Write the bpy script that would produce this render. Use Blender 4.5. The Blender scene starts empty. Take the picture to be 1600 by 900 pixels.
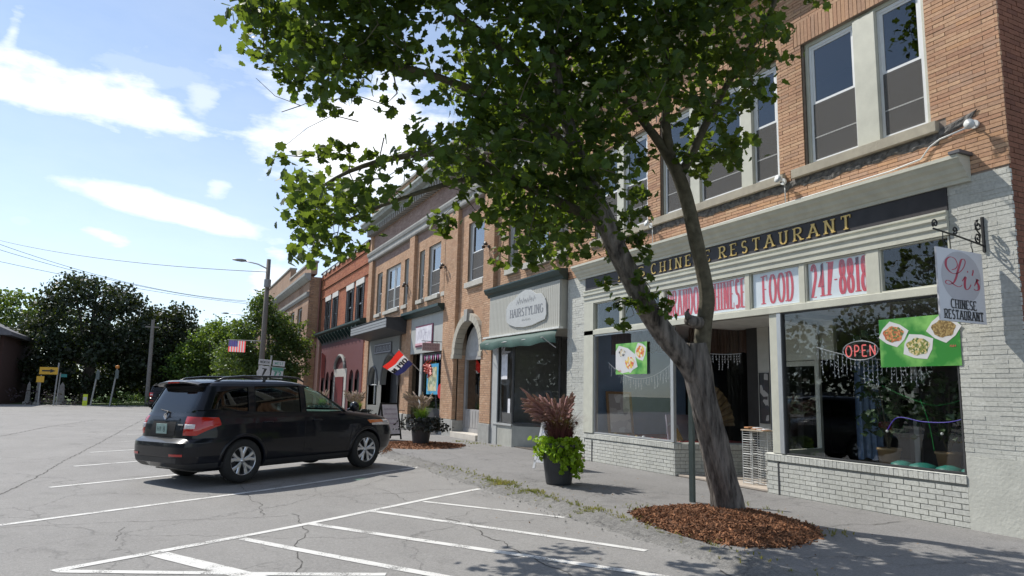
import bpy, bmesh, math, random
from mathutils import Vector, Matrix, noise
from math import sin, cos, pi, radians, sqrt, atan2, hypot
random.seed(7)
S = bpy.context.scene
COL = S.collection
# ------------------------------------------------------------------ camera
CAMZ = 1.6
ROT = Matrix(((0.899635, -0.085503, -0.428189), (-0.43601, -0.123185, -0.891471), (0.023477, 0.988693, -0.148102)))
cam_data = bpy.data.cameras.new('camera'); cam = bpy.data.objects.new('camera', cam_data); COL.objects.link(cam)
cam.matrix_world = Matrix.Translation((0, 0, CAMZ)) @ ROT.to_4x4()
cam_data.sensor_width = 36; cam_data.lens = 36 * 1100 / 1600
cam_data.clip_start = .05; cam_data.clip_end = 3000
S.camera = cam
# ------------------------------------------------------------------ light
S.view_settings.view_transform = 'Standard'; S.view_settings.look = 'None'
S.view_settings.exposure = 0.3; S.view_settings.gamma = 1
SUN = Vector((.335, -.56, -.755)).normalized()          # direction the sunlight travels
sd = bpy.data.lights.new('sun', 'SUN'); sd.energy = 4.4; sd.angle = radians(.53); sd.color = (1, .955, .88)
so = bpy.data.objects.new('sun', sd); COL.objects.link(so); so.location = (-30, 50, 60)
so.rotation_euler = SUN.to_track_quat('-Z', 'Y').to_euler()
W = bpy.data.worlds.new('World'); S.world = W; W.use_nodes = True

def NT(nt):
    nt.nodes.clear()
    def n(t, inp=None, **kw):
        nd = nt.nodes.new('ShaderNode' + t)
        for k, v in kw.items(): setattr(nd, k, v)
        for k, v in (inp or {}).items():
            if isinstance(v, bpy.types.NodeSocket): nt.links.new(v, nd.inputs[k])
            else: nd.inputs[k].default_value = v
        return nd
    def m(op, a, b=None, c=None, clamp=False):
        nd = nt.nodes.new('ShaderNodeMath'); nd.operation = op; nd.use_clamp = clamp
        for i, v in enumerate((a, b, c)):
            if v is None: continue
            if isinstance(v, bpy.types.NodeSocket): nt.links.new(v, nd.inputs[i])
            else: nd.inputs[i].default_value = v
        return nd.outputs[0]
    return n, m

def mixc(n, fac, a, b, bt='MIX'):
    nd = n('Mix', data_type='RGBA', blend_type=bt)
    for k, v in ((0, fac), (6, a), (7, b)):
        if isinstance(v, bpy.types.NodeSocket): nd.id_data.links.new(v, nd.inputs[k])
        else: nd.inputs[k].default_value = v
    return nd.outputs[2]

def make_world():
    nt = W.node_tree; n, m = NT(nt)
    tc = n('TexCoord')
    sky = n('TexSky', sky_type='NISHITA', sun_disc=False, sun_elevation=radians(49), sun_rotation=radians(-31),
            altitude=150, air_density=1.0, dust_density=.25, ozone_density=1.4)
    sp = n('SeparateXYZ', {0: tc.outputs['Generated']})
    az = m('ARCTAN2', sp.outputs[0], sp.outputs[1]); el = m('ARCSINE', sp.outputs[2])
    pos = n('CombineXYZ', {0: az, 1: el})
    # plane-projected noise for the free cloud field
    zz = m('MAXIMUM', sp.outputs[2], .06)
    pl = n('CombineXYZ', {0: m('DIVIDE', sp.outputs[0], zz), 1: m('DIVIDE', sp.outputs[1], zz)})
    st = n('Mapping', {'Vector': pl.outputs[0], 'Rotation': (0, 0, radians(35)), 'Scale': (.55, 1.5, 1)})
    nz = n('TexNoise', {'Vector': st.outputs[0], 'Scale': 1.25, 'Detail': 9, 'Roughness': .6, 'Distortion': .3})
    wisp = n('MapRange', {'Value': nz.outputs[0], 'From Min': .47, 'From Max': .74}).outputs[0]
    fine = n('TexNoise', {'Vector': n('Mapping', {'Vector': pos.outputs[0], 'Scale': (5, 14, 1), 'Rotation': (0, 0, radians(14))}).outputs[0], 'Scale': 1.6, 'Detail': 8, 'Roughness': .62}).outputs[0]
    wob = n('TexNoise', {'Vector': pos.outputs[0], 'Scale': 9, 'Detail': 5}).outputs[0]
    total = m('MULTIPLY', wisp, .5)
    # named clouds: azimuth, elevation, rotation, radii, strength, softness
    for (a, e, r, ra, rb, k, s) in CLOUDS:
        mp = n('Mapping', {'Vector': pos.outputs[0], 'Location': (a, e, 0), 'Rotation': (0, 0, r), 'Scale': (ra, rb, 1)}, vector_type='TEXTURE')
        ln = n('VectorMath', {0: mp.outputs[0]}, operation='LENGTH').outputs['Value']
        ln = m('ADD', ln, m('MULTIPLY', m('SUBTRACT', fine, .5), s*2.3)); ln = m('ADD', ln, m('MULTIPLY', m('SUBTRACT', wob, .5), s * 1.9))
        v = n('MapRange', {'Value': ln, 'From Min': 1.2, 'From Max': .2}, interpolation_type='SMOOTHSTEP').outputs[0]
        total = m('MAXIMUM', total, m('MULTIPLY', v, k))
    haze = n('MapRange', {'Value': sp.outputs[2], 'From Min': .0, 'From Max': .4, 'To Min': .45, 'To Max': .14}).outputs[0]
    veil = m('ADD', haze, m('MULTIPLY', fine, .12))
    low = n('MapRange', {'Value': sp.outputs[2], 'From Min': -.02, 'From Max': .03}).outputs[0]
    total = m('MULTIPLY', m('MAXIMUM', total, veil), low, clamp=True)
    c = mixc(n, total, mixc(n, 1, sky.outputs[0], (.80, .98, 1.12, 1), 'MULTIPLY'), (10.5, 10.7, 11.0, 1))
    bg = n('Background', {'Color': c, 'Strength': .105})
    n('OutputWorld', {'Surface': bg.outputs[0]})

def dirof(px, py):
    d = ROT @ Vector((px - 800, 450 - py, -1100)); d.normalize()
    return atan2(d.x, d.y), math.asin(d.z)
def cl(p, q, w, k, s):                      # a cloud from p to q (sky directions), half-thickness w radians
    a, b = dirof(*p), dirof(*q)
    return ((a[0]+b[0])/2, (a[1]+b[1])/2, atan2(b[1]-a[1], b[0]-a[0]), hypot(a[0]-b[0], a[1]-b[1])/2 * 1.12, w, k, s)
CLOUDS = [cl((45, 268), (450, 372), .022, 1.0, .45), cl((-160, 60), (330, 205), .044, .95, .8), cl((400, 170), (620, 280), .10, 1.0, .7),
          cl((310, 300), (365, 292), .02, .6, 1.0), cl((120, 358), (225, 388), .014, .7, 1.1), cl((430, 260), (700, 200), .10, .95, .9),
          cl((285, 140), (345, 180), .035, .5, 1.2), cl((0, 340), (60, 350), .012, .4, 1.), cl((380, 430), (480, 470), .045, .7, 1.1), cl((0, 40), (40, 60), .03, .6, 1.2), cl((100,90),(420,120),.045,.3,1.6)]
make_world()
S.cycles.max_bounces = 8; S.cycles.transparent_max_bounces = 24
S.render.resolution_x = 1024; S.render.resolution_y = 576

# ------------------------------------------------------------------ materials
MATS = {}
def rgb(c): return (c[0], c[1], c[2], 1)
def mat(name, c, rough=.6, var=.15, scale=6, bump=0, bscale=60, metal=0, spec=.5, coat=0, c2=None, island=0, trans=0, stretch=(1, 1, 1), dirt=0, emis=0):
    if name in MATS: return MATS[name]
    M = bpy.data.materials.new(name); M.use_nodes = True; n, m = NT(M.node_tree)
    tc = n('TexCoord'); mp = n('Mapping', {'Vector': tc.outputs['Object'], 'Scale': stretch})
    nz = n('TexNoise', {'Vector': mp.outputs[0], 'Scale': scale, 'Detail': 6, 'Roughness': .6})
    f = n('MapRange', {'Value': nz.outputs[0], 'From Min': .3, 'From Max': .7}).outputs[0]
    a = tuple(min(1, x * (1 - var)) for x in c[:3]) + (1,); b = rgb(c2) if c2 else tuple(min(1, x * (1 + var)) for x in c[:3]) + (1,)
    col = mixc(n, f, a, b)
    if island:
        g = n('NewGeometry'); oi = n('ObjectInfo')
        r = m('FRACT', m('ADD', g.outputs['Random Per Island'], oi.outputs['Random']))
        v = n('MapRange', {'Value': r, 'To Min': 1 - island, 'To Max': 1 + island}).outputs[0]
        col = mixc(n, 1, col, n('CombineColor', {0: v, 1: v, 2: v}).outputs[0], 'MULTIPLY')
    if dirt:
        d = n('TexNoise', {'Vector': n('Mapping', {'Vector': tc.outputs['Object'], 'Scale': (1, 1, .25)}).outputs[0], 'Scale': 2.2, 'Detail': 8, 'Roughness': .7})
        dv = n('MapRange', {'Value': d.outputs[0], 'From Min': .4, 'From Max': .75, 'To Min': 1, 'To Max': 1 - dirt}).outputs[0]
        col = mixc(n, 1, col, n('CombineColor', {0: dv, 1: dv, 2: m('MULTIPLY', dv, .97)}).outputs[0], 'MULTIPLY')
    p = n('BsdfPrincipled', {'Base Color': col, 'Roughness': rough, 'Metallic': metal, 'Specular IOR Level': spec, 'Coat Weight': coat, 'Coat Roughness': .03})
    if emis: p.inputs['Emission Color'].default_value = rgb(c); p.inputs['Emission Strength'].default_value = emis
    if bump:
        bz = n('TexNoise', {'Vector': mp.outputs[0], 'Scale': bscale, 'Detail': 5})
        M.node_tree.links.new(n('Bump', {'Height': bz.outputs[0], 'Strength': bump, 'Distance': .01}).outputs[0], p.inputs['Normal'])
    out = p.outputs[0]
    if trans:
        tb = n('BsdfTranslucent', {'Color': mixc(n, .5, col, (.45, .62, .05, 1))})
        out = n('MixShader', {0: trans, 1: p.outputs[0], 2: tb.outputs[0]}).outputs[0]
    n('OutputMaterial', {'Surface': out}); MATS[name] = M; return M

def ramp_brick(name, cols, island_scale=1, paint=None, rough=.85, bump=.5):
    if name in MATS: return MATS[name]
    M = bpy.data.materials.new(name); M.use_nodes = True; n, m = NT(M.node_tree)
    g = n('NewGeometry'); oi = n('ObjectInfo'); tc = n('TexCoord')
    r = m('FRACT', m('ADD', g.outputs['Random Per Island'], oi.outputs['Random']))
    cr = n('ValToRGB', {0: r}); e = cr.color_ramp.elements
    while len(e) < len(cols): e.new(.5)
    for i, c in enumerate(cols): e[i].position = i / (len(cols) - 1); e[i].color = rgb(c)
    nz = n('TexNoise', {'Vector': g.outputs['Position'], 'Scale': 30, 'Detail': 5})
    col = mixc(n, .35, cr.outputs[0], n('ValToRGB', {0: nz.outputs[0]}).outputs[0], 'OVERLAY')
    big = n('TexNoise', {'Vector': n('Mapping', {'Vector': g.outputs['Position'], 'Scale': (1, .8, .4)}).outputs[0], 'Scale': 1.1, 'Detail': 6, 'Roughness': .65})
    v = n('MapRange', {'Value': big.outputs[0], 'From Min': .3, 'From Max': .7, 'To Min': .8, 'To Max': 1.12}).outputs[0]
    col = mixc(n, 1, col, n('CombineColor', {0: v, 1: v, 2: v}).outputs[0], 'MULTIPLY')
    p = n('BsdfPrincipled', {'Base Color': col, 'Roughness': rough, 'Specular IOR Level': .3})
    bz = n('TexNoise', {'Vector': g.outputs['Position'], 'Scale': 110, 'Detail': 4})
    M.node_tree.links.new(n('Bump', {'Height': bz.outputs[0], 'Strength': bump, 'Distance': .006}).outputs[0], p.inputs['Normal'])
    n('OutputMaterial', {'Surface': p.outputs[0]}); MATS[name] = M; return M

def glass(name, tint=(.8, .85, .85), ior=1.6, rough=0.0, dens=0):
    if name in MATS: return MATS[name]
    M = bpy.data.materials.new(name); M.use_nodes = True; n, m = NT(M.node_tree)
    g = n('NewGeometry'); fr = n('Fresnel', {'IOR': m('ADD', ior, m('MULTIPLY', g.outputs['Backfacing'], 1/ior - ior))})
    nz = n('TexNoise', {'Vector': g.outputs['Position'], 'Scale': 1.3, 'Detail': 1})
    bp = n('Bump', {'Height': nz.outputs[0], 'Strength': .05, 'Distance': .008})
    tr = n('BsdfTransparent', {'Color': rgb(tint)}); gl = n('BsdfGlossy', {'Color': (.95, .97, 1, 1), 'Roughness': rough, 'Normal': bp.outputs[0]})
    s = n('MixShader', {0: m('ADD', fr.outputs[0], dens, clamp=True), 1: tr.outputs[0], 2: gl.outputs[0]})
    n('OutputMaterial', {'Surface': s.outputs[0]}); MATS[name] = M; return M

def asphalt(name, base, cracks=1.0, fleck=.5, patch=.12):
    M = bpy.data.materials.new(name); M.use_nodes = True; n, m = NT(M.node_tree)
    g = n('NewGeometry'); P = g.outputs['Position']
    big = n('TexNoise', {'Vector': P, 'Scale': .35, 'Detail': 7, 'Roughness': .65}).outputs[0]
    mid = n('TexNoise', {'Vector': n('Mapping', {'Vector': P, 'Scale': (1.6, .45, 1), 'Rotation': (0, 0, .12)}).outputs[0], 'Scale': 1.2, 'Detail': 6, 'Roughness': .7}).outputs[0]
    fi = n('TexNoise', {'Vector': P, 'Scale': 95, 'Detail': 3, 'Roughness': .7}).outputs[0]
    vo = n('TexVoronoi', {'Vector': P, 'Scale': 70}).outputs['Color']
    vs = n('SeparateColor', {0: vo}).outputs[0]
    v = m('ADD', 1, m('MULTIPLY', m('SUBTRACT', big, .5), patch * 5))
    v = m('ADD', v, m('MULTIPLY', m('SUBTRACT', mid, .5), patch * 3))
    v = m('ADD', v, m('MULTIPLY', m('SUBTRACT', fi, .5), fleck * 1.6))
    v = m('ADD', v, m('MULTIPLY', m('SUBTRACT', vs, .5), fleck * .55))
    wob = n('TexNoise', {'Vector': P, 'Scale': 2.5, 'Detail': 7, 'Roughness': .65}).outputs['Color']
    wp = n('VectorMath', {0: P, 1: n('VectorMath', {0: wob, 'Scale': .55}, operation='SCALE').outputs[0]}, operation='ADD').outputs[0]
    ck = None
    for sc, wd, lo in ((.33, .010, .0), (.95, .014, .52)):
        e = n('TexVoronoi', {'Vector': wp, 'Scale': sc}, feature='DISTANCE_TO_EDGE').outputs['Distance']
        c1 = n('MapRange', {'Value': e, 'From Min': wd * sc * 1.1, 'From Max': 0}).outputs[0]
        if lo:
            mk = n('TexNoise', {'Vector': P, 'Scale': .22, 'Detail': 2}).outputs[0]
            c1 = m('MULTIPLY', c1, n('MapRange', {'Value': mk, 'From Min': lo, 'From Max': lo + .08}).outputs[0])
        ck = c1 if ck is None else m('MAXIMUM', ck, c1)
    v = m('MULTIPLY', v, m('SUBTRACT', 1, m('MULTIPLY', ck, .5 * cracks)))
    st = n('TexNoise', {'Vector': P, 'Scale': 1.1, 'Detail': 3}).outputs[0]
    v = m('MULTIPLY', v, n('MapRange', {'Value': st, 'From Min': .62, 'From Max': .75, 'To Min': 1, 'To Max': .76}).outputs[0])
    col = mixc(n, 1, rgb(base), n('CombineColor', {0: v, 1: v, 2: v}).outputs[0], 'MULTIPLY')
    p = n('BsdfPrincipled', {'Base Color': col, 'Roughness': .82, 'Specular IOR Level': .35})
    h = m('SUBTRACT', m('ADD', fi, m('MULTIPLY', vs, .5)), m('MULTIPLY', ck, 2))
    M.node_tree.links.new(n('Bump', {'Height': h, 'Strength': .55, 'Distance': .008}).outputs[0], p.inputs['Normal'])
    n('OutputMaterial', {'Surface': p.outputs[0]}); MATS[name] = M; return M

# ------------------------------------------------------------------ mesh builder
class MB:
    def __init__(s): s.v = []; s.f = []
    def add(s, vs, fs):
        o = len(s.v); s.v += [tuple(v) for v in vs]; s.f += [tuple(i + o for i in f) for f in fs]; return s
    def box(s, x0, x1, y0, y1, z0, z1):
        if x0 > x1: x0, x1 = x1, x0
        if y0 > y1: y0, y1 = y1, y0
        if z0 > z1: z0, z1 = z1, z0
        return s.add([(x0,y0,z0),(x1,y0,z0),(x1,y1,z0),(x0,y1,z0),(x0,y0,z1),(x1,y0,z1),(x1,y1,z1),(x0,y1,z1)],
              [(0,3,2,1),(4,5,6,7),(0,1,5,4),(1,2,6,5),(2,3,7,6),(3,0,4,7)])
    def prism(s, poly, fn, d0, d1):        # poly in (u,v); fn(u,v,d) -> point
        k = len(poly); vs = [fn(u, v, d0) for u, v in poly] + [fn(u, v, d1) for u, v in poly]
        return s.add(vs, [tuple(range(k)), tuple(range(2*k-1, k-1, -1))] + [(i, i+k, (i+1) % k + k, (i+1) % k) for i in range(k)])
    def tube(s, pts, rad, seg=6, cap=True):
        pts = [Vector(p) for p in pts]; k = len(pts)
        if not hasattr(rad, '__len__'): rad = [rad] * k
        o = len(s.v); up = Vector((.13, .21, .97))
        for i, p in enumerate(pts):
            t = (pts[min(i+1, k-1)] - pts[max(i-1, 0)])
            if t.length < 1e-9: t = Vector((0, 0, 1))
            t.normalize()
            a = t.cross(up if abs(t.dot(up)) < .95 else Vector((1, 0, 0))).normalized(); b = t.cross(a)
            for j in range(seg):
                q = p + (a * cos(2*pi*j/seg) + b * sin(2*pi*j/seg)) * rad[i]; s.v.append(tuple(q))
        for i in range(k-1):
            for j in range(seg):
                s.f.append((o+i*seg+j, o+i*seg+(j+1) % seg, o+(i+1)*seg+(j+1) % seg, o+(i+1)*seg+j))
        if cap: s.f.append(tuple(o+j for j in range(seg))[::-1]); s.f.append(tuple(o+(k-1)*seg+j for j in range(seg)))
        return s
    def lathe(s, prof, c, seg=20, axis='z', cap=False):
        o = len(s.v); k = len(prof)
        for r, h in prof:
            for j in range(seg):
                a = 2*pi*j/seg; u, w = r*cos(a), r*sin(a)
                s.v.append((c[0]+u, c[1]+w, c[2]+h) if axis == 'z' else (c[0]+u, c[1]+h, c[2]+w) if axis == 'y' else (c[0]+h, c[1]+u, c[2]+w))
        for i in range(k-1):
            for j in range(seg): s.f.append((o+i*seg+j, o+i*seg+(j+1) % seg, o+(i+1)*seg+(j+1) % seg, o+(i+1)*seg+j))
        if cap: s.f.append(tuple(o+j for j in range(seg))); s.f.append(tuple(o+(k-1)*seg+j for j in range(seg)))
        return s
    def ring(s, y0, y1, z0, z1, x0, x1, w, wb=None):        # a rectangular frame in the YZ plane
        wb = w if wb is None else wb
        s.box(x0, x1, y0, y1, z0, z0+wb); s.box(x0, x1, y0, y1, z1-w, z1); s.box(x0, x1, y0, y0+w, z0+wb, z1-w); s.box(x0, x1, y1-w, y1, z0+wb, z1-w); return s
    def mesh(s, name, off=(0, 0, 0)):
        me = bpy.data.meshes.new(name)
        me.from_pydata([(v[0]-off[0], v[1]-off[1], v[2]-off[2]) for v in s.v], [], s.f); me.update(); return me
    def build(s, name, m, parent=None, smooth=False, world=True, kind=None, label=None, bevel=0, fix=False):
        off = (0, 0, 0)
        if parent is not None and world:
            r = parent
            while r.parent: r = r.parent
            off = r.location
        me = s.mesh(name, off)
        if fix:
            bm = bmesh.new(); bm.from_mesh(me); bmesh.ops.recalc_face_normals(bm, faces=bm.faces); bm.to_mesh(me); bm.free()
        if m: me.materials.append(m)
        if smooth:
            for p in me.polygons: p.use_smooth = True
        o = bpy.data.objects.new(name, me); COL.objects.link(o)
        if parent is not None: o.parent = parent
        if kind: o['kind'] = kind
        if label: o['label'] = label
        if bevel:
            b = o.modifiers.new('bevel', 'BEVEL'); b.width = bevel; b.segments = 2; b.limit_method = 'ANGLE'
        return o
def tag(o, label, cat, group=None, kind=None):
    o['label'] = label; o['category'] = cat
    if group: o['group'] = group
    if kind: o['kind'] = kind
    return o
def thing(name, label, cat, loc=(0, 0, 0), rz=0, group=None):
    o = bpy.data.objects.new(name, None); COL.objects.link(o); o.location = loc; o.rotation_euler = (0, 0, rz); o.empty_display_size = .2
    return tag(o, label, cat, group)
def struct(mb, name, m, **k):
    o = mb.build(name, m, **k); o['kind'] = 'structure'; return o
def copy_tree(o, parent=None):
    c = o.copy(); COL.objects.link(c)
    if parent is not None: c.parent = parent
    for ch in list(o.children): copy_tree(ch, c)
    return c
def at(px, py, dep):
    d = ROT @ Vector(((px - 800) / 1100, (450 - py) / 1100, -1)); return Vector((0, 0, CAMZ)) + d * dep

# ------------------------------------------------------------------ lettering: strokes in a unit box
def arc(cx, cy, rx, ry, a0, a1, n=10): return [(cx + rx*cos(radians(a0+(a1-a0)*i/n)), cy + ry*sin(radians(a0+(a1-a0)*i/n))) for i in range(n+1)]
GL = {
 'A': (1, [[(0.02,0),(.5,1)], [(.5,1),(.98,0)], [(.22,.36),(.78,.36)]]),
 'B': (.85, [[(.14,0),(.14,1)], [(.14,1)]+arc(.5,.76,.4,.24,90,-90)+[(.14,.52)], [(.14,.52)]+arc(.5,.26,.46,.26,90,-90)+[(.14,0)]]),
 'C': (.92, [arc(.55,.5,.47,.5,48,312,16)]),
 'D': (.95, [[(.14,0),(.14,1)], [(.14,1)]+arc(.42,.5,.5,.5,90,-90,14)+[(.14,0)]]),
 'E': (.8, [[(.14,0),(.14,1)], [(.14,1),(.92,1)], [(.14,.52),(.74,.52)], [(.14,0),(.95,0)]]),
 'F': (.78, [[(.14,0),(.14,1)], [(.14,1),(.95,1)], [(.14,.52),(.72,.52)]]),
 'G': (.95, [arc(.55,.5,.47,.5,48,345,16)+[(.98,.45),(.62,.45)]]),
 'H': (.95, [[(.12,0),(.12,1)], [(.88,0),(.88,1)], [(.12,.5),(.88,.5)]]),
 'I': (.34, [[(.5,0),(.5,1)]]),
 'K': (.9, [[(.12,0),(.12,1)], [(.12,.42),(.9,1)], [(.35,.58),(.95,0)]]),
 'L': (.75, [[(.14,0),(.14,1)], [(.14,0),(.95,0)]]),
 'M': (1.1, [[(.1,0),(.1,1)], [(.1,1),(.5,.2)], [(.5,.2),(.9,1)], [(.9,1),(.9,0)]]),
 'N': (.95, [[(.12,0),(.12,1)], [(.12,1),(.88,0)], [(.88,0),(.88,1)]]),
 'O': (.98, [arc(.5,.5,.46,.5,90,450,22)]),
 'P': (.8, [[(.14,0),(.14,1)], [(.14,1)]+arc(.5,.73,.42,.27,90,-90)+[(.14,.46)]]),
 'R': (.92, [[(.14,0),(.14,1)], [(.14,1)]+arc(.5,.75,.38,.25,90,-90)+[(.14,.5)], [(.45,.5),(.95,0)]]),
 'S': (.75, [arc(.5,.74,.36,.26,35,270,12)+arc(.5,.25,.4,.25,90,-145,12)]),
 'T': (.88, [[(.5,0),(.5,1)], [(.04,1),(.96,1)]]),
 'U': (.92, [[(.14,1),(.14,.3)]+arc(.5,.3,.36,.3,180,360,12)+[(.86,.3),(.86,1)]]),
 'V': (.95, [[(.04,1),(.5,0)], [(.5,0),(.96,1)]]),
 'W': (1.2, [[(.03,1),(.28,0)], [(.28,0),(.5,.85)], [(.5,.85),(.72,0)], [(.72,0),(.97,1)]]),
 'Y': (.9, [[(.04,1),(.5,.48)], [(.96,1),(.5,.48)], [(.5,.48),(.5,0)]]),
 "'": (.25, [[(.5,1),(.4,.72)]]), '-': (.5, [[(.05,.45),(.95,.45)]]), ' ': (.5, []),
 '1': (.5, [[(.15,.8),(.55,1),(.55,0)]]), '2': (.8, [arc(.48,.72,.38,.28,160,-35,10)+[(.08,0),(.92,0)]]),
 '3': (.8, [arc(.45,.75,.36,.25,150,-90,10), arc(.45,.26,.4,.26,90,-150,10)]),
 '4': (.85, [[(.68,0),(.68,1),(.06,.3),(.95,.3)]]), '7': (.78, [[(.06,1),(.92,1),(.35,0)]]),
 '8': (.8, [arc(.5,.75,.33,.25,-90,270,16), arc(.5,.26,.42,.26,90,450,16)]),
}
def stroke(mb, pts, f, wid, d, dz=.0, thick=0):
    k = len(pts)
    if k < 2: return
    closed = hypot(pts[0][0]-pts[-1][0], pts[0][1]-pts[-1][1]) < 1e-6
    L, R = [], []
    for i, (x, y) in enumerate(pts):
        a = pts[i-1] if i else (pts[-2] if closed else pts[0]); b = pts[i+1] if i < k-1 else (pts[1] if closed else pts[-1])
        if i == 0 and not closed: a = pts[0]
        tx, ty = b[0]-a[0], b[1]-a[1]; l = hypot(tx, ty) or 1; tx /= l; ty /= l
        w = wid(tx, ty) / 2
        if 0 < i < k-1:                      # mitre
            ux, uy = pts[i][0]-pts[i-1][0], pts[i][1]-pts[i-1][1]; ul = hypot(ux, uy) or 1
            cs = max(.5, abs((ux*tx+uy*ty)/ul)); w /= cs
        L.append((x - ty*w, y + tx*w)); R.append((x + ty*w, y - tx*w))
    o = len(mb.v)
    for (p, q) in zip(L, R): mb.v += [tuple(f(p[0], p[1], d)), tuple(f(q[0], q[1], d))]
    for i in range(k-1): mb.f.append((o+2*i, o+2*i+1, o+2*i+3, o+2*i+2))
    if thick:
        o2 = len(mb.v)
        for (p, q) in zip(L, R): mb.v += [tuple(f(p[0], p[1], d-thick)), tuple(f(q[0], q[1], d-thick))]
        for i in range(k-1):
            mb.f.append((o+2*i, o+2*i+2, o2+2*i+2, o2+2*i)); mb.f.append((o+2*i+1, o2+2*i+1, o2+2*i+3, o+2*i+3))
        mb.f.append((o, o2, o2+1, o+1)); mb.f.append((o+2*k-2, o+2*k-1, o2+2*k-1, o2+2*k-2))
def text(mb, s, f, H, width=None, thick_s=.16, thin_s=.07, serif=True, gap=.16, asp=.72, depth=0, d0=.002, per=None):
    """f(u, v, d): u right, v up, d out of the surface, metres. Returns used width. per: list collecting one MB per letter"""
    tot = sum(GL[c][0]*asp*H + gap*H for c in s) - gap*H
    sx = width / tot if width else 1
    u = 0; k = 0
    for c in s:
        w = GL[c][0]*asp*H*sx
        tgt = mb
        if per is not None and c != ' ': tgt = MB(); per.append(tgt)
        wd = lambda tx, ty: H * (thin_s + (thick_s-thin_s) * abs(ty))
        for st in GL[c][1]:
            pts = [(u + x*w, y*H) for x, y in st]; k += 1
            stroke(tgt, pts, f, wd, d0 + (k % 7)*.0004, thick=depth)
            if serif and c not in "-'":
                for e, o in ((pts[0], pts[1]), (pts[-1], pts[-2])):
                    if len(st) > 2 and c in 'OCGS83': continue
                    tx, ty = e[0]-o[0], e[1]-o[1]; l = hypot(tx, ty) or 1
                    k += 1
                    if abs(ty)/l > .6 and (abs(e[1]) < .02*H or abs(e[1]-H) < .02*H):
                        sg = 1 if e[1] < H/2 else -1; q = H*.11*min(1.2, sx)+H*thick_s*.35
                        stroke(tgt, [(e[0]-q, e[1]+sg*thin_s*H/2), (e[0]+q, e[1]+sg*thin_s*H/2)], f, lambda a, b: H*thin_s, d0 + (k % 7)*.0004, thick=depth)
                    elif abs(tx)/l > .9 and c in 'EFLTZ' and e[0] > u + w*.5 or (c == 'T' and abs(tx)/l > .9):
                        sg = -1 if e[1] > H/2 else 1
                        if abs(e[1]-H*.52) > .1*H: stroke(tgt, [(e[0], e[1]-sg*thin_s*H/2), (e[0], e[1]+sg*H*.2)], f, lambda a, b: H*thin_s*.9, d0 + (k % 7)*.0004, thick=depth)
        u += w + gap*H*sx
    return u
def fface(y0, z0, x):      # writing on a wall facing -X, starting at y0 (left end) and running towards -Y
    return lambda u, v, d: (x - d, y0 - u, z0 + v)
# ------------------------------------------------------------------ ground
XF = 8.76
def sst(a, b, x): t = max(0, min(1, (x-a)/(b-a))); return t*t*(3-2*t)
def gz(x, y=0): return .055 * sst(1.0, 4.7, x) + .045 * sst(4.7, 5.15, x) + .03 * sst(5.2, 8.7, x)
def pray(px, py): return ROT @ Vector((px-800, 450-py, -1100))
def gpt(px, py):
    d = pray(px, py); z = .05
    for _ in range(12):
        t = (z - CAMZ) / d.z; x, y = d.x*t, d.y*t; z = gz(x, y)
    return (x, y, z)
def pX(px, py, X): d = pray(px, py); t = X / d.x; return Vector((X, d.y*t, CAMZ + d.z*t))
def pY(px, py, Y): d = pray(px, py); t = Y / d.y; return Vector((d.x*t, Y, CAMZ + d.z*t))
def sheet(xs, ys, zf):
    mb = MB(); nx = len(xs)
    mb.v = [(x, y, zf(x, y)) for y in ys for x in xs]
    mb.f = [(j*nx+i, j*nx+i+1, (j+1)*nx+i+1, (j+1)*nx+i) for j in range(len(ys)-1) for i in range(nx-1)]
    return mb
def lin(a, b, n): return [a + (b-a)*i/n for i in range(n+1)]
asphalt('asphalt_road', (.235, .227, .216), .45, .5, .10)
asphalt('asphalt_walk', (.20, .194, .188), .4, .6, .10)
asphalt('asphalt_kerb', (.17, .165, .155), .5, 1.0, .2)
grass_m = mat('grass', (.06, .10, .02), .9, .4, 3, .6, 40)
struct(sheet([-900, -200, -60, 4.85, 16, 60, 200, 900], [-300, -30, 57, 120, 400, 1500], lambda x, y: -.06 if y < 56 else -.06 + .1*sst(60, 120, y)), 'ground', grass_m)
struct(sheet([-46, -30, -15, -6, 0] + lin(.8, 4.86, 16), lin(-28, 0, 6) + lin(1, 30, 29) + lin(31, 62, 10), lambda x, y: gz(x)), 'road_surface', MATS['asphalt_road'])
struct(sheet([4.9, 5.02, 5.1, 5.2, 5.5] + lin(6, 8.9, 8), lin(-28, 90, 60), lambda x, y: gz(x) - .004), 'sidewalk', MATS['asphalt_walk'])
struct(sheet([8.9, 20], [-28, 3, 110], lambda x, y: .125), 'alley_ground', MATS['asphalt_walk'])
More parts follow.
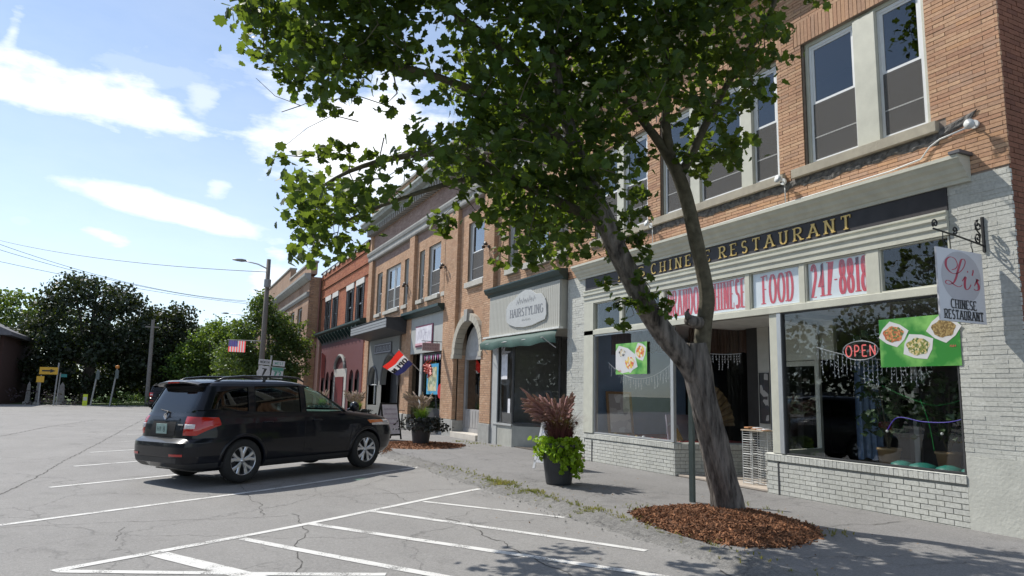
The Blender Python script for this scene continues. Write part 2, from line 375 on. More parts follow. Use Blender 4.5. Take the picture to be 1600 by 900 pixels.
# the crumbled asphalt kerb between road and walk
kb = MB(); ys = lin(-6, 50, 700); nx = 9
for j, y in enumerate(ys):
    a = 4.70 + .10*noise.noise(Vector((y*.9, 0, 3))) + .035*noise.noise(Vector((y*5, 1, 3)))
    b = 5.22 + .14*noise.noise(Vector((y*.7, 7, 3))) + .05*noise.noise(Vector((y*4, 9, 3)))
    for i in range(nx):
        t = i/(nx-1); x = a + (b-a)*t
        h = -.006 if i in (0, nx-1) else .010 + .016*noise.noise(Vector((x*9, y*9, 0))) + .010*noise.noise(Vector((x*25, y*25, 5))) + .018*sin(pi*t)
        kb.v.append((x, y, gz(x) + h))
kb.f = [(j*nx+i, j*nx+i+1, (j+1)*nx+i+1, (j+1)*nx+i) for j in range(len(ys)-1) for i in range(nx-1)]
struct(kb, 'kerb', MATS['asphalt_kerb'])
rb = MB()
for i in range(900):                       # loose crumbs of broken asphalt and gravel
    y = random.uniform(4.2, 17) if i < 800 else random.uniform(17, 22); x = 4.95 + random.gauss(0, .22); r = random.uniform(.006, .02); z = gz(x) + .012
    a = [random.uniform(.6, 1.3) for _ in range(6)]
    rb.add([(x+r*a[0], y, z), (x, y+r*a[1], z), (x-r*a[2], y, z), (x, y-r*a[3], z), (x, y, z+r*.8*a[4]), (x, y, z-r)], [(0,1,4),(1,2,4),(2,3,4),(3,0,4)])
tag(rb.build('gravel_crumbs', mat('gravel', (.22, .21, .19), .9, .4, 20), kind='stuff'), 'loose grey crumbs of broken asphalt along the worn kerb', 'gravel')

# painted lines
def paint_mat(name, c, wear):
    M = bpy.data.materials.new(name); M.use_nodes = True; n, m = NT(M.node_tree)
    g = n('NewGeometry'); P = g.outputs['Position']
    a = n('TexNoise', {'Vector': P, 'Scale': 55, 'Detail': 5, 'Roughness': .75}).outputs[0]; b = n('TexNoise', {'Vector': P, 'Scale': 3, 'Detail': 4}).outputs[0]
    v = m('ADD', a, m('MULTIPLY', m('SUBTRACT', b, .5), .7))
    al = n('MapRange', {'Value': v, 'From Min': wear, 'From Max': wear + .05}).outputs[0]
    p = n('BsdfPrincipled', {'Base Color': mixc(n, b, rgb([x*.8 for x in c]), rgb(c)), 'Roughness': .7, 'Alpha': al})
    n('OutputMaterial', {'Surface': p.outputs[0]}); MATS[name] = M; return M
pm = paint_mat('paint_white', (.66, .65, .62), .36); py_ = paint_mat('paint_yellow', (.6, .36, .06), .44); pw = paint_mat('paint_worn', (.55, .54, .52), .45)
def line(a, b, w, m=pm, name='painted_line', wob=.006):
    a, b = Vector(a[:2]), Vector(b[:2]); L = (b-a).length; t = (b-a)/L; nn = Vector((-t.y, t.x)); k = max(2, int(L/.12)); mb = MB()
    for i in range(k+1):
        p = a + t*L*i/k
        for s in (-1, 1):
            q = p + nn*s*(w/2 + wob*noise.noise(Vector((p.x*6, p.y*6, s*3)))); mb.v.append((q.x, q.y, gz(q.x) + .0045 + .0005*(random.random())))
    mb.f = [(2*i+1, 2*i, 2*i+2, 2*i+3) for i in range(k)]
    return struct(mb, name, m)
def gl(p, q, w=.1, m=pm, ext=0):
    a, b = Vector(gpt(*p)[:2]), Vector(gpt(*q)[:2]); b = b + (b-a).normalized()*ext; return line(a, b, w, m)
gl((-60, 829), (657, 729), .1); gl((82, 893), (380, 838), .11); a_ = Vector(gpt(380, 838)[:2]); line(a_, Vector(gpt(750, 764)[:2]), .1)
gl((92, 893), (330, 896), .10, pm, 1.5); gl((247, 866), (390, 901), .19, pm, .6); gl((378, 842), (690, 901), .11, pm, .7); gl((487, 819), (1020, 899), .11, pm, .6)
gl((582, 799), (1010, 861), .10); gl((662, 784), (882, 809), .09)
for i in range(11):
    y = 13.14 + 3.17*i; c, s = cos(radians(36)), sin(radians(36)); L = 7.6
    line((-1.5, y), (-1.5 + c*L, y + s*L), .10, pm if i < 3 else pw)
line((-13.2, 6), (-11.6, 56), .12, py_); line((-13.5, 6), (-11.9, 56), .12, py_)

# cracks
ckm = mat('crack_dark', (.07, .066, .06), .95, .2)
def crack(pts, w=.014, jit=.03):
    P = [Vector(gpt(*p)[:2]) for p in pts]; mb = MB(); k = 0; last = None
    Q = []
    for a, b in zip(P, P[1:]):
        n_ = max(2, int((b-a).length/.07)); t = (b-a).normalized(); nn = Vector((-t.y, t.x))
        for i in range(n_): q = a + (b-a)*i/n_; Q.append((q + nn*jit*noise.noise(Vector((q.x*5, q.y*5, 2)))*2 + nn*random.uniform(-.3, .3)*jit, nn))
    for q, nn in Q:
        ww = w*random.uniform(.2, .95)
        for s in (-1, 1): r = q + nn*s*ww/2; mb.v.append((r.x, r.y, gz(r.x) + .0032))
    mb.f = [(2*i+1, 2*i, 2*i+2, 2*i+3) for i in range(len(Q)-1)]
    struct(mb, 'pavement_crack', ckm)
for c_, w_ in [([(0,825),(60,821),(150,818),(230,815),(300,812),(400,809),(460,806)], .012), ([(190,824),(186,836),(180,848)], .01), ([(376,760),(385,768),(392,782),(405,786),(408,798),(412,808)], .016),
    ([(455,803),(466,806),(470,821),(478,832),(462,850),(470,872),(466,900)], .016), ([(697,809),(712,815),(736,824),(750,829),(757,838),(785,846),(792,856),(805,861),(835,872),(851,883),(873,889),(901,905)], .02),
    ([(697,809),(725,805),(742,796)], .008), ([(590,764),(608,768),(626,777),(640,784)], .012), ([(0,773),(50,750),(100,720),(150,695),(190,673),(225,655)], .03), ([(0,682),(75,667),(150,656)], .05),
    ([(1161,785),(1180,783),(1206,783),(1235,778),(1262,777)], .014), ([(1285,823),(1330,819),(1370,820),(1420,812)], .018), ([(940,790),(1000,795)], .014), ([(1040,842),(1070,862),(1110,880),(1150,905)], .03),
    ([(430,765),(520,752),(600,742),(640,736)], .012), ([(600,748),(560,762),(500,772),(470,780)], .01), ([(1180,860),(1260,872),(1330,868),(1420,885),(1520,878)], .014), ([(720,700),(760,706),(800,716),(850,722)], .01)]:
    crack(c_, w_)

# ------------------------------------------------------------------ wall and brick tools
class Map:                                  # a vertical wall plane: origin, direction u, outward normal n
    def __init__(s, o, u, n): s.o = Vector(o); s.u = Vector(u); s.n = Vector(n)
    def __call__(s, u, z, d=0): p = s.o + s.u*u + s.n*d; return (p.x, p.y, z)
FAC = Map((XF, 0, 0), (0, 1, 0), (-1, 0, 0))
def cells(mb, mp, u0, u1, z0, z1, holes, d0, d1):
    """wall slab with rectangular holes; only outer faces. d0 outer, d1 inner (distance out of the plane)"""
    us = sorted({u0, u1} | {v for h in holes for v in h[:2] if u0 < v < u1}); zs = sorted({z0, z1} | {v for h in holes for v in h[2:] if z0 < v < z1})
    def solid(i, j):
        if not (0 <= i < len(us)-1 and 0 <= j < len(zs)-1): return False
        cu, cz = (us[i]+us[i+1])/2, (zs[j]+zs[j+1])/2
        return not any(h[0] < cu < h[1] and h[2] < cz < h[3] for h in holes)
    for i in range(len(us)-1):
        for j in range(len(zs)-1):
            if not solid(i, j): continue
            a, b, c, d = us[i], us[i+1], zs[j], zs[j+1]
            P = lambda u, z, q: mp(u, z, q)
            mb.add([P(a,c,d0), P(b,c,d0), P(b,d,d0), P(a,d,d0)], [(0,1,2,3)]); mb.add([P(a,c,d1), P(b,c,d1), P(b,d,d1), P(a,d,d1)], [(3,2,1,0)])
            if not solid(i-1, j): mb.add([P(a,c,d0), P(a,d,d0), P(a,d,d1), P(a,c,d1)], [(0,1,2,3)])
            if not solid(i+1, j): mb.add([P(b,c,d0), P(b,c,d1), P(b,d,d1), P(b,d,d0)], [(0,1,2,3)])
            if not solid(i, j-1): mb.add([P(a,c,d0), P(a,c,d1), P(b,c,d1), P(b,c,d0)], [(0,1,2,3)])
            if not solid(i, j+1): mb.add([P(a,d,d0), P(b,d,d0), P(b,d,d1), P(a,d,d1)], [(0,1,2,3)])
def brick_rects(u0, u1, z0, z1, pitch, L, holes=(), joint=.009, keep=None, jit=0):
    out = []; r = 0; z = z0
    while z + pitch*.6 < z1:
        zt = min(z + pitch - joint, z1); zc = (z+zt)/2
        iv = [(u0, u1)]
        for h in holes:
            if h[2] < zc < h[3]:
                nv = []
                for a, b in iv:
                    if h[1] <= a or h[0] >= b: nv.append((a, b)); continue
                    if h[0] > a: nv.append((a, h[0]))
                    if h[1] < b: nv.append((h[1], b))
                iv = nv
        off = (L*.5 if r % 2 else 0) + (random.uniform(-jit, jit) if jit else 0)
        for a, b in iv:
            k = math.floor((a-off)/L)
            while True:
                p, q = max(a, off + k*L + joint/2), min(b, off + (k+1)*L - joint/2); k += 1
                if p >= b: break
                if q - p > .025 and (keep is None or keep((p+q)/2, zc)): out.append((p, q, z, zt))
        z += pitch; r += 1
    return out
def brick_box(mb, mp, r, d, dep=.03):
    a, b, c, e = r
    mb.add([mp(a,c,d), mp(b,c,d), mp(b,e,d), mp(a,e,d), mp(a,c,d-dep), mp(b,c,d-dep), mp(b,e,d-dep), mp(a,e,d-dep)],
           [(0,1,2,3), (0,4,5,1), (1,5,6,2), (2,6,7,3), (3,7,4,0)])
BRICKS = []                                 # (score, root, map, rect, depth, material)
def lay(root, mp, rects, m, proud=.0, pj=.003):
    for r in rects:
        c = Vector(mp((r[0]+r[1])/2, (r[2]+r[3])/2)); dist = (c - Vector((0, 0, CAMZ))).length
        vis = abs((c - Vector((0, 0, CAMZ))).normalized().dot(mp.n))
        BRICKS.append(((r[1]-r[0])*(r[3]-r[2])*vis/dist**2, root, mp, r, proud + random.uniform(-pj, pj), m))
def set_bricks(root, count, name='brick'):
    L = sorted([b for b in BRICKS if b[1] is root], key=lambda b: -b[0]); cache = {}
    L = [b for b in L if inframe(Vector(b[2]((b[3][0]+b[3][1])/2, (b[3][2]+b[3][3])/2)))] + [b for b in L if not inframe(Vector(b[2]((b[3][0]+b[3][1])/2, (b[3][2]+b[3][3])/2)))]
    off = root.location
    for sc, _, mp, r, d, m in L[:count]:
        w, h = round((r[1]-r[0])/.01)*.01, round(r[3]-r[2], 3); key = (w, h, m.name, tuple(mp.n))
        if key not in cache:
            mb = MB(); brick_box(mb, Map((0, 0, 0), mp.u, mp.n), (-w/2, w/2, -h/2, h/2), 0, .03); me = mb.mesh(name); me.materials.append(m); cache[key] = me
        o = bpy.data.objects.new(name, cache[key]); COL.objects.link(o); o.parent = root
        o.location = Vector(mp((r[0]+r[1])/2, (r[2]+r[3])/2, d)) - off
    by = {}
    for sc, _, mp, r, d, m in L[count:]:
        by.setdefault(m.name, MB()); brick_box(by[m.name], mp, r, d, .03)
    for k, mb in by.items(): mb.build('brickwork', MATS[k], root, kind='stuff')
def inframe(p):
    q = ROT.transposed() @ (p - Vector((0, 0, CAMZ)))
    if q.z > -.1: return False
    x, y = 800 + 1100*q.x/-q.z, 450 - 1100*q.y/-q.z; return 0 < x < 1600 and 0 < y < 900
def molding(prof, y0, y1, x=XF):            # profile (out, z) extruded along the street
    mb = MB(); k = len(prof)
    mb.v = [(x - d, y, z) for y in (y0, y1) for d, z in prof]
    mb.f = [tuple(range(k)), tuple(range(2*k-1, k-1, -1))] + [(i, i+k, (i+1) % k + k, (i+1) % k) for i in range(k)]
    return mb
def sash(root, y0, y1, z0, z1, x, fm, w=.045, screen=True, split=.5, gl_='glass_up', blind=0, dep=.07):
    """double-hung window set in the wall plane x (faces -X)"""
    f = MB().ring(y0, y1, z0, z1, x, x+dep, w).build('window', fm, root, bevel=0)
    zm = z0 + (z1-z0)*split; g = w*.8
    MB().ring(y0+w, y1-w, zm-.012, z1-w, x+.012, x+.04, g).build('upper_sash', fm, f)
    MB().ring(y0+w, y1-w, z0+w, zm+.022, x+.035, x+.062, g).build('lower_sash', fm, f)
    MB().box(x+.024, x+.028, y0+w+g, y1-w-g, zm+.03, z1-w-g).build('pane', MATS[gl_], f)
    MB().box(x+.047, x+.051, y0+w+g, y1-w-g, z0+w+g, zm-.02).build('pane', MATS[gl_], f)
    if screen:
        MB().box(x+.006, x+.009, y0+w, y1-w, z0+w, zm-.015).build('insect_screen', MATS['screen'], f)
        MB().box(x+.004, x+.016, y0+w, y1-w, z0+w+(zm-z0)*.36, z0+w+(zm-z0)*.36+.02).build('screen_bar', MATS['screen_bar'], f)
    if blind:
        MB().box(x+.12, x+.125, y0+w, y1-w, z1-(z1-z0)*blind, z1-w).build('blind', MATS['blind'], f)
    return f
def screen_mat():
    M = bpy.data.materials.new('screen'); M.use_nodes = True; n, m = NT(M.node_tree)
    s = n('MixShader', {0: .62, 1: n('BsdfTransparent').outputs[0], 2: n('BsdfDiffuse', {'Color': (.16, .155, .15, 1)}).outputs[0]})
    n('OutputMaterial', {'Surface': s.outputs[0]}); MATS['screen'] = M
screen_mat()
glass('glass_up', (.55, .6, .62), 1.75); glass('glass_shop', (.97, .98, .98), 1.47); glass('glass_far', (.4, .45, .48), 2.0, 0, .1); glass('glass_clear', (.9, .95, .93), 1.45)
mat('screen_bar', (.3, .3, .29), .6); mat('blind', (.5, .49, .46), .8)
cream = mat('cream_paint', (.55, .545, .47), .5, .08, 5, .15, 40, dirt=.12)
vinyl = mat('white_vinyl', (.74, .75, .75), .4, .05, 5)
stone = mat('limestone', (.44, .41, .35), .8, .14, 5, .5, 70, dirt=.2)
mortar = mat('mortar', (.27, .22, .18), .95, .2, 12, .5, 80); mortar_dk = mat('mortar_painted', (.26, .26, .235), .9, .15, 12)
brA = ramp_brick('brick_roman', [(.47,.265,.165), (.54,.33,.205), (.40,.225,.145), (.58,.375,.235), (.50,.295,.18), (.45,.285,.195), (.54,.31,.17)])
brB = ramp_brick('brick_tan', [(.46,.28,.175), (.51,.32,.20), (.42,.255,.16), (.53,.355,.235), (.48,.30,.19)])
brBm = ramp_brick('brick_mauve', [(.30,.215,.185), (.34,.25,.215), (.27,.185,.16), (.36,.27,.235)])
brC = ramp_brick('brick_red', [(.34,.115,.055), (.40,.15,.075), (.29,.09,.05), (.43,.18,.095)])
brP = ramp_brick('brick_painted', [(.50,.50,.45), (.53,.53,.48), (.47,.47,.43), (.54,.54,.49)], rough=.6, bump=.7)
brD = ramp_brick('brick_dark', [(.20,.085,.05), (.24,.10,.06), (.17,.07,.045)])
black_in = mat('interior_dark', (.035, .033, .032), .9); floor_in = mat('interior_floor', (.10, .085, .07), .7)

# ------------------------------------------------------------------ the restaurant building
RB = thing('restaurant_building', 'orange roman-brick building with cream shopfront and gold letters at the right of the row', 'building', (XF, 9.8, .1))
o1, o2, o3 = (5.60, 7.66, 5.25, 7.30), (8.17, 11.32, 5.23, 7.28), (11.75, 13.80, 5.20, 7.28)
shop = (5.45, 14.2, -.2, 4.46)
wm = MB(); cells(wm, FAC, 4.70, 15.02, -.2, 9.0, [o1, o2, o3, shop], -.012, -.3); wm.build('wall', mortar, RB)
up = brick_rects(4.69, 15.02, 4.44, 8.8, .055, .305, [o1, o2, o3, (5.45, 14.2, 4, 4.71), (5.48, 7.80, 7.29, 7.70), (8.05, 11.45, 7.29, 7.70), (11.65, 13.9, 7.29, 7.70), (5.4, 7.95, 5.0, 5.26), (8.05, 11.45, 5.0, 5.26), (11.6, 13.95, 5.0, 5.26)], keep=lambda u, z: not (z < 4.70 and 5.45 < u < 14.2))
lay(RB, FAC, up, brA)
for a, b, z in ((5.48, 7.80, 7.305), (8.05, 11.45, 7.285), (11.65, 13.9, 7.285)):     # upright header bricks over the openings
    u = a
    while u < b - .04: lay(RB, FAC, [(u, min(u+.062, b), z, z+.38)], brA, .002); u += .07
lay(RB, FAC, brick_rects(4.69, 5.45, .98, 4.42, .055, .305), brP); lay(RB, FAC, brick_rects(14.2, 15.02, .2, 4.42, .055, .305), brP)
for a_1, b_1 in ((4.705, 5.448), (14.21, 15.015)): MB().box(XF+.0035, XF+.03, a_1, b_1, .2, 4.41).build('painted_joints', brP, RB)
parge = MB()
parge.box(XF-.004, XF+.02, 4.69, 5.447, -.15, .975); parge.build('parging', mat('parged_paint', (.50,.50,.46), .7, .06, 4, .5, 25, dirt=.15), RB)
# side wall in shade and the rest of the shell
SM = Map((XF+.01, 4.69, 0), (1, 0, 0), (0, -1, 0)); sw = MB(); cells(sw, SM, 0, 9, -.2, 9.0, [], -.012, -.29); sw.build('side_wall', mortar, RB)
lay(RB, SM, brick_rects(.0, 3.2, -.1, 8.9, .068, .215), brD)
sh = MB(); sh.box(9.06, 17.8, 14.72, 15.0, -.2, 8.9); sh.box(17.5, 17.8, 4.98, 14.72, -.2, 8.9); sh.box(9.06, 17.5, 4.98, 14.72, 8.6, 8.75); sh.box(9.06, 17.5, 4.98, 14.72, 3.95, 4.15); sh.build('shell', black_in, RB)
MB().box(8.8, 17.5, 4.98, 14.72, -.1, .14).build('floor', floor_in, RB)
molding([(0,8.55),(.06,8.55),(.1,8.65),(.3,8.72),(.36,8.8),(.48,8.86),(.5,8.98),(0,9.02)], 4.5, 15.02).build('cornice', stone, RB)
# window openings
sill_m = mat('sill_stone', (.40, .36, .29), .85, .12, 6, .5, 60, dirt=.25)
for a, b, z in ((5.50, 7.88, 5.10), (8.05, 11.50, 5.08), (11.62, 13.95, 5.05)):
    MB().box(XF-.07, XF+.16, a, b, z, z+.145).build('window_sill', sill_m, RB, bevel=.006)
xw = XF + .09
f = MB(); f.ring(5.62, 7.64, 5.26, 7.30, xw-.02, xw+.1, .06, .02); f.box(xw-.06, xw+.1, 6.36, 6.72, 5.25, 7.24); f.build('window_casing', cream, RB, bevel=.004)
sash(RB, 5.685, 6.355, 5.285, 7.235, xw, vinyl); sash(RB, 6.725, 7.575, 5.285, 7.235, xw, vinyl)
f = MB(); f.ring(8.19, 11.30, 5.24, 7.28, xw-.02, xw+.1, .05, .02); f.box(xw-.06, xw+.1, 8.80, 9.06, 5.24, 7.22); f.box(xw-.06, xw+.1, 10.16, 10.42, 5.24, 7.22); f.build('window_casing', cream, RB, bevel=.004)
sash(RB, 8.245, 8.795, 5.265, 7.22, xw, vinyl); sash(RB, 9.065, 10.155, 5.265, 7.22, xw, vinyl, split=.42); sash(RB, 10.425, 11.245, 5.265, 7.22, xw, vinyl)
f = MB(); f.ring(11.77, 13.78, 5.21, 7.28, xw-.02, xw+.1, .06, .02); f.box(xw-.06, xw+.1, 12.66, 12.92, 5.21, 7.21); f.build('window_casing', cream, RB, bevel=.004)
sash(RB, 11.835, 12.655, 5.235, 7.215, xw, vinyl, blind=.5); sash(RB, 12.925, 13.715, 5.235, 7.215, xw, vinyl, blind=.4)
# rooms upstairs: pale back walls close behind the glass give the panes depth
MB().box(12.4, 12.5, 4.98, 14.72, 4.15, 8.6).build('room_wall', mat('room_wall', (.17, .16, .15), .9), RB)
# exposed dark mortar scar under the sills
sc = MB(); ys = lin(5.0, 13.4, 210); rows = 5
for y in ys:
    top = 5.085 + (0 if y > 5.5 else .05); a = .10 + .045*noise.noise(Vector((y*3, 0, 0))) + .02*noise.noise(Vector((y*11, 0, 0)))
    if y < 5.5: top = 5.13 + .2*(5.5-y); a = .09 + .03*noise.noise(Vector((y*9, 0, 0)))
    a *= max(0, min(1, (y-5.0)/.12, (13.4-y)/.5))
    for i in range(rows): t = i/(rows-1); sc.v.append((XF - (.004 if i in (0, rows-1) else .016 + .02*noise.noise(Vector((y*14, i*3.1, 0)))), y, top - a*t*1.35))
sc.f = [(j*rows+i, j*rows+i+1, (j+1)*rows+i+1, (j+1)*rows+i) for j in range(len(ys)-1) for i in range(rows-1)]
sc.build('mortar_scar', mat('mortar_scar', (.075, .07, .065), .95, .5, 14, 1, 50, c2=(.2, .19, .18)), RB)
# shopfront cornice, sign band, frieze
molding([(0,4.34),(.045,4.34),(.05,4.385),(.075,4.40),(.095,4.44),(.13,4.47),(.15,4.52),(.20,4.555),(.225,4.60),(.25,4.61),(.25,4.655),(0,4.70)], 5.14, 14.48).build('shop_cornice', cream, RB)
MB().box(XF-.27, XF-.0, 5.10, 5.24, 4.66, 4.70).build('cornice_flashing', mat('flashing', (.10, .10, .11), .5), RB)
MB().box(XF-.02, XF+.06, 5.45, 14.15, 4.04, 4.335).build('sign_board', mat('sign_black', (.028, .024, .026), .55, .3, 4), RB)
molding([(0,3.72),(.03,3.72),(.03,3.80),(.05,3.82),(.05,3.90),(.075,3.92),(.075,3.95),(.04,3.96),(.04,4.0),(.06,4.01),(.06,4.035),(0,4.035)], 5.452, 14.2).build('frieze', cream, RB)
gold = mat('gold_leaf', (.62, .42, .13), .35, .15, 20, metal=.35)
for s_, ya, yb in (("LI'S", 13.35, 11.80), ('CHINESE', 11.60, 9.84), ('RESTAURANT', 9.60, 6.86)):
    per = []; text(None, s_, fface(ya, 4.085, XF-.02), .205, ya-yb, .17, .07, True, .42, .62, depth=.012, d0=.014, per=per)
    for q in per: q.build('letter', gold, RB)
# transom row
mulls = [(6.46, 6.66), (7.745, 7.845), (8.905, 9.005), (11.22, 11.36), (12.66, 12.76)]
MB().box(XF-.03, XF+.10, 5.452, 14.2, 2.98, 3.09).build('transom_rail', cream, RB, bevel=.006)
for a, b in mulls: MB().box(XF-.01, XF+.09, a, b, 3.092, 3.718).build('mullion', cream, RB, bevel=.004)
MB().box(XF-.03, XF+.12, 13.80, 14.2, .755, 3.718).build('corner_post', cream, RB, bevel=.006)
ed = [5.47] + [v for m_ in mulls for v in m_] + [13.80]
for i in range(0, len(ed), 2):
    a, b = ed[i], ed[i+1]
    t_ = MB().ring(a, b, 3.092, 3.716, XF+.0, XF+.07, .02).build('transom', cream, RB)
    MB().box(XF+.03, XF+.036, a+.02, b-.02, 3.112, 3.696).build('pane', MATS['glass_shop'], t_)
film = mat('sign_film', (.82, .85, .88), .6, .06, 3); red_p = mat('red_print', (.68, .012, .03), .55, .15, 12)
for a, b, s_, ya, yb, H_ in ((9.005, 11.22, 'BRANDON CHINESE', 11.15, 9.06, .50), (7.845, 8.905, 'FOOD', 8.66, 8.02, .47), (6.66, 7.745, '247-8818', 7.66, 6.68, .50)):
    bd = MB().box(XF+.045, XF+.05, a+.03, b-.03, 3.11, 3.70).build('lettered_film', film, RB)
    q = MB(); text(q, s_, fface(ya, 3.165, XF+.045), H_, ya-yb, .105, .035, True, .14, .42); q.build('lettering', red_p, bd)
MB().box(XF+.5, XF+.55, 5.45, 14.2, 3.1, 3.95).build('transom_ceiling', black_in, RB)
# shop windows
alu = mat('aluminium', (.5, .51, .51), .4, .06, metal=.6); dkf = mat('frame_dark', (.05, .05, .05), .5)
def shopwin(root, y0, y1, z0, z1, x, fm, w=.035, gm='glass_shop'):
    f = MB().ring(y0, y1, z0, z1, x, x+.06, w).build('shop_window', fm, root); MB().box(x+.025, x+.033, y0+w, y1-w, z0+w, z1-w).build('pane', MATS[gm], f); return f
shopwin(RB, 5.46, 8.24, .765, 2.975, XF+.0, dkf, .018); shopwin(RB, 11.02, 13.795, .755, 2.975, XF+.0, alu, .03)
MB().box(XF-.02, XF+.07, 8.245, 8.33, .765, 2.978).build('post', alu, RB, bevel=.004); MB().box(XF+.0, XF+.09, 8.34, 8.50, .765, 2.978).build('post', cream, RB, bevel=.004)
MB().box(XF-.02, XF+.05, 10.94, 11.015, .755, 2.978).build('post', alu, RB, bevel=.004)
# bulkheads under the windows: core, bricks, upright header course
BL = Map((XF, 0, 0), (0, 1, 0), (-1, 0, 0)); RET = Map((XF, 10.94, 0), Vector((1.44, -.42, 0)).normalized(), Vector((-.28, -.96, 0)).normalized()); RL = 1.5
def bulkhead(mp, a, b, top):
    q = MB(); cells(q, mp, a, b, -.1, top-.02, [], -.012, -.2); q.build('bulkhead', mortar_dk, RB)
    lay(RB, mp, brick_rects(a, b, .07, top-.115, .0685, .213), brP, 0, .0025)
    u = a
    while u < b-.03: lay(RB, mp, [(u, min(u+.062, b), top-.108, top-.012)], brP, .016, .002); u += .0685
    s = MB(); o = len(s.v)
    s.v = [mp(a, top-.012, .02), mp(b, top-.012, .02), mp(b, top+.008, -.03), mp(a, top+.008, -.03), mp(b, top-.012, -.2), mp(a, top-.012, -.2), mp(b, top+.008, -.2), mp(a, top+.008, -.2)]
    s.f = [(0,1,2,3), (3,2,6,7), (0,3,7,5), (1,4,6,2)]; s.build('sill_cap', brP, RB)
bulkhead(BL, 5.452, 8.65, .755); bulkhead(BL, 10.94, 14.19, .745); bulkhead(RET, 0, RL, .735)
MB().box(XF-.006, XF+.03, 8.38, 8.41, .1, .64).build('drain_pipe', dkf, RB); MB().box(XF-.008, XF+.03, 13.84, 13.88, .1, .60).build('drain_pipe', dkf, RB)
# entry recess
q = MB(); c_ = RET(0, 0); e_ = RET(RL, 0)
g_ = MB(); g_.add([RET(.03, .77, -.03), RET(RL, .77, -.03), RET(RL, 2.95, -.03), RET(.03, 2.95, -.03)], [(0,1,2,3)]); g_.build('return_pane', MATS['glass_shop'], RB)
MB().box(8.78, 10.35, 8.5, 10.93, 2.98, 3.05).build('recess_ceiling', mat('soffit_white', (.55, .55, .52), .6), RB)
MB().box(8.80, 10.4, 8.4, 10.9, .141, .165).build('threshold', mat('threshold', (.42, .36, .30), .8, .2, 8), RB)
bx = 10.22
MB().box(bx, bx+.1, 10.24, 10.52, .165, 2.978).build('panel_post', black_in, RB)
MB().box(bx, bx+.1, 9.95, 10.235, .165, 2.978).build('door_panel', mat('door_panel', (.42, .41, .37), .6, .1), RB)
MB().box(bx+.02, bx+.1, 9.80, 9.945, .165, 2.978).build('blue_jamb', mat('blue_paint', (.10, .17, .30), .5), RB)
dr = MB().ring(8.84, 9.79, .165, 2.3, bx+.03, bx+.09, .09).build('door', cream, RB); MB().box(bx+.05, bx+.056, 8.93, 9.70, .26, 2.21).build('pane', MATS['glass_shop'], dr); MB().tube([(bx-.02, 9.62, 1.0), (bx-.02, 9.62, 1.3)], .012).build('handle', alu, dr)
MB().box(bx+.02, bx+.1, 8.5, 9.79, 2.31, 2.978).build('over_door', cream, RB)
rt = Map((XF+.1, 8.5, 0), Vector((1.36, .34, 0)).normalized(), Vector((-.24, .97, 0)).normalized())
q = MB(); cells(q, rt, 0, 1.4, .1, 2.97, [(.05, 1.35, .8, 2.9)], 0, -.05); q.build('return_frame', cream, RB); q = MB(); cells(q, rt, .05, 1.35, .8, 2.9, [], -.02, -.025); q.build('return_pane', MATS['glass_shop'], RB)
# interior walls seen through the glass
blue = mat('blue_wall', (.30, .42, .60), .7, .08, 3)
MB().box(8.80, 11.6, 14.05, 14.18, .2, 3.05).build('inner_wall', blue, RB)
MB().box(8.80, 17.4, 5.0, 14.7, 3.052, 3.10).build('bounce_ceiling', mat('ceil_bounce', (.42, .41, .39), .9), RB)  # unseen pale ceiling, added to bounce light into the window display
MB().box(11.8, 11.9, 5.0, 8.3, .14, 3.05).build('inner_partition', mat('partition', (.07, .065, .06), .9), RB)
MB().box(9.0, 10.9, 11.12, 14.0, .66, .72).build('display_shelf', mat('red_cloth', (.28, .035, .03), .9, .2), RB)
MB().box(9.0, 10.6, 5.3, 8.2, .60, .66).build('display_shelf', mat('dark_wood', (.05, .035, .025), .6), RB)
cu = MB(); k = 40                             # brown valances, pleated
def pleat(p0, p1, z0, z1, n, amp=.03):
    mb = MB(); p0, p1 = Vector(p0), Vector(p1); t = (p1-p0); nn = Vector((-t.y, t.x)).normalized()
    for i in range(n+1):
        q = p0 + t*i/n + nn*amp*sin(i*1.9)*(1+.4*sin(i*.7))
        mb.v += [(q.x, q.y, z0 + .02*sin(i*.9)), (q.x, q.y, z1)]
    mb.f = [(2*i, 2*i+2, 2*i+3, 2*i+1) for i in range(n)]; return mb
brown = mat('brown_curtain', (.075, .042, .03), .9, .3, 8, stretch=(1, 1, .1))
for p0, p1 in (((9.1, 13.6), (9.1, 11.3)), ((9.35, 11.2), (10.5, 10.85)), ((10.35, 11.6), (10.35, 8.6))):
    pleat(p0, p1, 2.52, 2.99, 60).build('valance', brown, RB)
pleat((10.35, 7.72), (10.05, 7.98), .7, 2.4, 14, .03).build('curtain', mat('blue_curtain', (.26, .36, .52), .8, .2, 10), RB)
q = MB().ring(7.5, 8.35, .3, 2.45, 10.9, 10.96, .09); q.build('inner_door_frame', mat('inner_frame', (.35, .35, .32), .7), RB)
set_bricks(RB, 300)
# ------------------------------------------------------------------ the long tan brick block with the arch
PB = Map((8.68, 0, 0), (0, 1, 0), (-1, 0, 0)); WB = Map((8.82, 0, 0), (0, 1, 0), (-1, 0, 0))
BB = thing('brick_block', 'tan brick block with arched stair entrance, stone bands and several shopfronts beside the restaurant', 'building', (XF, 25, .1))
stone_g = mat('stone_grey', (.36, .355, .34), .75, .15, 5, .4, 60, dirt=.25)

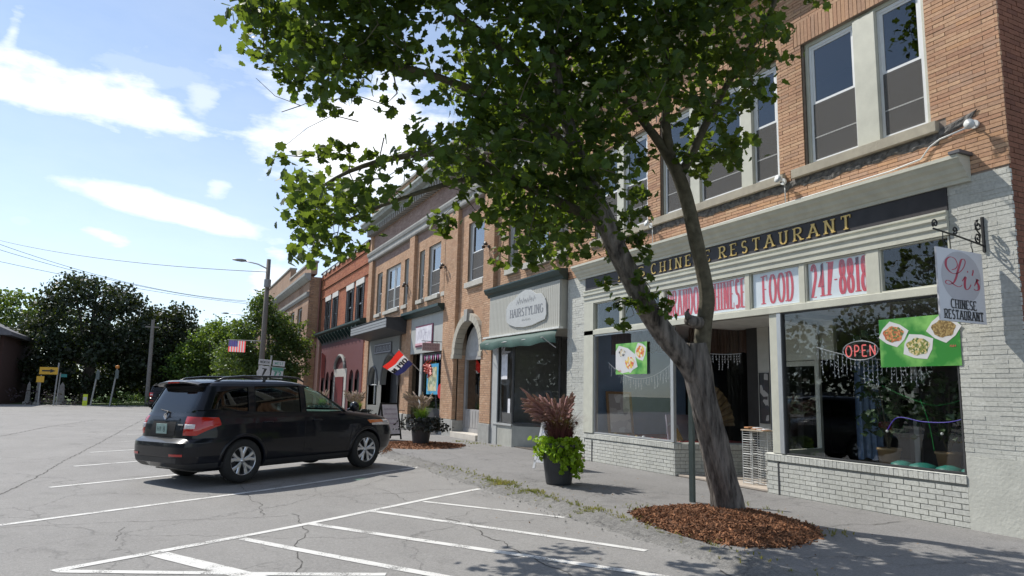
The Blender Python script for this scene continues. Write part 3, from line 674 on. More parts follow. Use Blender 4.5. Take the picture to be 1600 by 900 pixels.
pil = [(19.42, 20.20), (22.55, 23.72), (27.45, 28.10), (34.2, 34.9)]
wins = [(15.10, 15.75, 5.24, 7.25), (16.18, 17.50, 5.24, 7.25), (18.02, 18.68, 5.24, 7.25), (20.42, 21.86, 5.24, 7.30),
        (23.75, 24.15, 5.22, 7.25), (24.62, 25.98, 5.22, 7.25), (26.48, 27.12, 5.22, 7.25), (28.50, 29.14, 5.22, 7.25), (29.75, 32.05, 5.22, 7.25), (32.72, 33.60, 5.22, 7.25)]
shops = [(15.08, 19.40, -.2, 4.66), (20.32, 22.48, -.2, 4.05), (23.72, 27.90, -.2, 4.62), (29.14, 34.18, -.2, 4.72)]
w_ = MB(); cells(w_, WB, 15.06, 34.9, -.2, 9.62, wins + [(15.08,19.40,-.2,4.66),(20.32,22.48,-.2,4.05),(23.72,27.90,-.2,4.62),(29.14,34.18,-.2,4.72)], -.01, -.3); w_.build('wall', mat('mortar_tan', (.30, .24, .18), .95, .2, 12), BB)
q = MB()
for a, b in pil: MB().box(8.69, 8.83, a+.01, b-.01, .66, 8.0).build('pier_core', MATS['mortar_tan'], BB)
bs = []
def nb(*_): pass
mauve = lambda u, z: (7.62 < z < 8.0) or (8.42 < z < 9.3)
hw = wins + [(15.08,19.40,-.2,4.70),(20.25,22.55,-.2,2.9),(23.72,27.90,-.2,4.66),(29.14,34.18,-.2,4.76)] + [(a, b, -.2, 8.0) for a, b in pil] + [(a-.07, b+.07, 5.04, 5.24) for a, b, c, d in wins] + [(15.0, 34.9, 8.0, 8.42)]
def archok(u, z): return hypot(u-21.4, z-2.87) > 1.36 or z < 2.87
allr = brick_rects(15.06, 34.9, .66, 9.55, .0685, .213, hw)
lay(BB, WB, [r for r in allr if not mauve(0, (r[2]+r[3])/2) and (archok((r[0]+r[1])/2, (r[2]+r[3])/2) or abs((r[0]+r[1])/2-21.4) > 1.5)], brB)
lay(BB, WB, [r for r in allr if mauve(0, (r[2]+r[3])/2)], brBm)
for a, b in pil:
    lay(BB, PB, brick_rects(a, b, .70, 8.0, .0685, .213), brB)
    lay(BB, Map((8.68, a, 0), (1, 0, 0), (0, -1, 0)), brick_rects(0, .14, .70, 8.0, .0685, .213), brB)
for a, b in pil + [(28.10, 29.14)]:
    if a != 28.10: MB().box(8.655, 8.84, a-.02, b+.02, -.15, .68).build('pier_base', stone_g, BB, bevel=.01)
# shop-level piers: fill between 28.10 and 29.14
MB().box(8.655, 8.84, 27.93, 29.12, -.15, .68).build('pier_base', stone_g, BB, bevel=.01)
# bands, cornice, dentils, parapet
molding([(-.06,8.0),(.10,8.0),(.12,8.06),(.12,8.22),(.17,8.26),(.2,8.36),(.2,8.42),(-.06,8.42)], 15.06, 34.95).build('stone_band', stone_g, BB)
molding([(-.06,9.55),(.12,9.55),(.16,9.62),(.18,9.72),(.42,9.76),(.46,9.84),(.54,9.90),(.54,9.98),(-.06,10.02)], 15.06, 35.35).build('cornice', mat('cornice_grey', (.37, .40, .39), .7, .15, 4, .3, 40, dirt=.3), BB)
dm = MB().box(-.15, .15, -.07, .07, -.13, .13).mesh('dentil', (0, 0, 0)); dm.materials.append(mat('dentil_stone', (.26, .245, .22), .8))
for i in range(66):
    y = 15.3 + i*.3; o = bpy.data.objects.new('dentil', dm); COL.objects.link(o); o.parent = BB; o.location = Vector((8.64, y, 9.42)) - BB.location
pm2 = Map((8.86, 0, 0), (0, 1, 0), (-1, 0, 0)); q = MB(); cells(q, pm2, 15.06, 34.9, 10.0, 10.86, [], -.01, -.3); q.build('parapet', MATS['mortar_tan'], BB)
lay(BB, pm2, brick_rects(15.06, 34.9, 10.02, 10.80, .0685, .213), brB)
MB().box(8.78, 9.22, 15.0, 34.96, 10.80, 10.9).build('coping', stone_g, BB)
ep = Map((8.86, 34.9, 0), (1, 0, 0), (0, 1, 0)); q = MB(); cells(q, Map((8.7, 34.9, 0), (1, 0, 0), (0, 1, 0)), 0, 9, 4.5, 10.8, [], 0, -.3); q.build('end_wall', brB, BB)
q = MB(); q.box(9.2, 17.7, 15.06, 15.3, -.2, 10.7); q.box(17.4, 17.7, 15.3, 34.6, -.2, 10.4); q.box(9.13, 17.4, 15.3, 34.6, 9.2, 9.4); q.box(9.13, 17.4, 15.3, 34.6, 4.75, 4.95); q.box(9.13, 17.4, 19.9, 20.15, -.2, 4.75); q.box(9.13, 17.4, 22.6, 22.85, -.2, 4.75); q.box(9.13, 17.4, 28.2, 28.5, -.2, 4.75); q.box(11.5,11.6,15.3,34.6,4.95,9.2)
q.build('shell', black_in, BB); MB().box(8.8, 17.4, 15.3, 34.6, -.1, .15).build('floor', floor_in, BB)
wsm = mat('sill_pale', (.46, .44, .40), .8, .1, 6, dirt=.2); trim_g = mat('trim_grey', (.42, .43, .42), .5, .06, 5)
mat('blind_bright', (.62, .63, .64), .7)
for i, (a, b, c, d) in enumerate(wins):
    MB().box(8.72, 8.95, a-.06, b+.06, 5.06, c).build('window_sill', wsm, BB, bevel=.008)
    x_ = 8.93; big = b - a > 1
    MB().ring(a, b, c, d, x_-.03, x_+.09, .055 if big else .06).build('window_casing', trim_g, BB)
    if i == 8:
        m_ = (a+b)/2
        MB().box(x_-.02, x_+.08, m_-.05, m_+.05, c+.055, d-.055).build('mullion', trim_g, BB); sash(BB, a+.06, m_-.05, c+.06, d-.06, x_, vinyl, gl_='glass_far'); sash(BB, m_+.05, b-.06, c+.06, d-.06, x_, vinyl, gl_='glass_far')
    else: sash(BB, a+.065, b-.065, c+.06, d-.06, x_, trim_g if not big else vinyl, gl_='glass_far', screen=(i not in (1,)))
# --- arched entrance
def archp(cy, z0, r, n=18, pt=.0): return [(cy + r*cos(pi*i/n), z0 + (r+pt)*sin(pi*i/n)) for i in range(n+1)]
A0, A1 = archp(21.4, 2.87, 1.06), archp(21.4, 2.87, 1.30)
q = MB()
for i in range(18):                                    # voussoirs, one by one
    r0, r1 = 1.065, 1.31; t0, t1 = pi*i/18 + .004, pi*(i+1)/18 - .004
    P = [(21.4 + r*cos(t), 2.87 + r*sin(t)) for r, t in ((r0, t0), (r1, t0), (r1, t1), (r0, t1))]
    MB().prism(P, lambda u, v, d: (8.66+d, u, v), 0, .30).build('arch_stone', stone, BB, bevel=.006, fix=True)
MB().prism([(21.30, 3.90), (21.50, 3.90), (21.56, 4.30), (21.24, 4.30)], lambda u, v, d: (8.60+d, u, v), 0, .2).build('keystone', stone_g, BB, bevel=.01, fix=True)
q = MB()
for sgn in (-1, 1):
    P = [(21.4 + sgn*1.3*cos(t*pi/2/9), 2.87 + 1.3*sin(t*pi/2/9)) for t in range(10)] + [(21.4, 4.3), (21.4 + sgn*1.3, 4.3)]
    q.prism(P, lambda u, v, d: (8.81+d, u, v), 0, .2)
q.build('spandrel', brB, BB, fix=True)
for a, b in ((20.10, 20.36), (22.44, 22.70)):
    MB().box(8.63, 8.95, a, b, 2.72, 2.87).build('impost', stone, BB, bevel=.01)
# reveal of the arch: brick jambs running back to the door
jl = Map((8.83, 22.46, 0), (1, 0, 0), (0, -1, 0)); q = MB(); cells(q, jl, 0, .30, -.1, 2.87, [], -.01, -.2); q.build('jamb', MATS['mortar_tan'], BB); lay(BB, jl, brick_rects(0, .30, .66, 2.85, .0685, .213), brD if False else brB)
MB().box(8.66, 9.12, 22.42, 22.62, -.1, .66).build('jamb_base', stone_g, BB)
MB().box(8.83, 9.14, 20.2, 20.34, -.1, 2.87).build('jamb', MATS['mortar_tan'], BB)
MB().box(8.62, 9.4, 20.3, 22.5, .12, .30).build('door_step', mat('step_stone', (.52, .48, .42), .8, .1, 5), BB, bevel=.01)
P = archp(21.4, 2.80, 1.06); q = MB(); q.prism(P, lambda u, v, d: (9.08+d, u, v), 0, .05); q.build('arch_infill', mat('infill_grey', (.40, .40, .39), .7), BB, fix=True)
dm_ = mat('door_grey', (.33, .32, .31), .6, .1, 5)
f = MB().ring(20.36, 22.44, .30, 2.80, 9.06, 9.16, .12).build('door', dm_, BB); MB().box(9.08, 9.14, 20.48, 22.32, .42, 1.05).build('door_panel', dm_, f); MB().box(9.10, 9.11, 20.48, 22.32, 1.05, 2.68).build('pane', MATS['glass_shop'], f)
for i in range(8): MB().box(9.07, 9.08, 20.5+i*.23, 20.68+i*.23, .46, 1.0).build('board', dm_, f)
MB().box(9.03, 9.04, 20.45, 20.85, 2.0, 2.65).build('notice', mat('paper', (.6, .6, .62), .8), f)
# --- salon front
grn = mat('dark_green', (.012, .034, .030), .45, .15, 5); slat_m = mat('slat_paint', (.42, .415, .38), .6, .06, 5, dirt=.1)
molding([(.10,4.45),(.24,4.45),(.26,4.52),(.34,4.56),(.38,4.66),(.38,4.70),(.10,4.72)], 14.95, 19.55, 8.82).build('salon_cornice', grn, BB)
q = MB().box(8.60, 8.9, 15.08, 19.38, 3.22, 4.45); q.build('fascia', slat_m, BB)
me = MB().box(8.575, 8.598, -.042, .042, 3.24, 4.44).mesh('slat', (0, 0, 0)); me.materials.append(slat_m)
for i in range(44):
    o = bpy.data.objects.new('slat', me); COL.objects.link(o); o.parent = BB; o.location = Vector((0, 15.15 + i*.097, 0)) - BB.location
MB().box(8.50, 8.62, 15.0, 19.66, 3.21, 3.26).build('awning_rail', mat('white_rail', (.66, .66, .62), .5), BB)
sb = mat('salon_panel', (.42, .42, .385), .6, .1, 5, dirt=.2)
MB().box(8.74, 8.80, 18.00, 19.22, .0, .70).build('bulkhead_panel', sb, BB)
ang = Map((8.74, 18.0, 0), Vector((.95, -1.0, 0)).normalized(), Vector((-.72, -.69, 0)).normalized())
q = MB(); cells(q, ang, 0, 1.35, 0, .70, [], 0, -.06); q.build('bulkhead_panel', sb, BB)
MB().box(8.70, 9.7, 17.98, 19.24, .70, .75).build('salon_sill', trim_g, BB)
f = shopwin(BB, 18.04, 19.0, .75, 3.2, 8.75, dkf, .03)
q = MB(); cells(q, ang, 0, 1.4, .75, 3.2, [(.04, 1.34, .79, 3.15)], 0, -.05); q.build('window_frame', dkf, BB); q = MB(); cells(q, ang, .04, 1.34, .79, 3.15, [], -.02, -.025); q.build('pane', MATS['glass_shop'], BB)
MB().box(8.72, 8.86, 19.0, 19.40, -.1, 3.22).build('side_post', trim_g, BB)
f = MB().ring(15.55, 16.95, .15, 3.1, 9.85, 9.92, .10).build('salon_door', dkf, BB); MB().box(9.88, 9.89, 15.65, 16.85, .25, 3.0).build('pane', MATS['glass_shop'], f)
MB().box(9.80, 9.95, 15.1, 15.55, .15, 3.2).build('door_side', black_in, BB); MB().box(8.8, 9.9, 15.1, 17.95, 3.2, 3.28).build('lobby_ceiling', sb, BB)
MB().box(9.2, 14, 19.75, 19.88, .2, 4.5).build('salon_wall', mat('salon_wall', (.42, .41, .39), .8), BB)
pap = mat('paper_white', (.7, .7, .72), .8)
MB().box(8.742, 8.745, 18.38, 18.78, 2.0, 2.72).build('window_notice', pap, BB); MB().box(8.742, 8.745, 18.15, 18.3, 1.05, 1.45).build('window_notice', pap, BB)
# --- gift shop front
MB().box(8.70, 8.9, 23.73, 27.92, 3.06, 4.50).build('gift_fascia', mat('fascia_grey', (.40, .41, .40), .6, .06, 4, dirt=.1), BB)
molding([(.10,4.50),(.26,4.50),(.30,4.58),(.40,4.64),(.40,4.74),(.10,4.76)], 23.62, 28.1, 8.82).build('gift_cornice', grn, BB)
shopwin(BB, 23.74, 26.05, .95, 3.02, 8.78, dkf, .04); MB().box(8.74, 8.84, 26.06, 26.30, -.1, 3.05).build('post', trim_g, BB); MB().box(8.78, 8.9, 23.74, 26.05, -.1, .94).build('gift_bulkhead', mat('dark_panel', (.04, .04, .045), .5), BB)
f = MB().ring(26.5, 27.6, .15, 2.7, 10.1, 10.16, .09).build('gift_door', dkf, BB); MB().box(10.12, 10.13, 26.6, 27.5, .3, 2.6).build('pane', MATS['glass_shop'], f); MB().box(8.9, 10.2, 26.06, 26.12, .9, 3.0).build('lobby_pane', MATS['glass_shop'], BB)
# --- grey painted front with two arches and a flat canopy
gp = mat('grey_paint', (.20, .20, .19), .7, .08, 4, .3, 60, dirt=.1)
def plate(mp, u0, u1, z0, z1, arches, d0, d1, n=14):
    """wall plate with round-headed openings (cy, half width, spring z, base z)"""
    mb = MB(); us = [u0]
    ar = sorted(arches); cur = u0
    for cy, hw_, zs, zb in ar:
        cells(mb, mp, cur, cy-hw_, z0, z1, [], d0, d1)
        if zb > z0: cells(mb, mp, cy-hw_, cy+hw_, z0, zb, [], d0, d1)
        pts = [(cy + hw_*cos(pi*i/n), zs + hw_*sin(pi*i/n)) for i in range(n+1)]
        for (a, b), (c, d) in zip(pts, pts[1:]):
            mb.add([mp(a, b, d0), mp(a, z1, d0), mp(c, z1, d0), mp(c, d, d0), mp(a, b, d1), mp(c, d, d1)], [(0,1,2,3), (0,3,5,4)])
        for s in (-1, 1): mb.add([mp(cy+s*hw_, zb, d0), mp(cy+s*hw_, zs, d0), mp(cy+s*hw_, zs, d1), mp(cy+s*hw_, zb, d1)], [(0,1,2,3)])
        cur = cy + hw_
    cells(mb, mp, cur, u1, z0, z1, [], d0, d1); return mb
GM = Map((8.74, 0, 0), (0, 1, 0), (-1, 0, 0))
plate(GM, 29.14, 34.18, -.1, 4.72, [(30.4, 1.28, 1.85, -.1), (33.2, .78, 1.85, .9)], 0, -.2).build('grey_front', gp, BB, fix=True)
MB().box(9.2, 9.25, 29.1, 31.8, .1, 3.3).build('arch_door', mat('door_charcoal', (.045, .045, .045), .6), BB); MB().box(8.86, 8.87, 32.4, 34.0, .9, 2.7).build('arch_pane', MATS['glass_far'], BB)
q = MB(); q.tube([(8.85, 33.2, .95), (8.85, 33.2, 2.6)], .03); q.tube([(8.85, 32.45, 1.85), (8.85, 33.95, 1.85)], .03); q.build('arch_window_bar', trim_g, BB)
for cy, r in ((30.4, 1.36), (33.2, .86)):
    q = MB(); q.tube([(8.72, cy + r*cos(pi*i/16), 1.85 + r*sin(pi*i/16)) for i in range(17)], .05, 6); q.build('arch_hood', mat('hood_dark', (.10, .10, .10), .6), BB)
cz = mat('canopy_shaded', (.04, .042, .045), .5); cf = mat('canopy_face', (.27, .28, .29), .5, .06, 4)  # shading of the canopy end is put into its dark body colour
mb = MB(); mb.add([(7.82,28.05,4.15),(7.82,28.05,4.53),(8.72,28.05,4.70),(8.72,28.05,3.95),(7.82,34.2,4.15),(7.82,34.2,4.53),(8.72,34.2,4.70),(8.72,34.2,3.95)], [(0,3,2,1),(4,5,6,7),(0,1,5,4),(1,2,6,5),(0,4,7,3),(2,3,7,6)]); mb.build('canopy', cz, BB)
for i in range(3): MB().box(7.79, 7.82, 28.03, 34.22, 4.17+i*.12, 4.27+i*.12).build('canopy_board', cf, BB)
MB().box(7.78, 8.7, 28.02, 34.23, 4.545, 4.58).build('canopy_edge', cz, BB)
set_bricks(BB, 0)

# ------------------------------------------------------------------ red brick building
RC = thing('red_building', 'red brick building with dark shuttered windows over a maroon arched shopfront', 'building', (XF, 41, .1))
RM = Map((8.76, 0, 0), (0, 1, 0), (-1, 0, 0))
rw = [(35.9, 37.55, 5.18, 7.12), (38.2, 39.9, 5.18, 7.12), (42.2, 43.7, 5.2, 7.15), (44.3, 45.9, 5.2, 7.15)]
q = MB(); cells(q, RM, 34.92, 47.3, -.1, 9.1, rw + [(35.45, 46.45, -.1, 4.9)], -.01, -.3); q.build('wall', mat('mortar_red', (.25, .13, .08), .95), RC)
lay(RC, RM, brick_rects(34.92, 47.3, .3, 7.45, .0685, .213, rw + [(35.45, 46.45, -.1, 5.0)]), brC)
for z0, z1, d in ((7.45, 7.6, .06), (7.6, 8.05, .03), (8.05, 8.25, .09), (8.25, 8.7, .05), (8.7, 9.05, .11)):
    lay(RC, Map((8.76-d, 0, 0), (0, 1, 0), (-1, 0, 0)), brick_rects(34.92, 47.3, z0, z1, .0685, .213), brC)
    MB().box(8.77-d, 8.80, 34.92, 47.3, z0, z1-.005).build('corbel_course', MATS['mortar_red'], RC)
MB().box(8.60, 9.2, 34.9, 47.4, 9.1, 9.2).build('coping', mat('coping_dark', (.06, .06, .06), .6), RC)
for i in range(9): MB().box(8.585, 8.60, 35.3+i*1.3, 36.1+i*1.3, 8.96, 9.1).build('coping_patch', mat('peeled_white', (.55, .54, .5), .8), RC)
q = MB(); q.box(9.1, 17, 34.95, 35.2, 0, 8.6); q.box(9.1, 17, 47.0, 47.3, 0, 9.0); q.box(9.1, 17, 35.2, 47, 8.3, 8.5); q.box(16.7, 17, 35.2, 47, 0, 8.3); q.box(9.1, 16.7, 35.2, 47, 4.9, 5.0); q.box(11, 11.1, 35.2, 47, 5, 8.3); q.build('shell', black_in, RC)
shut = mat('shutter_black', (.022, .022, .024), .5, .1, 6)
for a, b, c, d in rw:
    MB().box(8.70, 8.9, a-.05, b+.05, d, d+.30).build('lintel', mat('lintel_white', (.6, .58, .54), .7), RC); MB().box(8.68, 8.95, a-.05, b+.05, c-.12, c).build('window_sill', MATS['lintel_white'], RC)
    f = MB().ring(a, b, c, d, 8.84, 8.92, .08).build('window', vinyl, RC); m_ = (a+b)/2
    MB().box(8.87, 8.88, a+.08, b-.08, c+.08, d-.08).build('pane', MATS['glass_far'], f); MB().box(8.85, 8.90, a+.08, b-.08, (c+d)/2-.03, (c+d)/2+.03).build('meeting_rail', vinyl, f)
    for u0, u1 in ((a-.02, a+.40), (b-.40, b+.02)):
        s_ = MB().ring(u0, u1, c, d, 8.72, 8.76, .05).build('shutter', shut, RC)
        sl = MB()
        for k in range(16): z = c+.07+k*(d-c-.14)/16; sl.add([(8.735, u0+.05, z), (8.735, u1-.05, z), (8.758, u1-.05, z+.1), (8.758, u0+.05, z+.1)], [(0,1,2,3)])
        sl.build('louvres', shut, s_)
molding([(0,4.9),(.12,4.92),(.3,4.98),(.42,5.04),(.42,5.14),(0,5.22)], 34.9, 48.6).build('shop_cornice', grn, RC)
MB().box(8.72, 8.9, 35.45, 46.45, 4.35, 4.9).build('bracket_band', mat('band_dark', (.06, .045, .045), .6), RC)
for i in range(13):
    y = 35.8 + i*.85; MB().prism([(0,0),(.34,.42),(.34,.5),(0,.5)], lambda u, v, d: (8.72-u, y+d, 4.4+v), 0, .16).build('bracket', grn, RC, fix=True)
mar = mat('maroon_paint', (.13, .042, .044), .6, .06, 4)
plate(Map((8.74,0,0),(0,1,0),(-1,0,0)), 35.45, 46.45, -.1, 4.35, [(36.4, .5, 2.15, .3), (37.7, .5, 2.15, .3), (42.6, .5, 2.15, .3), (44.0, .5, 2.15, .3), (45.4, .5, 2.15, .3)], 0, -.2).build('maroon_front', mar, RC, fix=True)
MB().box(8.86, 8.9, 35.5, 46.4, .2, 3.0).build('arch_shutters', shut, RC)
MB().box(8.70, 8.74, 38.75, 41.9, .1, 2.75).build('door_surround', mat('surround_grey', (.42, .40, .37), .7), RC); MB().box(8.66, 8.70, 39.3, 41.35, .1, 2.3).build('door', mat('door_red', (.14, .02, .025), .5), RC)
q = MB(); q.tube([(8.66, 40.3 + 1.25*cos(pi*i/12), 2.75 + .75*sin(pi*i/12)) for i in range(13)], .09, 6); q.build('door_hood', gp, RC)
MB().box(8.60, 8.76, 46.5, 47.5, -.1, 4.95).build('end_pier', mat('pier_pink', (.38, .22, .17), .7, .1, 4), RC)
set_bricks(RC, 0)
q = MB(); q.tube([(8.62, 47.55, .1), (8.62, 47.55, 8.9)], .07); tag(q.build('downpipe', mat('pipe_red', (.25, .11, .08), .6)), 'brown downpipe between the red brick and the grey-corniced building', 'downpipe')

# ------------------------------------------------------------------ tan building standing forward beyond it
TB = thing('corner_block', 'brown brick building with stepped parapet and grey cornice standing forward of the row', 'building', (7.93, 60, .1))
TM = Map((7.93, 0, 0), (0, 1, 0), (-1, 0, 0)); TS = Map((7.93, 47.65, 0), (1, 0, 0), (0, -1, 0))
brT = ramp_brick('brick_brown', [(.30,.19,.13), (.35,.23,.16), (.27,.165,.11), (.38,.27,.2)])
tw = [(50.0 + i*3.3, 51.9 + i*3.3, 4.9, 7.2) for i in range(8)]
q = MB(); cells(q, TM, 47.65, 80, -.1, 9.0, tw + [(50, 78, -.1, 3.4)], 0, -.3); cells(q, TS, .01, 9, -.1, 9.0, [], -.01, -.3); q.build('wall', brT, TB)
lay(TB, TS, brick_rects(.02, .85, .3, 9.0, .0685, .213), brB)
for a, b, c, d in tw: f = MB().ring(a, b, c, d, 8.05, 8.12, .12).build('window', trim_g, TB); MB().box(8.08, 8.09, a+.1, b-.1, c+.1, d-.1).build('pane', MATS['glass_far'], f); MB().box(7.86, 8.1, a-.1, b+.1, c-.15, c).build('window_sill', wsm, TB)
molding([(0,7.65),(.1,7.65),(.18,7.8),(.2,7.95),(0,7.98)], 47.5, 80, 7.93).build('stone_band', stone_g, TB)
molding([(0,8.7),(.1,8.7),(.28,8.85),(.40,9.0),(.42,9.15),(0,9.2)], 47.3, 80, 7.93).build('cornice', stone_g, TB)
q = MB(); q.box(7.98, 8.4, 47.7, 57, 9.2, 10.0); q.box(7.98, 8.4, 57, 80, 9.2, 10.9); q.build('parapet', brT, TB); q = MB(); q.box(7.9, 8.46, 47.6, 57, 10.0, 10.12); q.box(7.9, 8.46, 57, 80, 10.9, 11.02); q.build('coping', stone_g, TB)
q = MB(); q.box(8.3, 16.9, 47.96, 48.2, 0, 9); q.box(8.25, 17, 48.2, 80, 8.8, 8.95); q.box(16.8, 17, 48.2, 80, 0, 8.8); q.box(10, 10.1, 48.2, 80, 0, 8.8); q.build('shell', black_in, TB)
MB().box(8.1, 8.2, 50, 78, .1, 3.4).build('shop_glazing', MATS['glass_far'], TB)
set_bricks(TB, 0)
# ------------------------------------------------------------------ foliage tools
LEAF_O = [(0,-.48),(.12,-.36),(.36,-.36),(.36,-.14),(.56,.04),(.40,.16),(.40,.40),(.20,.36),(0,.56),(-.20,.36),(-.40,.40),(-.40,.16),(-.56,.04),(-.36,-.14),(-.36,-.36),(-.12,-.36)]
LEAF_S = [(0,-.5),(.3,-.22),(.52,.0),(.26,.16),(.30,.42),(0,.55),(-.30,.42),(-.26,.16),(-.52,0),(-.3,-.22)]
def rndrot(up=.55):
    """a leaf frame: normal mostly upward, random heading"""
    n_ = Vector((random.gauss(0, 1), random.gauss(0, 1), random.gauss(0, 1) + 1.6*up)).normalized()
    a = Vector((random.gauss(0, 1), random.gauss(0, 1), random.gauss(0, .5) - .35)); a = (a - n_*a.dot(n_))
    if a.length < .01: a = n_.orthogonal()
    a.normalize(); return a.cross(n_), a, n_
def leaf(mb, c, size, shape=LEAF_S, up=.55):
    u, a, n_ = rndrot(up); c = Vector(c); w = random.uniform(.85, 1.1)
    fold = random.uniform(.05, .25)
    vs = [c + u*x*size*w + a*y*size + n_*(abs(x)*fold - y*y*.25)*size for x, y in shape]
    k = len(vs); h = k//2
    mb.add(vs, [tuple(range(0, h+1)), tuple([0] + list(range(h, k)))])
LCARD = [(0,-.5),(.4,-.1),(.25,.4),(-.2,.5),(-.45,0)]
def crown(mb, blobs, n_, size, up=.4, hollow=.45):
    """blobs: (centre, radii); leaves sit in the outer shell of each blob, in uneven clumps"""
    tot = sum(b[1][0]*b[1][1] + b[1][2]*b[1][0] for b in blobs)
    for c, r in blobs:
        k = int(n_ * (r[0]*r[1] + r[2]*r[0])/tot); cl_ = max(3, k//26)
        for _ in range(cl_):
            d = Vector((random.gauss(0, 1), random.gauss(0, 1), random.gauss(0, 1))).normalized(); q = random.uniform(hollow, 1.0)**.6 * random.uniform(.86, 1.1)
            cc = Vector((c[0]+d.x*r[0]*q, c[1]+d.y*r[1]*q, c[2]+d.z*r[2]*q)); sp = size*1.5
            for _ in range(26):
                p = cc + Vector((random.gauss(0, sp), random.gauss(0, sp), random.gauss(0, sp*.6)))
                u, a, nn = rndrot(up); s_ = size*random.uniform(.6, 1.3)
                mb.add([p + u*x*s_ + a*y*s_ for x, y in LCARD], [(0,1,2,3,4)])
leafm = mat('leaf_maple', (.021, .048, .009), .55, .5, 2.5, trans=.36, spec=.3, island=.5)
bark = mat('bark', (.045, .038, .033), .95, .55, 14, 1.0, 46, c2=(.23, .205, .18), stretch=(1, 1, .16))
bark_young = mat('bark_smooth', (.07, .06, .035), .9, .35, 9, .6, 40, c2=(.13, .115, .075))
def far_leaf(name, c, tr=.25): return mat(name, c, .6, .45, .35, trans=tr, island=.4)

# ------------------------------------------------------------------ the maple on the pavement
MT = thing('maple_tree', 'leaning street maple with dark bark forking low, its crown filling the top of the view', 'tree', (6.75, 7.4, .1))
def limb(pts): return [(at(p[0], p[1], p[2]), p[3]) for p in pts]
trunk = limb([(1143,814,9.27,.245),(1139,800,9.27,.205),(1134,770,9.25,.182),(1124,730,9.25,.172),(1113,680,9.25,.168),(1100,630,9.25,.168),(1092,590,9.25,.178),(1087,560,9.25,.175),(1086,535,9.25,.13)])
L1 = limb([(1085,590,9.22,.12),(1066,556,9.2,.142),(1038,522,9.2,.142),(1008,478,9.1,.136),(984,430,9.0,.132),(962,385,8.95,.13),(945,345,8.9,.12),(925,300,8.85,.105),(905,250,8.8,.095),(884,180,8.8,.08),(866,100,8.8,.065),(852,0,8.8,.055),(845,-110,8.7,.04),(850,-230,8.6,.025)])
L2 = limb([(1096,564,9.27,.11),(1099,515,9.3,.106),(1104,470,9.3,.100),(1100,432,9.3,.095),(1088,380,9.3,.092),(1077,330,9.3,.088),(1066,290,9.3,.088),(1052,256,9.3,.085),(1034,228,9.3,.062),(1012,198,9.3,.055),(986,166,9.3,.048),(962,140,9.3,.042),(948,90,9.3,.036),(930,30,9.2,.03),(915,-60,9.1,.022)])
L3 = limb([(1064,272,9.3,.062),(1083,236,9.3,.058),(1100,200,9.25,.052),(1118,168,9.2,.045),(1132,140,9.2,.04),(1162,90,9.2,.045),(1200,30,9.2,.035),(1225,-50,9.1,.025)])
L4 = limb([(1050,252,9.3,.07),(1040,190,9.25,.06),(1042,100,9.2,.05),(1030,20,9.1,.04),(1010,-110,9.0,.03),(980,-260,8.9,.02)])
L5 = limb([(945,350,8.9,.085),(905,332,8.8,.07),(850,304,8.7,.06),(780,268,8.6,.05),(700,240,8.6,.05),(620,246,8.6,.038),(545,268,8.6,.025),(490,300,8.6,.014)])
L6 = limb([(905,250,8.8,.08),(850,200,8.7,.065),(760,150,8.6,.055),(650,110,8.5,.042),(540,88,8.5,.03),(450,50,8.5,.018),(395,12,8.5,.01)])
L7 = limb([(880,180,8.8,.07),(800,90,8.8,.055),(705,15,8.7,.045),(610,-70,8.7,.035),(540,-170,8.6,.02)])
L8 = limb([(780,268,8.6,.04),(690,290,8.4,.03),(600,320,8.4,.022),(530,350,8.4,.014)])
L9 = limb([(866,100,8.8,.06),(940,20,9.2,.045),(1000,-80,9.4,.03),(1080,-190,9.5,.02)])
def smoothpath(P, k=4):
    out = []
    for i in range(len(P)-1):
        p0, p1, p2, p3 = P[max(i-1,0)][0], P[i][0], P[i+1][0], P[min(i+2,len(P)-1)][0]
        for j in range(k):
            t = j/k; q = .5*((2*p1) + (-p0+p2)*t + (2*p0-5*p1+4*p2-p3)*t*t + (-p0+3*p1-3*p2+p3)*t**3)
            out.append((q, P[i][1]*(1-t) + P[i+1][1]*t))
    out.append(P[-1]); return out
def barktube(mb, P, seg, amp, k=4, ph=0):
    P = smoothpath(P, k); pts = [p for p, r in P]; o = len(mb.v); n_ = len(P); prev = None
    for i, (p, r) in enumerate(P):
        t = (pts[min(i+1, n_-1)] - pts[max(i-1, 0)]).normalized()
        a = prev - t*prev.dot(t) if prev is not None else Vector((1, .2, 0)) - t*Vector((1, .2, 0)).dot(t)
        a.normalize(); prev = a; b = t.cross(a)
        for j in range(seg):
            th = 2*pi*j/seg; d = a*cos(th) + b*sin(th)
            rr = r*(1 + amp*(.7*noise.noise(Vector((cos(th)*2.2+ph, sin(th)*2.2, p.z*1.6))) + .5*noise.noise(Vector((cos(th)*6+ph, sin(th)*6, p.z*1.6))) + 1.0*abs(noise.noise(Vector((cos(th)*9+ph, sin(th)*9, p.z*1.9)))) - .25))
            mb.v.append(tuple(p + d*rr))
    for i in range(n_-1):
        for j in range(seg): mb.f.append((o+i*seg+j, o+i*seg+(j+1) % seg, o+(i+1)*seg+(j+1) % seg, o+(i+1)*seg+j))
tm = MB(); barktube(tm, trunk, 72, .22, 16); tm.build('trunk', bark, MT, smooth=True)
for P, s_ in ((L1, 40), (L2, 28)): q = MB(); barktube(q, P, s_, .13, 9, 3); q.build('limb', bark_young if P is L2 else bark, MT, smooth=True)
for P in (L3, L4, L5, L6, L7, L8, L9): q = MB(); barktube(q, P, 10, .06, 3, 5); q.build('limb', bark_young, MT, smooth=True)
q = MB(); s0 = at(1092, 505, 9.22); s1 = at(1076, 500, 9.08); d_ = (s1-s0)
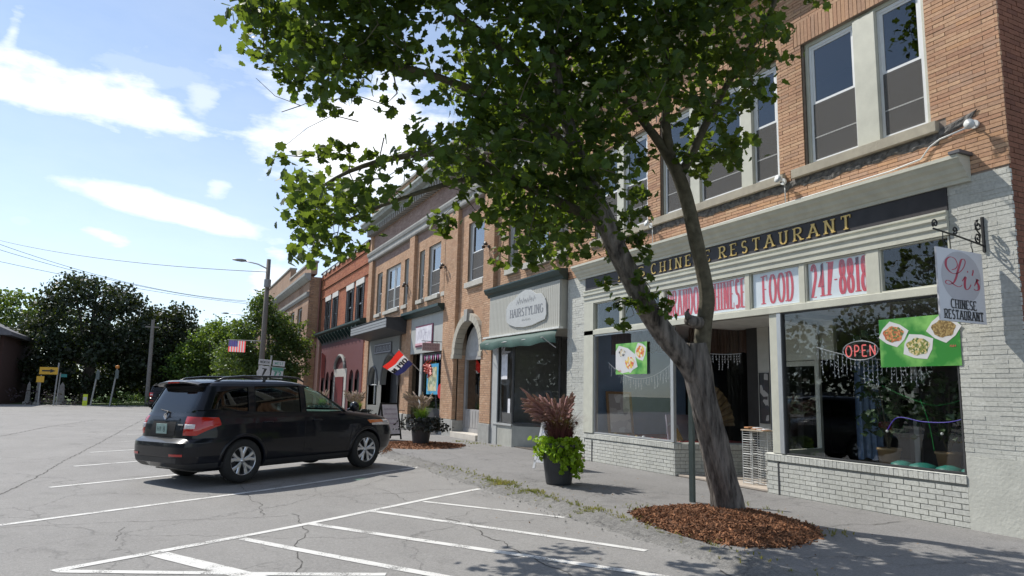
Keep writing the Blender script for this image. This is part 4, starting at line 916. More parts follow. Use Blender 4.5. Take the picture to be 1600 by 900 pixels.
q.tube([s0, s0+d_*.6, s1, s1+d_*.05, s1-d_*.25], [.085, .078, .072, .045, .035], 14); q.tube([s1+Vector((0,0,.02)), s1+Vector((-.03,0,.09)), s1+Vector((0,0,.14))], [.045,.035,.015], 8); q.build('branch_stub', bark, MT, smooth=True)
q = MB(); q.tube([s1 - d_*.20, s1 - d_*.12], .042, 12); q.build('knot_hollow', mat('knot_black', (.012,.01,.01), 1), MT)
# crown: cluster positions from a coarse density map of the crown at its real distance
DEN = {  # row y: density per 40 px column from x=360
 -400: '00000000123332110000000', -360: '00000001233333211000000', -320: '00000012333333321000000', -280: '00001123333333332100000', -240: '00012233333333333211000',
 -200: '00122333333333333322100', -160: '01223333333333333332210', -120: '12233333333333333333221', -80: '22333333333333333333322', -40: '22333333333333333333332',
 0: '23333320012333333333320', 40: '02333330133333333333300', 80: '01233320133333333333300', 120: '00121000233333333221200', 160: '00010010023333321121000', 200: '00111102333333310122000',
 240: '00011111233333301011000', 280: '00233210013333311000000', 320: '00032100102332210000000', 360: '00031000001221110000000'}
TOPS = {'r': random.Random(11)}
R_ = TOPS['r']; clusters = []
for y, row in DEN.items():
    for i, ch in enumerate(row):
        k = int(ch)
        if not k: continue
        if i > 20 and y > -200: k = min(k, 1)
        for _ in range({1: 1, 2: 3, 3: 4}[k] if y >= 0 else {1: 2, 2: 4, 3: 6}[k]):  # unseen rows above the view get extra clusters, added to deepen ground shade
            px = 360 + 40*i + R_.uniform(-2, 42); py = y + R_.uniform(-2, 42)
            base = 8.6 + .5*(px-700)/400
            dep = base + max(-1.5, min(1.0 if px > 1000 else 2.0, R_.gauss(0, .8)))
            if k == 1: dep = base + R_.uniform(-.3, .3)
            p = at(px, py, dep)
            if p.x > 8.3: p.x = 8.3 - R_.random()*.4
            clusters.append((p, .10 if k == 1 else R_.choice((.13, .16, .2))))
for px, py in ((1006,250),(1000,300),(1015,235),(1004,330),(995,370),(1008,395),(905,365),(915,395),(925,330),(1000,430),(1015,455),(1040,470),(985,470),(950,440),(960,470),(1045,485),(975,500),(1010,480),(560,385),(535,375),(505,365),(520,340),(1150,250),(1120,240),(1095,250),(870,330),(890,300),(760,335),(700,345),(690,360)):
    clusters.append((at(px, py, 8.8), .075))
big, fol = [], MB()
nodes = [(p, r) for P in (L1[4:], L2[6:], L3, L4, L5, L6, L7, L8, L9) for p, r in smoothpath(P, 3)]
order = sorted(range(len(clusters)), key=lambda i: min((clusters[i][0]-n_[0]).length for n_ in nodes))
tw = MB(); N = [n_[0] for n_ in nodes]
for i in order:
    c = clusters[i][0]; j = min(range(len(N)), key=lambda k_: (N[k_]-c).length_squared); a = N[j]; d = c - a
    if d.length > .05:
        mid = a + d*.5 + Vector((R_.gauss(0, .05), R_.gauss(0, .05), R_.gauss(0, .04) - .03*d.length)); r = .004 + .008*min(1, d.length)
        if j < len(nodes): r = min(r*1.4, nodes[j][1]*.6)
        tw.tube([a, mid, c], [r, r*.75, .003], 4, cap=False); N.append(mid)
    N.append(c)
for pts in ([(505,150),(470,165),(430,150),(400,122)], [(560,190),(520,180),(480,200),(430,240)], [(560,350),(500,330),(460,345),(440,342)], [(520,335),(480,318),(445,290)], [(640,20),(700,18),(750,22)], [(600,215),(590,260),(575,290)], [(540,110),(480,100),(452,98)], [(620,170),(560,150),(500,158)], [(690,290),(730,300),(745,260)], [(470,165),(440,175)], [(500,330),(470,350),(455,365)]):
    tw.tube([at(x, y, 8.5) for x, y in pts], [.008, .006, .004, .003][:len(pts)], 4, cap=False)
tw.build('twigs', bark_young, MT, kind='stuff')
for c, sp in clusters:
    for _ in range(24 if sp > .12 else 14):
        p = c + Vector((random.gauss(0, sp*.8), random.gauss(0, sp*.8), random.gauss(-.03, sp*.6)))
        s_ = random.uniform(.075, .135)
        dist = (p - Vector((0, 0, CAMZ))).length
        big.append((s_/dist if inframe(p) else 0, p, s_))
big.sort(key=lambda b: -b[0])
lm = []
for k in range(12):
    q = MB(); leaf(q, (0, 0, 0), 1.0, LEAF_O); me = q.mesh('leaf'); me.materials.append(leafm); lm.append(me)
for sc, p, s_ in big[:300]:
    o = bpy.data.objects.new('leaf', random.choice(lm)); COL.objects.link(o); o.parent = MT; o.location = p - MT.location; o.scale = (s_, s_, s_); o.rotation_euler = (0, 0, random.uniform(0, 6.28))
for sc, p, s_ in big[300:]: leaf(fol, p, s_, LEAF_O if sc > 0 else LEAF_S)
fol.build('foliage', leafm, MT, kind='stuff')
print('leaves', len(big), 'clusters', len(clusters))

# ------------------------------------------------------------------ mulch beds, weeds
mul = mat('mulch', (.18, .070, .030), .95, .5, 14, .8, 60, island=.65, c2=(.28,.13,.06))
def mulch(cx, cy, poly, h, label, n_):
    """poly: outline points; mound + chips"""
    mb = MB(); rings = 9; k = 64; P = [Vector(p) for p in poly]; m_ = len(P)
    def outl(t):
        f = t*m_; i = int(f) % m_; u = f - int(f); a, b, c, d = P[i-1], P[i], P[(i+1) % m_], P[(i+2) % m_]
        return .5*((2*b) + (-a+c)*u + (2*a-5*b+4*c-d)*u*u + (-a+3*b-3*c+d)*u**3)
    C = Vector((cx, cy)); mb.v.append((cx, cy, gz(cx)+h))
    for r in range(1, rings+1):
        for j in range(k):
            q = outl(j/k); f = r/rings; w = 1 + .05*noise.noise(Vector((q.x*4, q.y*4, 1))); p = C + (q-C)*f*w
            z = gz(p.x) + h*(1-f**2.2) + (.014*noise.noise(Vector((p.x*14, p.y*14, 0))) if r < rings else -.004) ; mb.v.append((p.x, p.y, z))
    mb.f = [(0, 1+j, 1+(j+1) % k) for j in range(k)] + [(1+(r-1)*k+j, 1+r*k+j, 1+r*k+(j+1) % k, 1+(r-1)*k+(j+1) % k) for r in range(1, rings) for j in range(k)]
    for _ in range(n_):
        t, f = random.random(), sqrt(random.random())*1.03; q = outl(t); f = f*random.uniform(1, 1.12) if random.random() < .12 else f; p = C + (q-C)*f; z = gz(p.x) + h*(1-min(1, f)**2.2) + random.uniform(.0, .02)
        u, a, nn = rndrot(.9); l, w = random.uniform(.012, .04), random.uniform(.004, .011); c = Vector((p.x, p.y, z))
        vs = [c+a*l+u*w, c+a*l-u*w, c-a*l-u*w, c-a*l+u*w]; th = nn*.004
        mb.add(vs + [v+th for v in vs], [(4,5,6,7), (0,1,5,4), (1,2,6,5), (2,3,7,6), (3,0,4,7)])
    return tag(mb.build('mulch_bed', mul, kind='stuff'), label, 'mulch bed')
mulch(6.45, 7.05, [(5.62,7.85),(5.30,7.0),(5.28,6.1),(5.7,5.62),(6.4,5.72),(6.95,6.15),(7.15,6.9),(7.1,7.6),(6.5,8.05)], .07, 'brown mulch mound around the foot of the leaning maple', 9000)
mulch(6.4, 19.2, [(5.3,19.8),(5.3,18.7),(6.0,18.0),(7.0,18.0),(7.6,18.7),(7.5,19.6),(6.6,20.3),(5.8,20.4)], .06, 'thin orange-brown mulch patch under the grassy planter further down', 2500)
mulch(4.95, 18.2, [(4.7,18.8),(4.65,17.6),(4.9,16.9),(5.2,17.6),(5.35,18.6),(5.1,19.1)], .03, 'strip of spilled mulch at the kerb in front of the dark car', 900)
wd = MB()
def tuft(mb, x, y, z, n_, h, w, spread=.5, c=None):
    for _ in range(n_):
        a = random.uniform(0, 2*pi); l = h*random.uniform(.5, 1.1); d = Vector((cos(a), sin(a), 0)); sd_ = Vector((-sin(a), cos(a), 0)); s = spread*random.uniform(.2, 1); r0 = random.uniform(0, h*.25)
        b = Vector((x, y, z)) + d*r0; p1 = b + d*s*l*.35 + Vector((0, 0, l*.6)); p2 = b + d*s*l*.95 + Vector((0, 0, l*(1-.35*s)))
        mb.add([b-sd_*w/2, b+sd_*w/2, p1+sd_*w*.4, p1-sd_*w*.4, p2], [(0,1,2,3), (3,2,4)])
random.seed(21)
for _ in range(620):
    y = random.choice([random.gauss(10.7, .5), random.gauss(9.3, .6), random.uniform(7.2, 13.5), random.gauss(11.2,.3), random.gauss(12.2,.8), 9.9, 10.9, 8.1]) + random.gauss(0,.07); x = 5.12 + random.gauss(0, .14); tuft(wd, x, y, gz(x)+.01, 7, random.uniform(.02, .07), .007, 1.2)
for _ in range(70): x, y = 5.15+random.gauss(0, .12), random.gauss(6.6, .9); tuft(wd, x, y, gz(x)+.01, 7, .045, .006, 1.2)
for px, py, n_ in ((988,795,8),(1002,792,6),(1290,832,10),(1302,835,8),(775,697,14),(720,690,30),(740,693,30),(1180,790,4),(1212,800,5),(795,694,12),(1140,868,10)):
    gx, gy, g_z = gpt(px, py)
    for _ in range(n_): tuft(wd, gx+random.gauss(0, .12), gy+random.gauss(0, .15), g_z, 6, random.uniform(.03, .07), .007, 1.0)
tag(wd.build('weeds', mat('weed', (.13, .17, .03), .8, .5, 3, trans=.3, c2=(.36, .27, .09)), kind='stuff'), 'yellow-green weeds growing in the broken kerb and wall foot', 'weeds')
fl = MB(); random.seed(5)
for _ in range(160):
    x, y = random.uniform(3.6, 7.8), random.uniform(4.2, 11); u, a, nn = rndrot(2.5); c = Vector((x, y, gz(x)+.012)); s_ = random.uniform(.012, .032); fl.add([c+u*p*s_+a*q_*s_ for p, q_ in LCARD], [(0,1,2,3,4)])
tag(fl.build('fallen_leaves', mat('dry_leaf', (.22, .12, .04), .8, .5, 8), kind='stuff'), 'small dry brown leaves scattered over the asphalt by the kerb', 'fallen leaves')

# ------------------------------------------------------------------ the dark estate car
paint = mat('car_black', (.004, .005, .009), .3, .1, 3, coat=.4, spec=.2); plas = mat('car_plastic', (.028, .028, .03), .55, .1, 8); rubber = mat('tyre_rubber', (.018, .018, .018), .85, .2, 10)
alloy = mat('alloy', (.55, .56, .58), .28, .05, metal=.85); seat_m = mat('seat_cloth', (.05, .05, .055), .9); seam = mat('seam', (.002, .002, .002), .8)
glass('glass_car', (.72, .95, .85), 1.5); glass('glass_privacy', (.06, .07, .08), 1.5)
TAB = [(.22,-1.98,1.95,.78),(.28,-2.22,2.12,.83),(.36,-2.315,2.21,.868),(.46,-2.335,2.245,.885),(.60,-2.335,2.26,.895),(.665,-2.325,2.255,.898),(.70,-2.27,2.24,.898),(.73,-2.215,2.225,.898),(.85,-2.205,2.175,.895),(.93,-2.19,2.06,.888),
       (.98,-2.175,1.86,.879),(1.02,-2.16,1.58,.872),(1.055,-2.145,1.28,.864),(1.085,-2.125,1.08,.855),(1.11,-2.11,.985,.845),(1.20,-2.075,.83,.822),(1.32,-2.01,.60,.79),(1.44,-1.95,.36,.752),(1.53,-1.905,.17,.718),(1.575,-1.86,.02,.685),(1.605,-1.77,-.14,.64),(1.63,-1.56,-.34,.56),(1.645,-1.25,-.55,.42)]
def tb(z):
    for a, b in zip(TAB, TAB[1:]):
        if a[0] <= z <= b[0]: t = (z-a[0])/(b[0]-a[0]); return [a[i]*(1-t)+b[i]*t for i in (1, 2, 3)]
    e = TAB[0] if z < TAB[0][0] else TAB[-1]; return list(e[1:])
EN = 7.5
def ringpt(t, z, off=0):
    xr, xf, w = tb(z); xc, L = (xr+xf)/2, (xf-xr)/2 + off; w += off; c, s = cos(t), sin(t)
    n_ = EN + (2.5 if z > 1.15 else 0) if c < 0 else EN - 2.3*(1 if z < 1.1 else .3)
    return (xc + L*math.copysign(abs(c)**(2/n_), c), w*math.copysign(abs(s)**(2/n_), s), z)
def Wd(x, z, off=0):
    xr, xf, w = tb(z); xc, L = (xr+xf)/2, (xf-xr)/2; n_ = EN + (2.5 if z > 1.15 else 0) if x < xc else EN - 2.3*(1 if z < 1.1 else .3); r = min(.999, abs((x-xc)/L)); return (w+off)*(1-r**n_)**(1/n_)
def Xr(y, z, off=0, front=False):
    xr, xf, w = tb(z); xc, L = (xr+xf)/2, (xf-xr)/2+off; n_ = EN - (2.3*(1 if z < 1.1 else .3) if front else (-2.5 if z > 1.15 else 0)); r = (1-min(.999, abs(y/w))**n_)**(1/n_); return xc + L*r if front else xc - L*r
def car_shell(off=0, z0=.22, z1=1.64, dz=.014):
    zs = sorted({round(v, 4) for v in lin(z0, z1, int((z1-z0)/dz))} | {a[0] for a in TAB if z0 <= a[0] <= z1}); mb = MB(); k = 120
    ts = [2*pi*(j+.5)/k for j in range(k)]
    for z in zs: mb.v += [ringpt(t, z, off) for t in ts]
    mb.f = [(i*k+j, i*k+(j+1) % k, (i+1)*k+(j+1) % k, (i+1)*k+j) for i in range(len(zs)-1) for j in range(k)]
    mb.f += [tuple(range(k))[::-1], tuple((len(zs)-1)*k+j for j in range(k))]; return mb
def make_suv(name, label, cat, loc, rz, group=None):
    T = thing(name, label, cat, loc, rz, group)
    B_ = lambda mb, n_, m_, p=T, **k: mb.build(n_, m_, p, world=False, **k)
    body = B_(car_shell(), 'body', paint, fix=True)
    def cut(mb):
        c = B_(mb, 'cutter', paint, None, fix=True); md = body.modifiers.new('b', 'BOOLEAN'); md.operation = 'DIFFERENCE'; md.solver = 'EXACT'; md.object = c
        body.parent = None; bpy.context.view_layer.update(); dg = bpy.context.evaluated_depsgraph_get(); me = bpy.data.meshes.new_from_object(body.evaluated_get(dg)); body.modifiers.clear(); body.data = me; body.parent = T; bpy.data.objects.remove(c)
    for sx in (-1.32, 1.32):
        for sy in (-1, 1):
            mb = MB(); mb.lathe([(.385, .58*sy), (.385, 1.1*sy)], (sx, 0, .345), 40, 'y', cap=True); cut(mb)
    mb = MB(); k = 60
    zs = [1.0, 1.1, 1.2, 1.32, 1.44, 1.53, 1.58]
    for z in zs:
        for j in range(k):
            p = ringpt(2*pi*(j+.5)/k, max(z, 1.11), -.05); x = max(-1.98, min(.92, p[0])); mb.v.append((x, p[1], z))
    mb.f = [(i*k+j, i*k+(j+1) % k, (i+1)*k+(j+1) % k, (i+1)*k+j) for i in range(len(zs)-1) for j in range(k)] + [tuple(range(k))[::-1], tuple((len(zs)-1)*k+j for j in range(k))]; cut(mb)
    side = [[(.84,1.065),(-.10,1.085),(-.08,1.535),(.20,1.52)], [(-.20,1.085),(-1.13,1.11),(-1.08,1.53),(-.18,1.54)], [(-1.24,1.12),(-1.90,1.17),(-1.78,1.44),(-1.20,1.52)]]
    for P in side:
        mb = MB(); mb.prism(P, lambda u, v, d: (u, d, v), -1.2, 1.2); cut(mb)
    mb = MB(); mb.prism([(-.70,1.13),(.70,1.13),(.60,1.50),(-.60,1.50)], lambda u, v, d: (d, u, v), .0, 1.6); cut(mb)
    mb = MB(); mb.prism([(-.68,1.12),(.68,1.12),(.61,1.51),(-.61,1.51)], lambda u, v, d: (d, u, v), -2.6, -1.5); cut(mb)
    for p in body.data.polygons: p.use_smooth = True
    try:
        bpy.context.view_layer.objects.active = body; body.data.set_sharp_from_angle(angle=radians(28))
    except Exception: pass
    def patch(P, fn, nu=10, nv=6):
        mb = MB(); a, b, c, d = [Vector(p) for p in P]
        for j in range(nv+1):
            for i in range(nu+1):
                u, v = i/nu, j/nv; q = (a*(1-u)+b*u)*(1-v) + (d*(1-u)+c*u)*v; mb.v.append(fn(q.x, q.y))
        mb.f = [(j*(nu+1)+i, j*(nu+1)+i+1, (j+1)*(nu+1)+i+1, (j+1)*(nu+1)+i) for j in range(nv) for i in range(nu)]; return mb
    def grow(P, e=.025):
        c = sum((Vector(p) for p in P), Vector((0, 0)))/4; return [tuple(Vector(p) + (Vector(p)-c).normalized()*e) for p in P]
    for i, P in enumerate(side):
        for s in (-1, 1):
            B_(patch(grow(P), lambda x, z: (x, s*(Wd(x, z)-.012), z)), 'side_window', MATS['glass_car' if i == 0 else 'glass_privacy'], smooth=True)
            q = MB(); Q = P + [P[0]]
            for a, b in zip(Q, Q[1:]): q.tube([(a[0]+(b[0]-a[0])*t/6, s*(Wd(a[0]+(b[0]-a[0])*t/6, a[1]+(b[1]-a[1])*t/6)+.001), a[1]+(b[1]-a[1])*t/6) for t in range(7)], .008, 5)
            B_(q, 'window_seal', seam)
    B_(patch([(-.72,1.115),(.72,1.115),(.62,1.515),(-.62,1.515)], lambda y, z: (Xr(y, z, -.012, True), y, z), 16), 'windscreen', MATS['glass_car'], smooth=True)
    B_(patch([(-.70,1.105),(.70,1.105),(.63,1.525),(-.63,1.525)], lambda y, z: (Xr(y, z, -.012), y, z), 16), 'rear_window', MATS['glass_privacy'], smooth=True)
    # lamps wrap round the corners
    def wrap(t0, t1, zb, zt, off, side_, nu=18, nv=6):
        mb = MB()
        for j in range(nv+1):
            for i in range(nu+1):
                u = i/nu; t = t0+(t1-t0)*u; z = zb(u)+(zt(u)-zb(u))*j/nv; p = ringpt(t, z, off*min(1, 8*min(u, 1-u, j/nv, 1-j/nv)+.15)); mb.v.append((p[0], p[1]*side_, p[2]))
        mb.f = [(j*(nu+1)+i, j*(nu+1)+i+1, (j+1)*(nu+1)+i+1, (j+1)*(nu+1)+i) for j in range(nv) for i in range(nu)]; return mb
    red_l = mat('lamp_red', (.42, .012, .008), .12, .1, 9, coat=.8); clr_l = mat('lamp_clear', (.60, .56, .55), .12, .3, 40, coat=.8); amb = mat('lamp_amber', (.6, .16, .03), .15, coat=.6)
    for s in (-1, 1):
        B_(wrap(pi+radians(11), pi+radians(66), lambda u: .775+.17*max(0, u-.45)**1.0*1.6, lambda u: 1.065-.02*u, .014, s), 'tail_lamp', red_l, smooth=True)
        B_(wrap(pi+radians(11.5), pi+radians(33), lambda u: .87, lambda u: .955, .022, s), 'reverse_lamp', clr_l, smooth=True)
        B_(wrap(2*pi-radians(70), 2*pi-radians(16), lambda u: .80-.03*u, lambda u: .905-.02*u, .012, s), 'headlight', clr_l, smooth=True)
        B_(wrap(2*pi-radians(72), 2*pi-radians(52), lambda u: .84, lambda u: .90, .018, s), 'indicator', amb, smooth=True)
        B_(patch([(s*.46,.465),(s*.72,.465),(s*.72,.50),(s*.46,.50)], lambda y, z: (Xr(y, z, .009), y, z), 8, 1), 'reflector', red_l)
        B_(wrap(pi+radians(1), pi+radians(80), lambda u: .255, lambda u: .35, .006, s), 'bumper_skirt', plas, smooth=True)
        q = MB()
        for k_ in range(25):
            a = radians(-8 + 196*k_/24)
            for r, dy in ((.378, .0), (.395, .014), (.44, .010), (.455, -.004)):
                z = .345 + r*sin(a); x = cos(a)*r; q.v.append((x, 0, z))
        for sx in (-1.32, 1.32):
            mb = MB()
            for k_ in range(25):
                a = radians(-14 + 208*k_/24)
                for r, dy in ((.376, -.01), (.382, .012), (.415, .014), (.432, .001)):
                    x = sx + r*cos(a); z = max(.22, .345 + r*sin(a)); mb.v.append((x, s*(Wd(x, z)+dy), z))
            mb.f = [(i*4+j, i*4+j+1, (i+1)*4+j+1, (i+1)*4+j) for i in range(24) for j in range(3)]
            B_(mb, 'wheel_arch', paint, smooth=True, fix=True)
        B_(patch([(-.92,.235),(.92,.235),(.90,.33),(-.90,.33)], lambda x, z: (x, s*(Wd(x, z)+.008), z)), 'sill_panel', plas, smooth=True)
        # doors: seams, handles, rub strip
        for ln in ([(.93,1.08),(.95,.80),(.86,.45),(.80,.34)], [(-.14,1.10),(-.15,.33)], [(-1.16,1.13),(-1.13,.85),(-.98,.60),(-.93,.36)], [(.80,.345),(-.93,.345)], [(.95,1.06),(-2.0,1.13)]):
            q = MB(); pts = []
            for a, b in zip(ln, ln[1:]): pts += [(a[0]+(b[0]-a[0])*t/8, a[1]+(b[1]-a[1])*t/8) for t in range(9)]
            q.tube([(x, s*(Wd(x, z)-.0005), z) for x, z in pts], .0035, 4); B_(q, 'door_seam', seam)
        for hx in (.02, -1.0):
            q = MB(); q.tube([(hx, s*(Wd(hx, .94)+.004), .94), (hx+.03, s*(Wd(hx, .94)+.035), .945), (hx+.17, s*(Wd(hx, .94)+.035), .945), (hx+.2, s*(Wd(hx, .94)+.004), .94)], [.010,.013,.013,.010], 8); B_(q, 'door_handle', paint, smooth=True)
        q = MB(); q.lathe([(.0,-.045),(.07,-.04),(.095,0),(.09,.05),(.05,.09),(0,.1)], (.86, s*1.0, 1.16), 12, 'x'); q.tube([(.84, s*.86, 1.10), (.85, s*.97, 1.13)], .022, 6); B_(q, 'wing_mirror', paint, smooth=True)
        # roof rails: long bars on feet
        q = MB(); yy = s*.58; q.tube([(.02, yy, 1.615), (-.10, yy, 1.675), (-.45, yy, 1.70), (-1.2, yy, 1.695), (-1.55, yy, 1.665), (-1.72, yy, 1.60)], [.016,.02,.02,.02,.02,.016], 8); B_(q, 'roof_rail', mat('rail_black', (.02,.02,.022), .3, .1, coat=.5), smooth=True)
        for hx in (-.80,): B_(MB().tube([(hx, yy, 1.60), (hx, yy, 1.70)], .025, 8), 'rail_foot', plas)
    # roof, spoiler, hatch details
    mb = MB(); P = [(-1.60, 1.648), (-2.00, 1.63), (-2.08, 1.605), (-2.05, 1.575), (-1.88, 1.565)]
    o = []
    for j in range(13):
        y = -.62+1.24*j/12; sh = 1-.10*(abs(y)/.62)**4
        for x, z in P: mb.v.append((-1.5+(x+1.5)*sh, y, z-.05*(abs(y)/.62)**3))
    mb.f = [(j*5+i, (j+1)*5+i, (j+1)*5+(i+1) % 5, j*5+(i+1) % 5) for j in range(12) for i in range(5)] + [(0,1,2,3,4), tuple(60+i for i in (4,3,2,1,0))]
    B_(mb, 'roof_spoiler', paint, smooth=False, fix=True, bevel=.01)
    B_(MB().box(-2.085, -2.07, -.16, .16, 1.58, 1.60), 'brake_light', red_l)
    B_(patch([(-.50,1.652),(.50,1.652),(.50,1.652),(-.50,1.652)], lambda y, z: (0, y, z), 1, 1) if False else MB().box(-.62, -.1, -.36, .36, 1.636, 1.648), 'sunroof', MATS['glass_privacy'], bevel=.01)
    q = MB(); q.tube([(-2.17, .0, 1.075), (-2.125, .02, 1.13), (-2.095, .30, 1.16)], [.02,.013,.008], 6); B_(q, 'rear_wiper', plas, smooth=True)
    B_(patch([(-.36,.76),(.36,.76),(.34,.985),(-.34,.985)], lambda y, z: (Xr(y, z, .004), y, z)), 'plate_recess', seam)
    pl = B_(MB().box(-2.235, -2.222, -.155, .155, .79, .945), 'number_plate', mat('plate_green', (.30, .42, .38), .4), bevel=.003)
    q = MB(); text(q, 'EGH 247'.replace('247', '3L7') if False else 'H1 8', lambda u, v, d: (-2.2365-d, .12-u, .825+v), .075, .24, .14, .1, False); B_(q, 'plate_characters', mat('plate_ink', (.05,.10,.09), .5), pl)
    B_(patch([(-.42,1.0),(.42,1.0),(.40,1.035),(-.40,1.035)], lambda y, z: (Xr(y, z, .012), y, z), 12, 2), 'hatch_trim', paint, smooth=True)
    q = MB(); q.lathe([(0,.0),(.045,.0),(.05,-.006)], (-2.178, 0, 1.06), 16, 'x'); B_(q, 'badge', mat('chrome', (.6,.6,.62), .12, metal=.95))
    B_(MB().box(-2.226, -2.218, -.60, -.47, .93, .95), 'badge_script', MATS['chrome'])
    B_(patch([(-.60,.36),(.60,.36),(.62,.44),(-.62,.44)], lambda y, z: (Xr(y, z, .005), y, z), 12, 2), 'bumper_insert', plas)
    B_(patch([(-.45,.55),(.45,.55),(.5,.80),(-.5,.80)], lambda y, z: (Xr(y, z, .006, True), y, z), 12, 3), 'grille', plas)
    B_(MB().box(-1.95, 1.9, -.62, .62, .20, .30), 'underbody', plas)
    # interior
    for sx, n_ in ((-.05, 2), (-.95, 3)):
        for k_ in range(n_):
            y = (-.36, .36)[k_] if n_ == 2 else (-.42, 0, .42)[k_]
            st = B_(MB().box(sx-.1, sx+.1, y-.2, y+.2, 1.0, 1.28), 'seat_back', seat_m, bevel=.04); B_(MB().box(sx-.14, sx-.03, y-.12, y+.12, 1.31, 1.46), 'headrest', seat_m, st, bevel=.03)
    B_(MB().box(.55, .95, -.7, .7, 1.0, 1.09), 'dashboard', seat_m, bevel=.02)
    q = MB(); q.tube([(.42+.06*sin(a*pi/12), .36+.18*cos(a*pi/12), 1.12+.16*sin(a*pi/12)) for a in range(25)], .014, 6); B_(q, 'steering_wheel', seat_m, smooth=True)
    q = MB(); q.box(.36,.38,-.12,.12,1.40,1.45); B_(q, 'rear_view_mirror', seam)
    # wheels
    for sx in (-1.32, 1.32):
        for s in (-1, 1):
            c = (sx, s*.775, .345)
            prof = [(.225,-.10),(.26,-.115),(.315,-.112),(.338,-.09),(.345,-.06),(.345,.06),(.338,.09),(.315,.112),(.26,.115),(.225,.10)]
            w = B_(MB().lathe(prof, c, 48, 'y'), 'wheel', rubber, smooth=True)
            B_(MB().lathe([(.232,-.09*s),(.236,.075*s),(.23,.095*s),(.222,.10*s),(.215,.085*s),(.208,-.02*s)], c, 40, 'y'), 'rim', alloy, w, smooth=True)
            B_(MB().lathe([(.0,-.0*s),(.212,-.02*s)], c, 30, 'y'), 'brake_disc', mat('disc_dark', (.04,.04,.04), .5, metal=.5), w)
            sp = MB()
            for k_ in range(5):
                for e in (-1, 1):
                    a = 2*pi*k_/5 + .3; P = []
                    for r, wd_, dy in ((.035, .022, .075), (.12, .026, .082), (.215, .033, .088)):
                        ac = a + e*(.02 + .24*(r/.215)**1.1)
                        P.append((r, ac, wd_, dy))
                    vs = []
                    for r, ac, wd_, dy in P:
                        for w_, d2 in ((-wd_, 0), (-wd_*.5, .012), (wd_*.5, .012), (wd_, 0)):
                            x = r*cos(ac) - w_*sin(ac); z = r*sin(ac) + w_*cos(ac); vs.append((c[0]+x, c[1]+s*(dy+d2-.01), c[2]+z))
                    sp.add(vs, [(i*4+j, i*4+j+1, (i+1)*4+j+1, (i+1)*4+j) for i in range(2) for j in range(3)])
            B_(sp, 'spokes', alloy, w, fix=True)
            B_(MB().lathe([(0,.092*s),(.03,.09*s),(.045,.07*s)], c, 16, 'y'), 'hub_cap', alloy, w, smooth=True)
    return T
hd = radians(28.5); rw_ = Vector((1.24, 12.84)); ax = Vector((cos(hd), sin(hd))); lf = Vector((-sin(hd), cos(hd)))
o_ = rw_ + ax*1.32*1.04 + lf*.84*1.04
SUV = make_suv('parked_car', 'glossy black estate car with roof rails parked nose to the kerb in the angled bays', 'car', (o_.x, o_.y, .035), hd)
SUV.rotation_euler = (radians(-1.0), radians(-1.1), hd); SUV.scale = (1.04, 1.04, 1.04)
g2 = gpt(246, 637); c2 = copy_tree(SUV); c2.location = (g2[0]+.5, g2[1]+1.8, 0); c2.rotation_euler = (0, 0, radians(82)); c2.scale = (1, 1, 1); tag(c2, 'small distant black car beyond the rear corner of the black estate, at the utility pole', 'car')
# ------------------------------------------------------------------ things on and by the restaurant
random.seed(3)
iron = mat('wrought_iron', (.012, .012, .012), .5, .2, 20)
Y0 = 5.044
BR = thing('sign_bracket', 'black wrought-iron scroll bracket on the painted brick pier, carrying the white hanging sign', 'bracket', (8.75, Y0, 3.6))
MB().box(8.735, 8.765, Y0-.015, Y0+.015, 3.42, 3.86).build('wall_plate', iron, BR, bevel=.003)
MB().tube([(8.74, Y0, 3.50), (8.3, Y0, 3.555), (7.80, Y0, 3.60)], .011, 6).build('arm', iron, BR)
def spiral(cx, cz, r, a0, turns, n=26, k=.85): return [(cx + r*(1-k*i/n)*cos(radians(a0+turns*360*i/n)), Y0, cz + r*(1-k*i/n)*sin(radians(a0+turns*360*i/n))) for i in range(n+1)]
for P, r in ((spiral(7.84, 3.665, .055, 230, -1.4), .010), (spiral(8.20, 3.63, .05, 230, 1.4), .010), (spiral(8.66, 3.74, .07, 90, 1.3), .010), (spiral(8.64, 3.585, .065, -90, -1.3), .010), ([(8.66,Y0,3.81),(8.60,Y0,3.70),(8.69,Y0,3.63),(8.66,Y0,3.52)], .009)):
    MB().tube(P, r, 6).build('scroll', iron, BR, smooth=True)
HS = thing('hanging_sign', 'white hanging board with red script and black capitals on the scroll bracket', 'sign', (8.2, Y0, 3.5))
sw_ = mat('sign_white', (.62, .61, .63), .4, .03, 3)
MB().box(7.812, 8.668, Y0-.012, Y0+.012, 2.535, 3.39).build('board', sw_, HS, bevel=.004)
fS = lambda u, v, d: (7.812+u, Y0-.012-d, 2.535+v)
q = MB(); c_ = [(.43+.37*cos(2*pi*i/48), .53+.305*sin(2*pi*i/48)) for i in range(48)]; q.add([fS(u, v, .001) for u, v in c_], [tuple(range(48))]); q.build('disc', mat('disc_lilac', (.46, .44, .46), .5, .03), HS)
def sgn(x, y): return ((x-385)/318*.856, 1*.855-(y-298-(x-371)*.14)/505*.855)
q = MB(); wdS = lambda tx, ty: .006 + .026*max(0, -ty)*abs(ty) + .012*abs(ty)
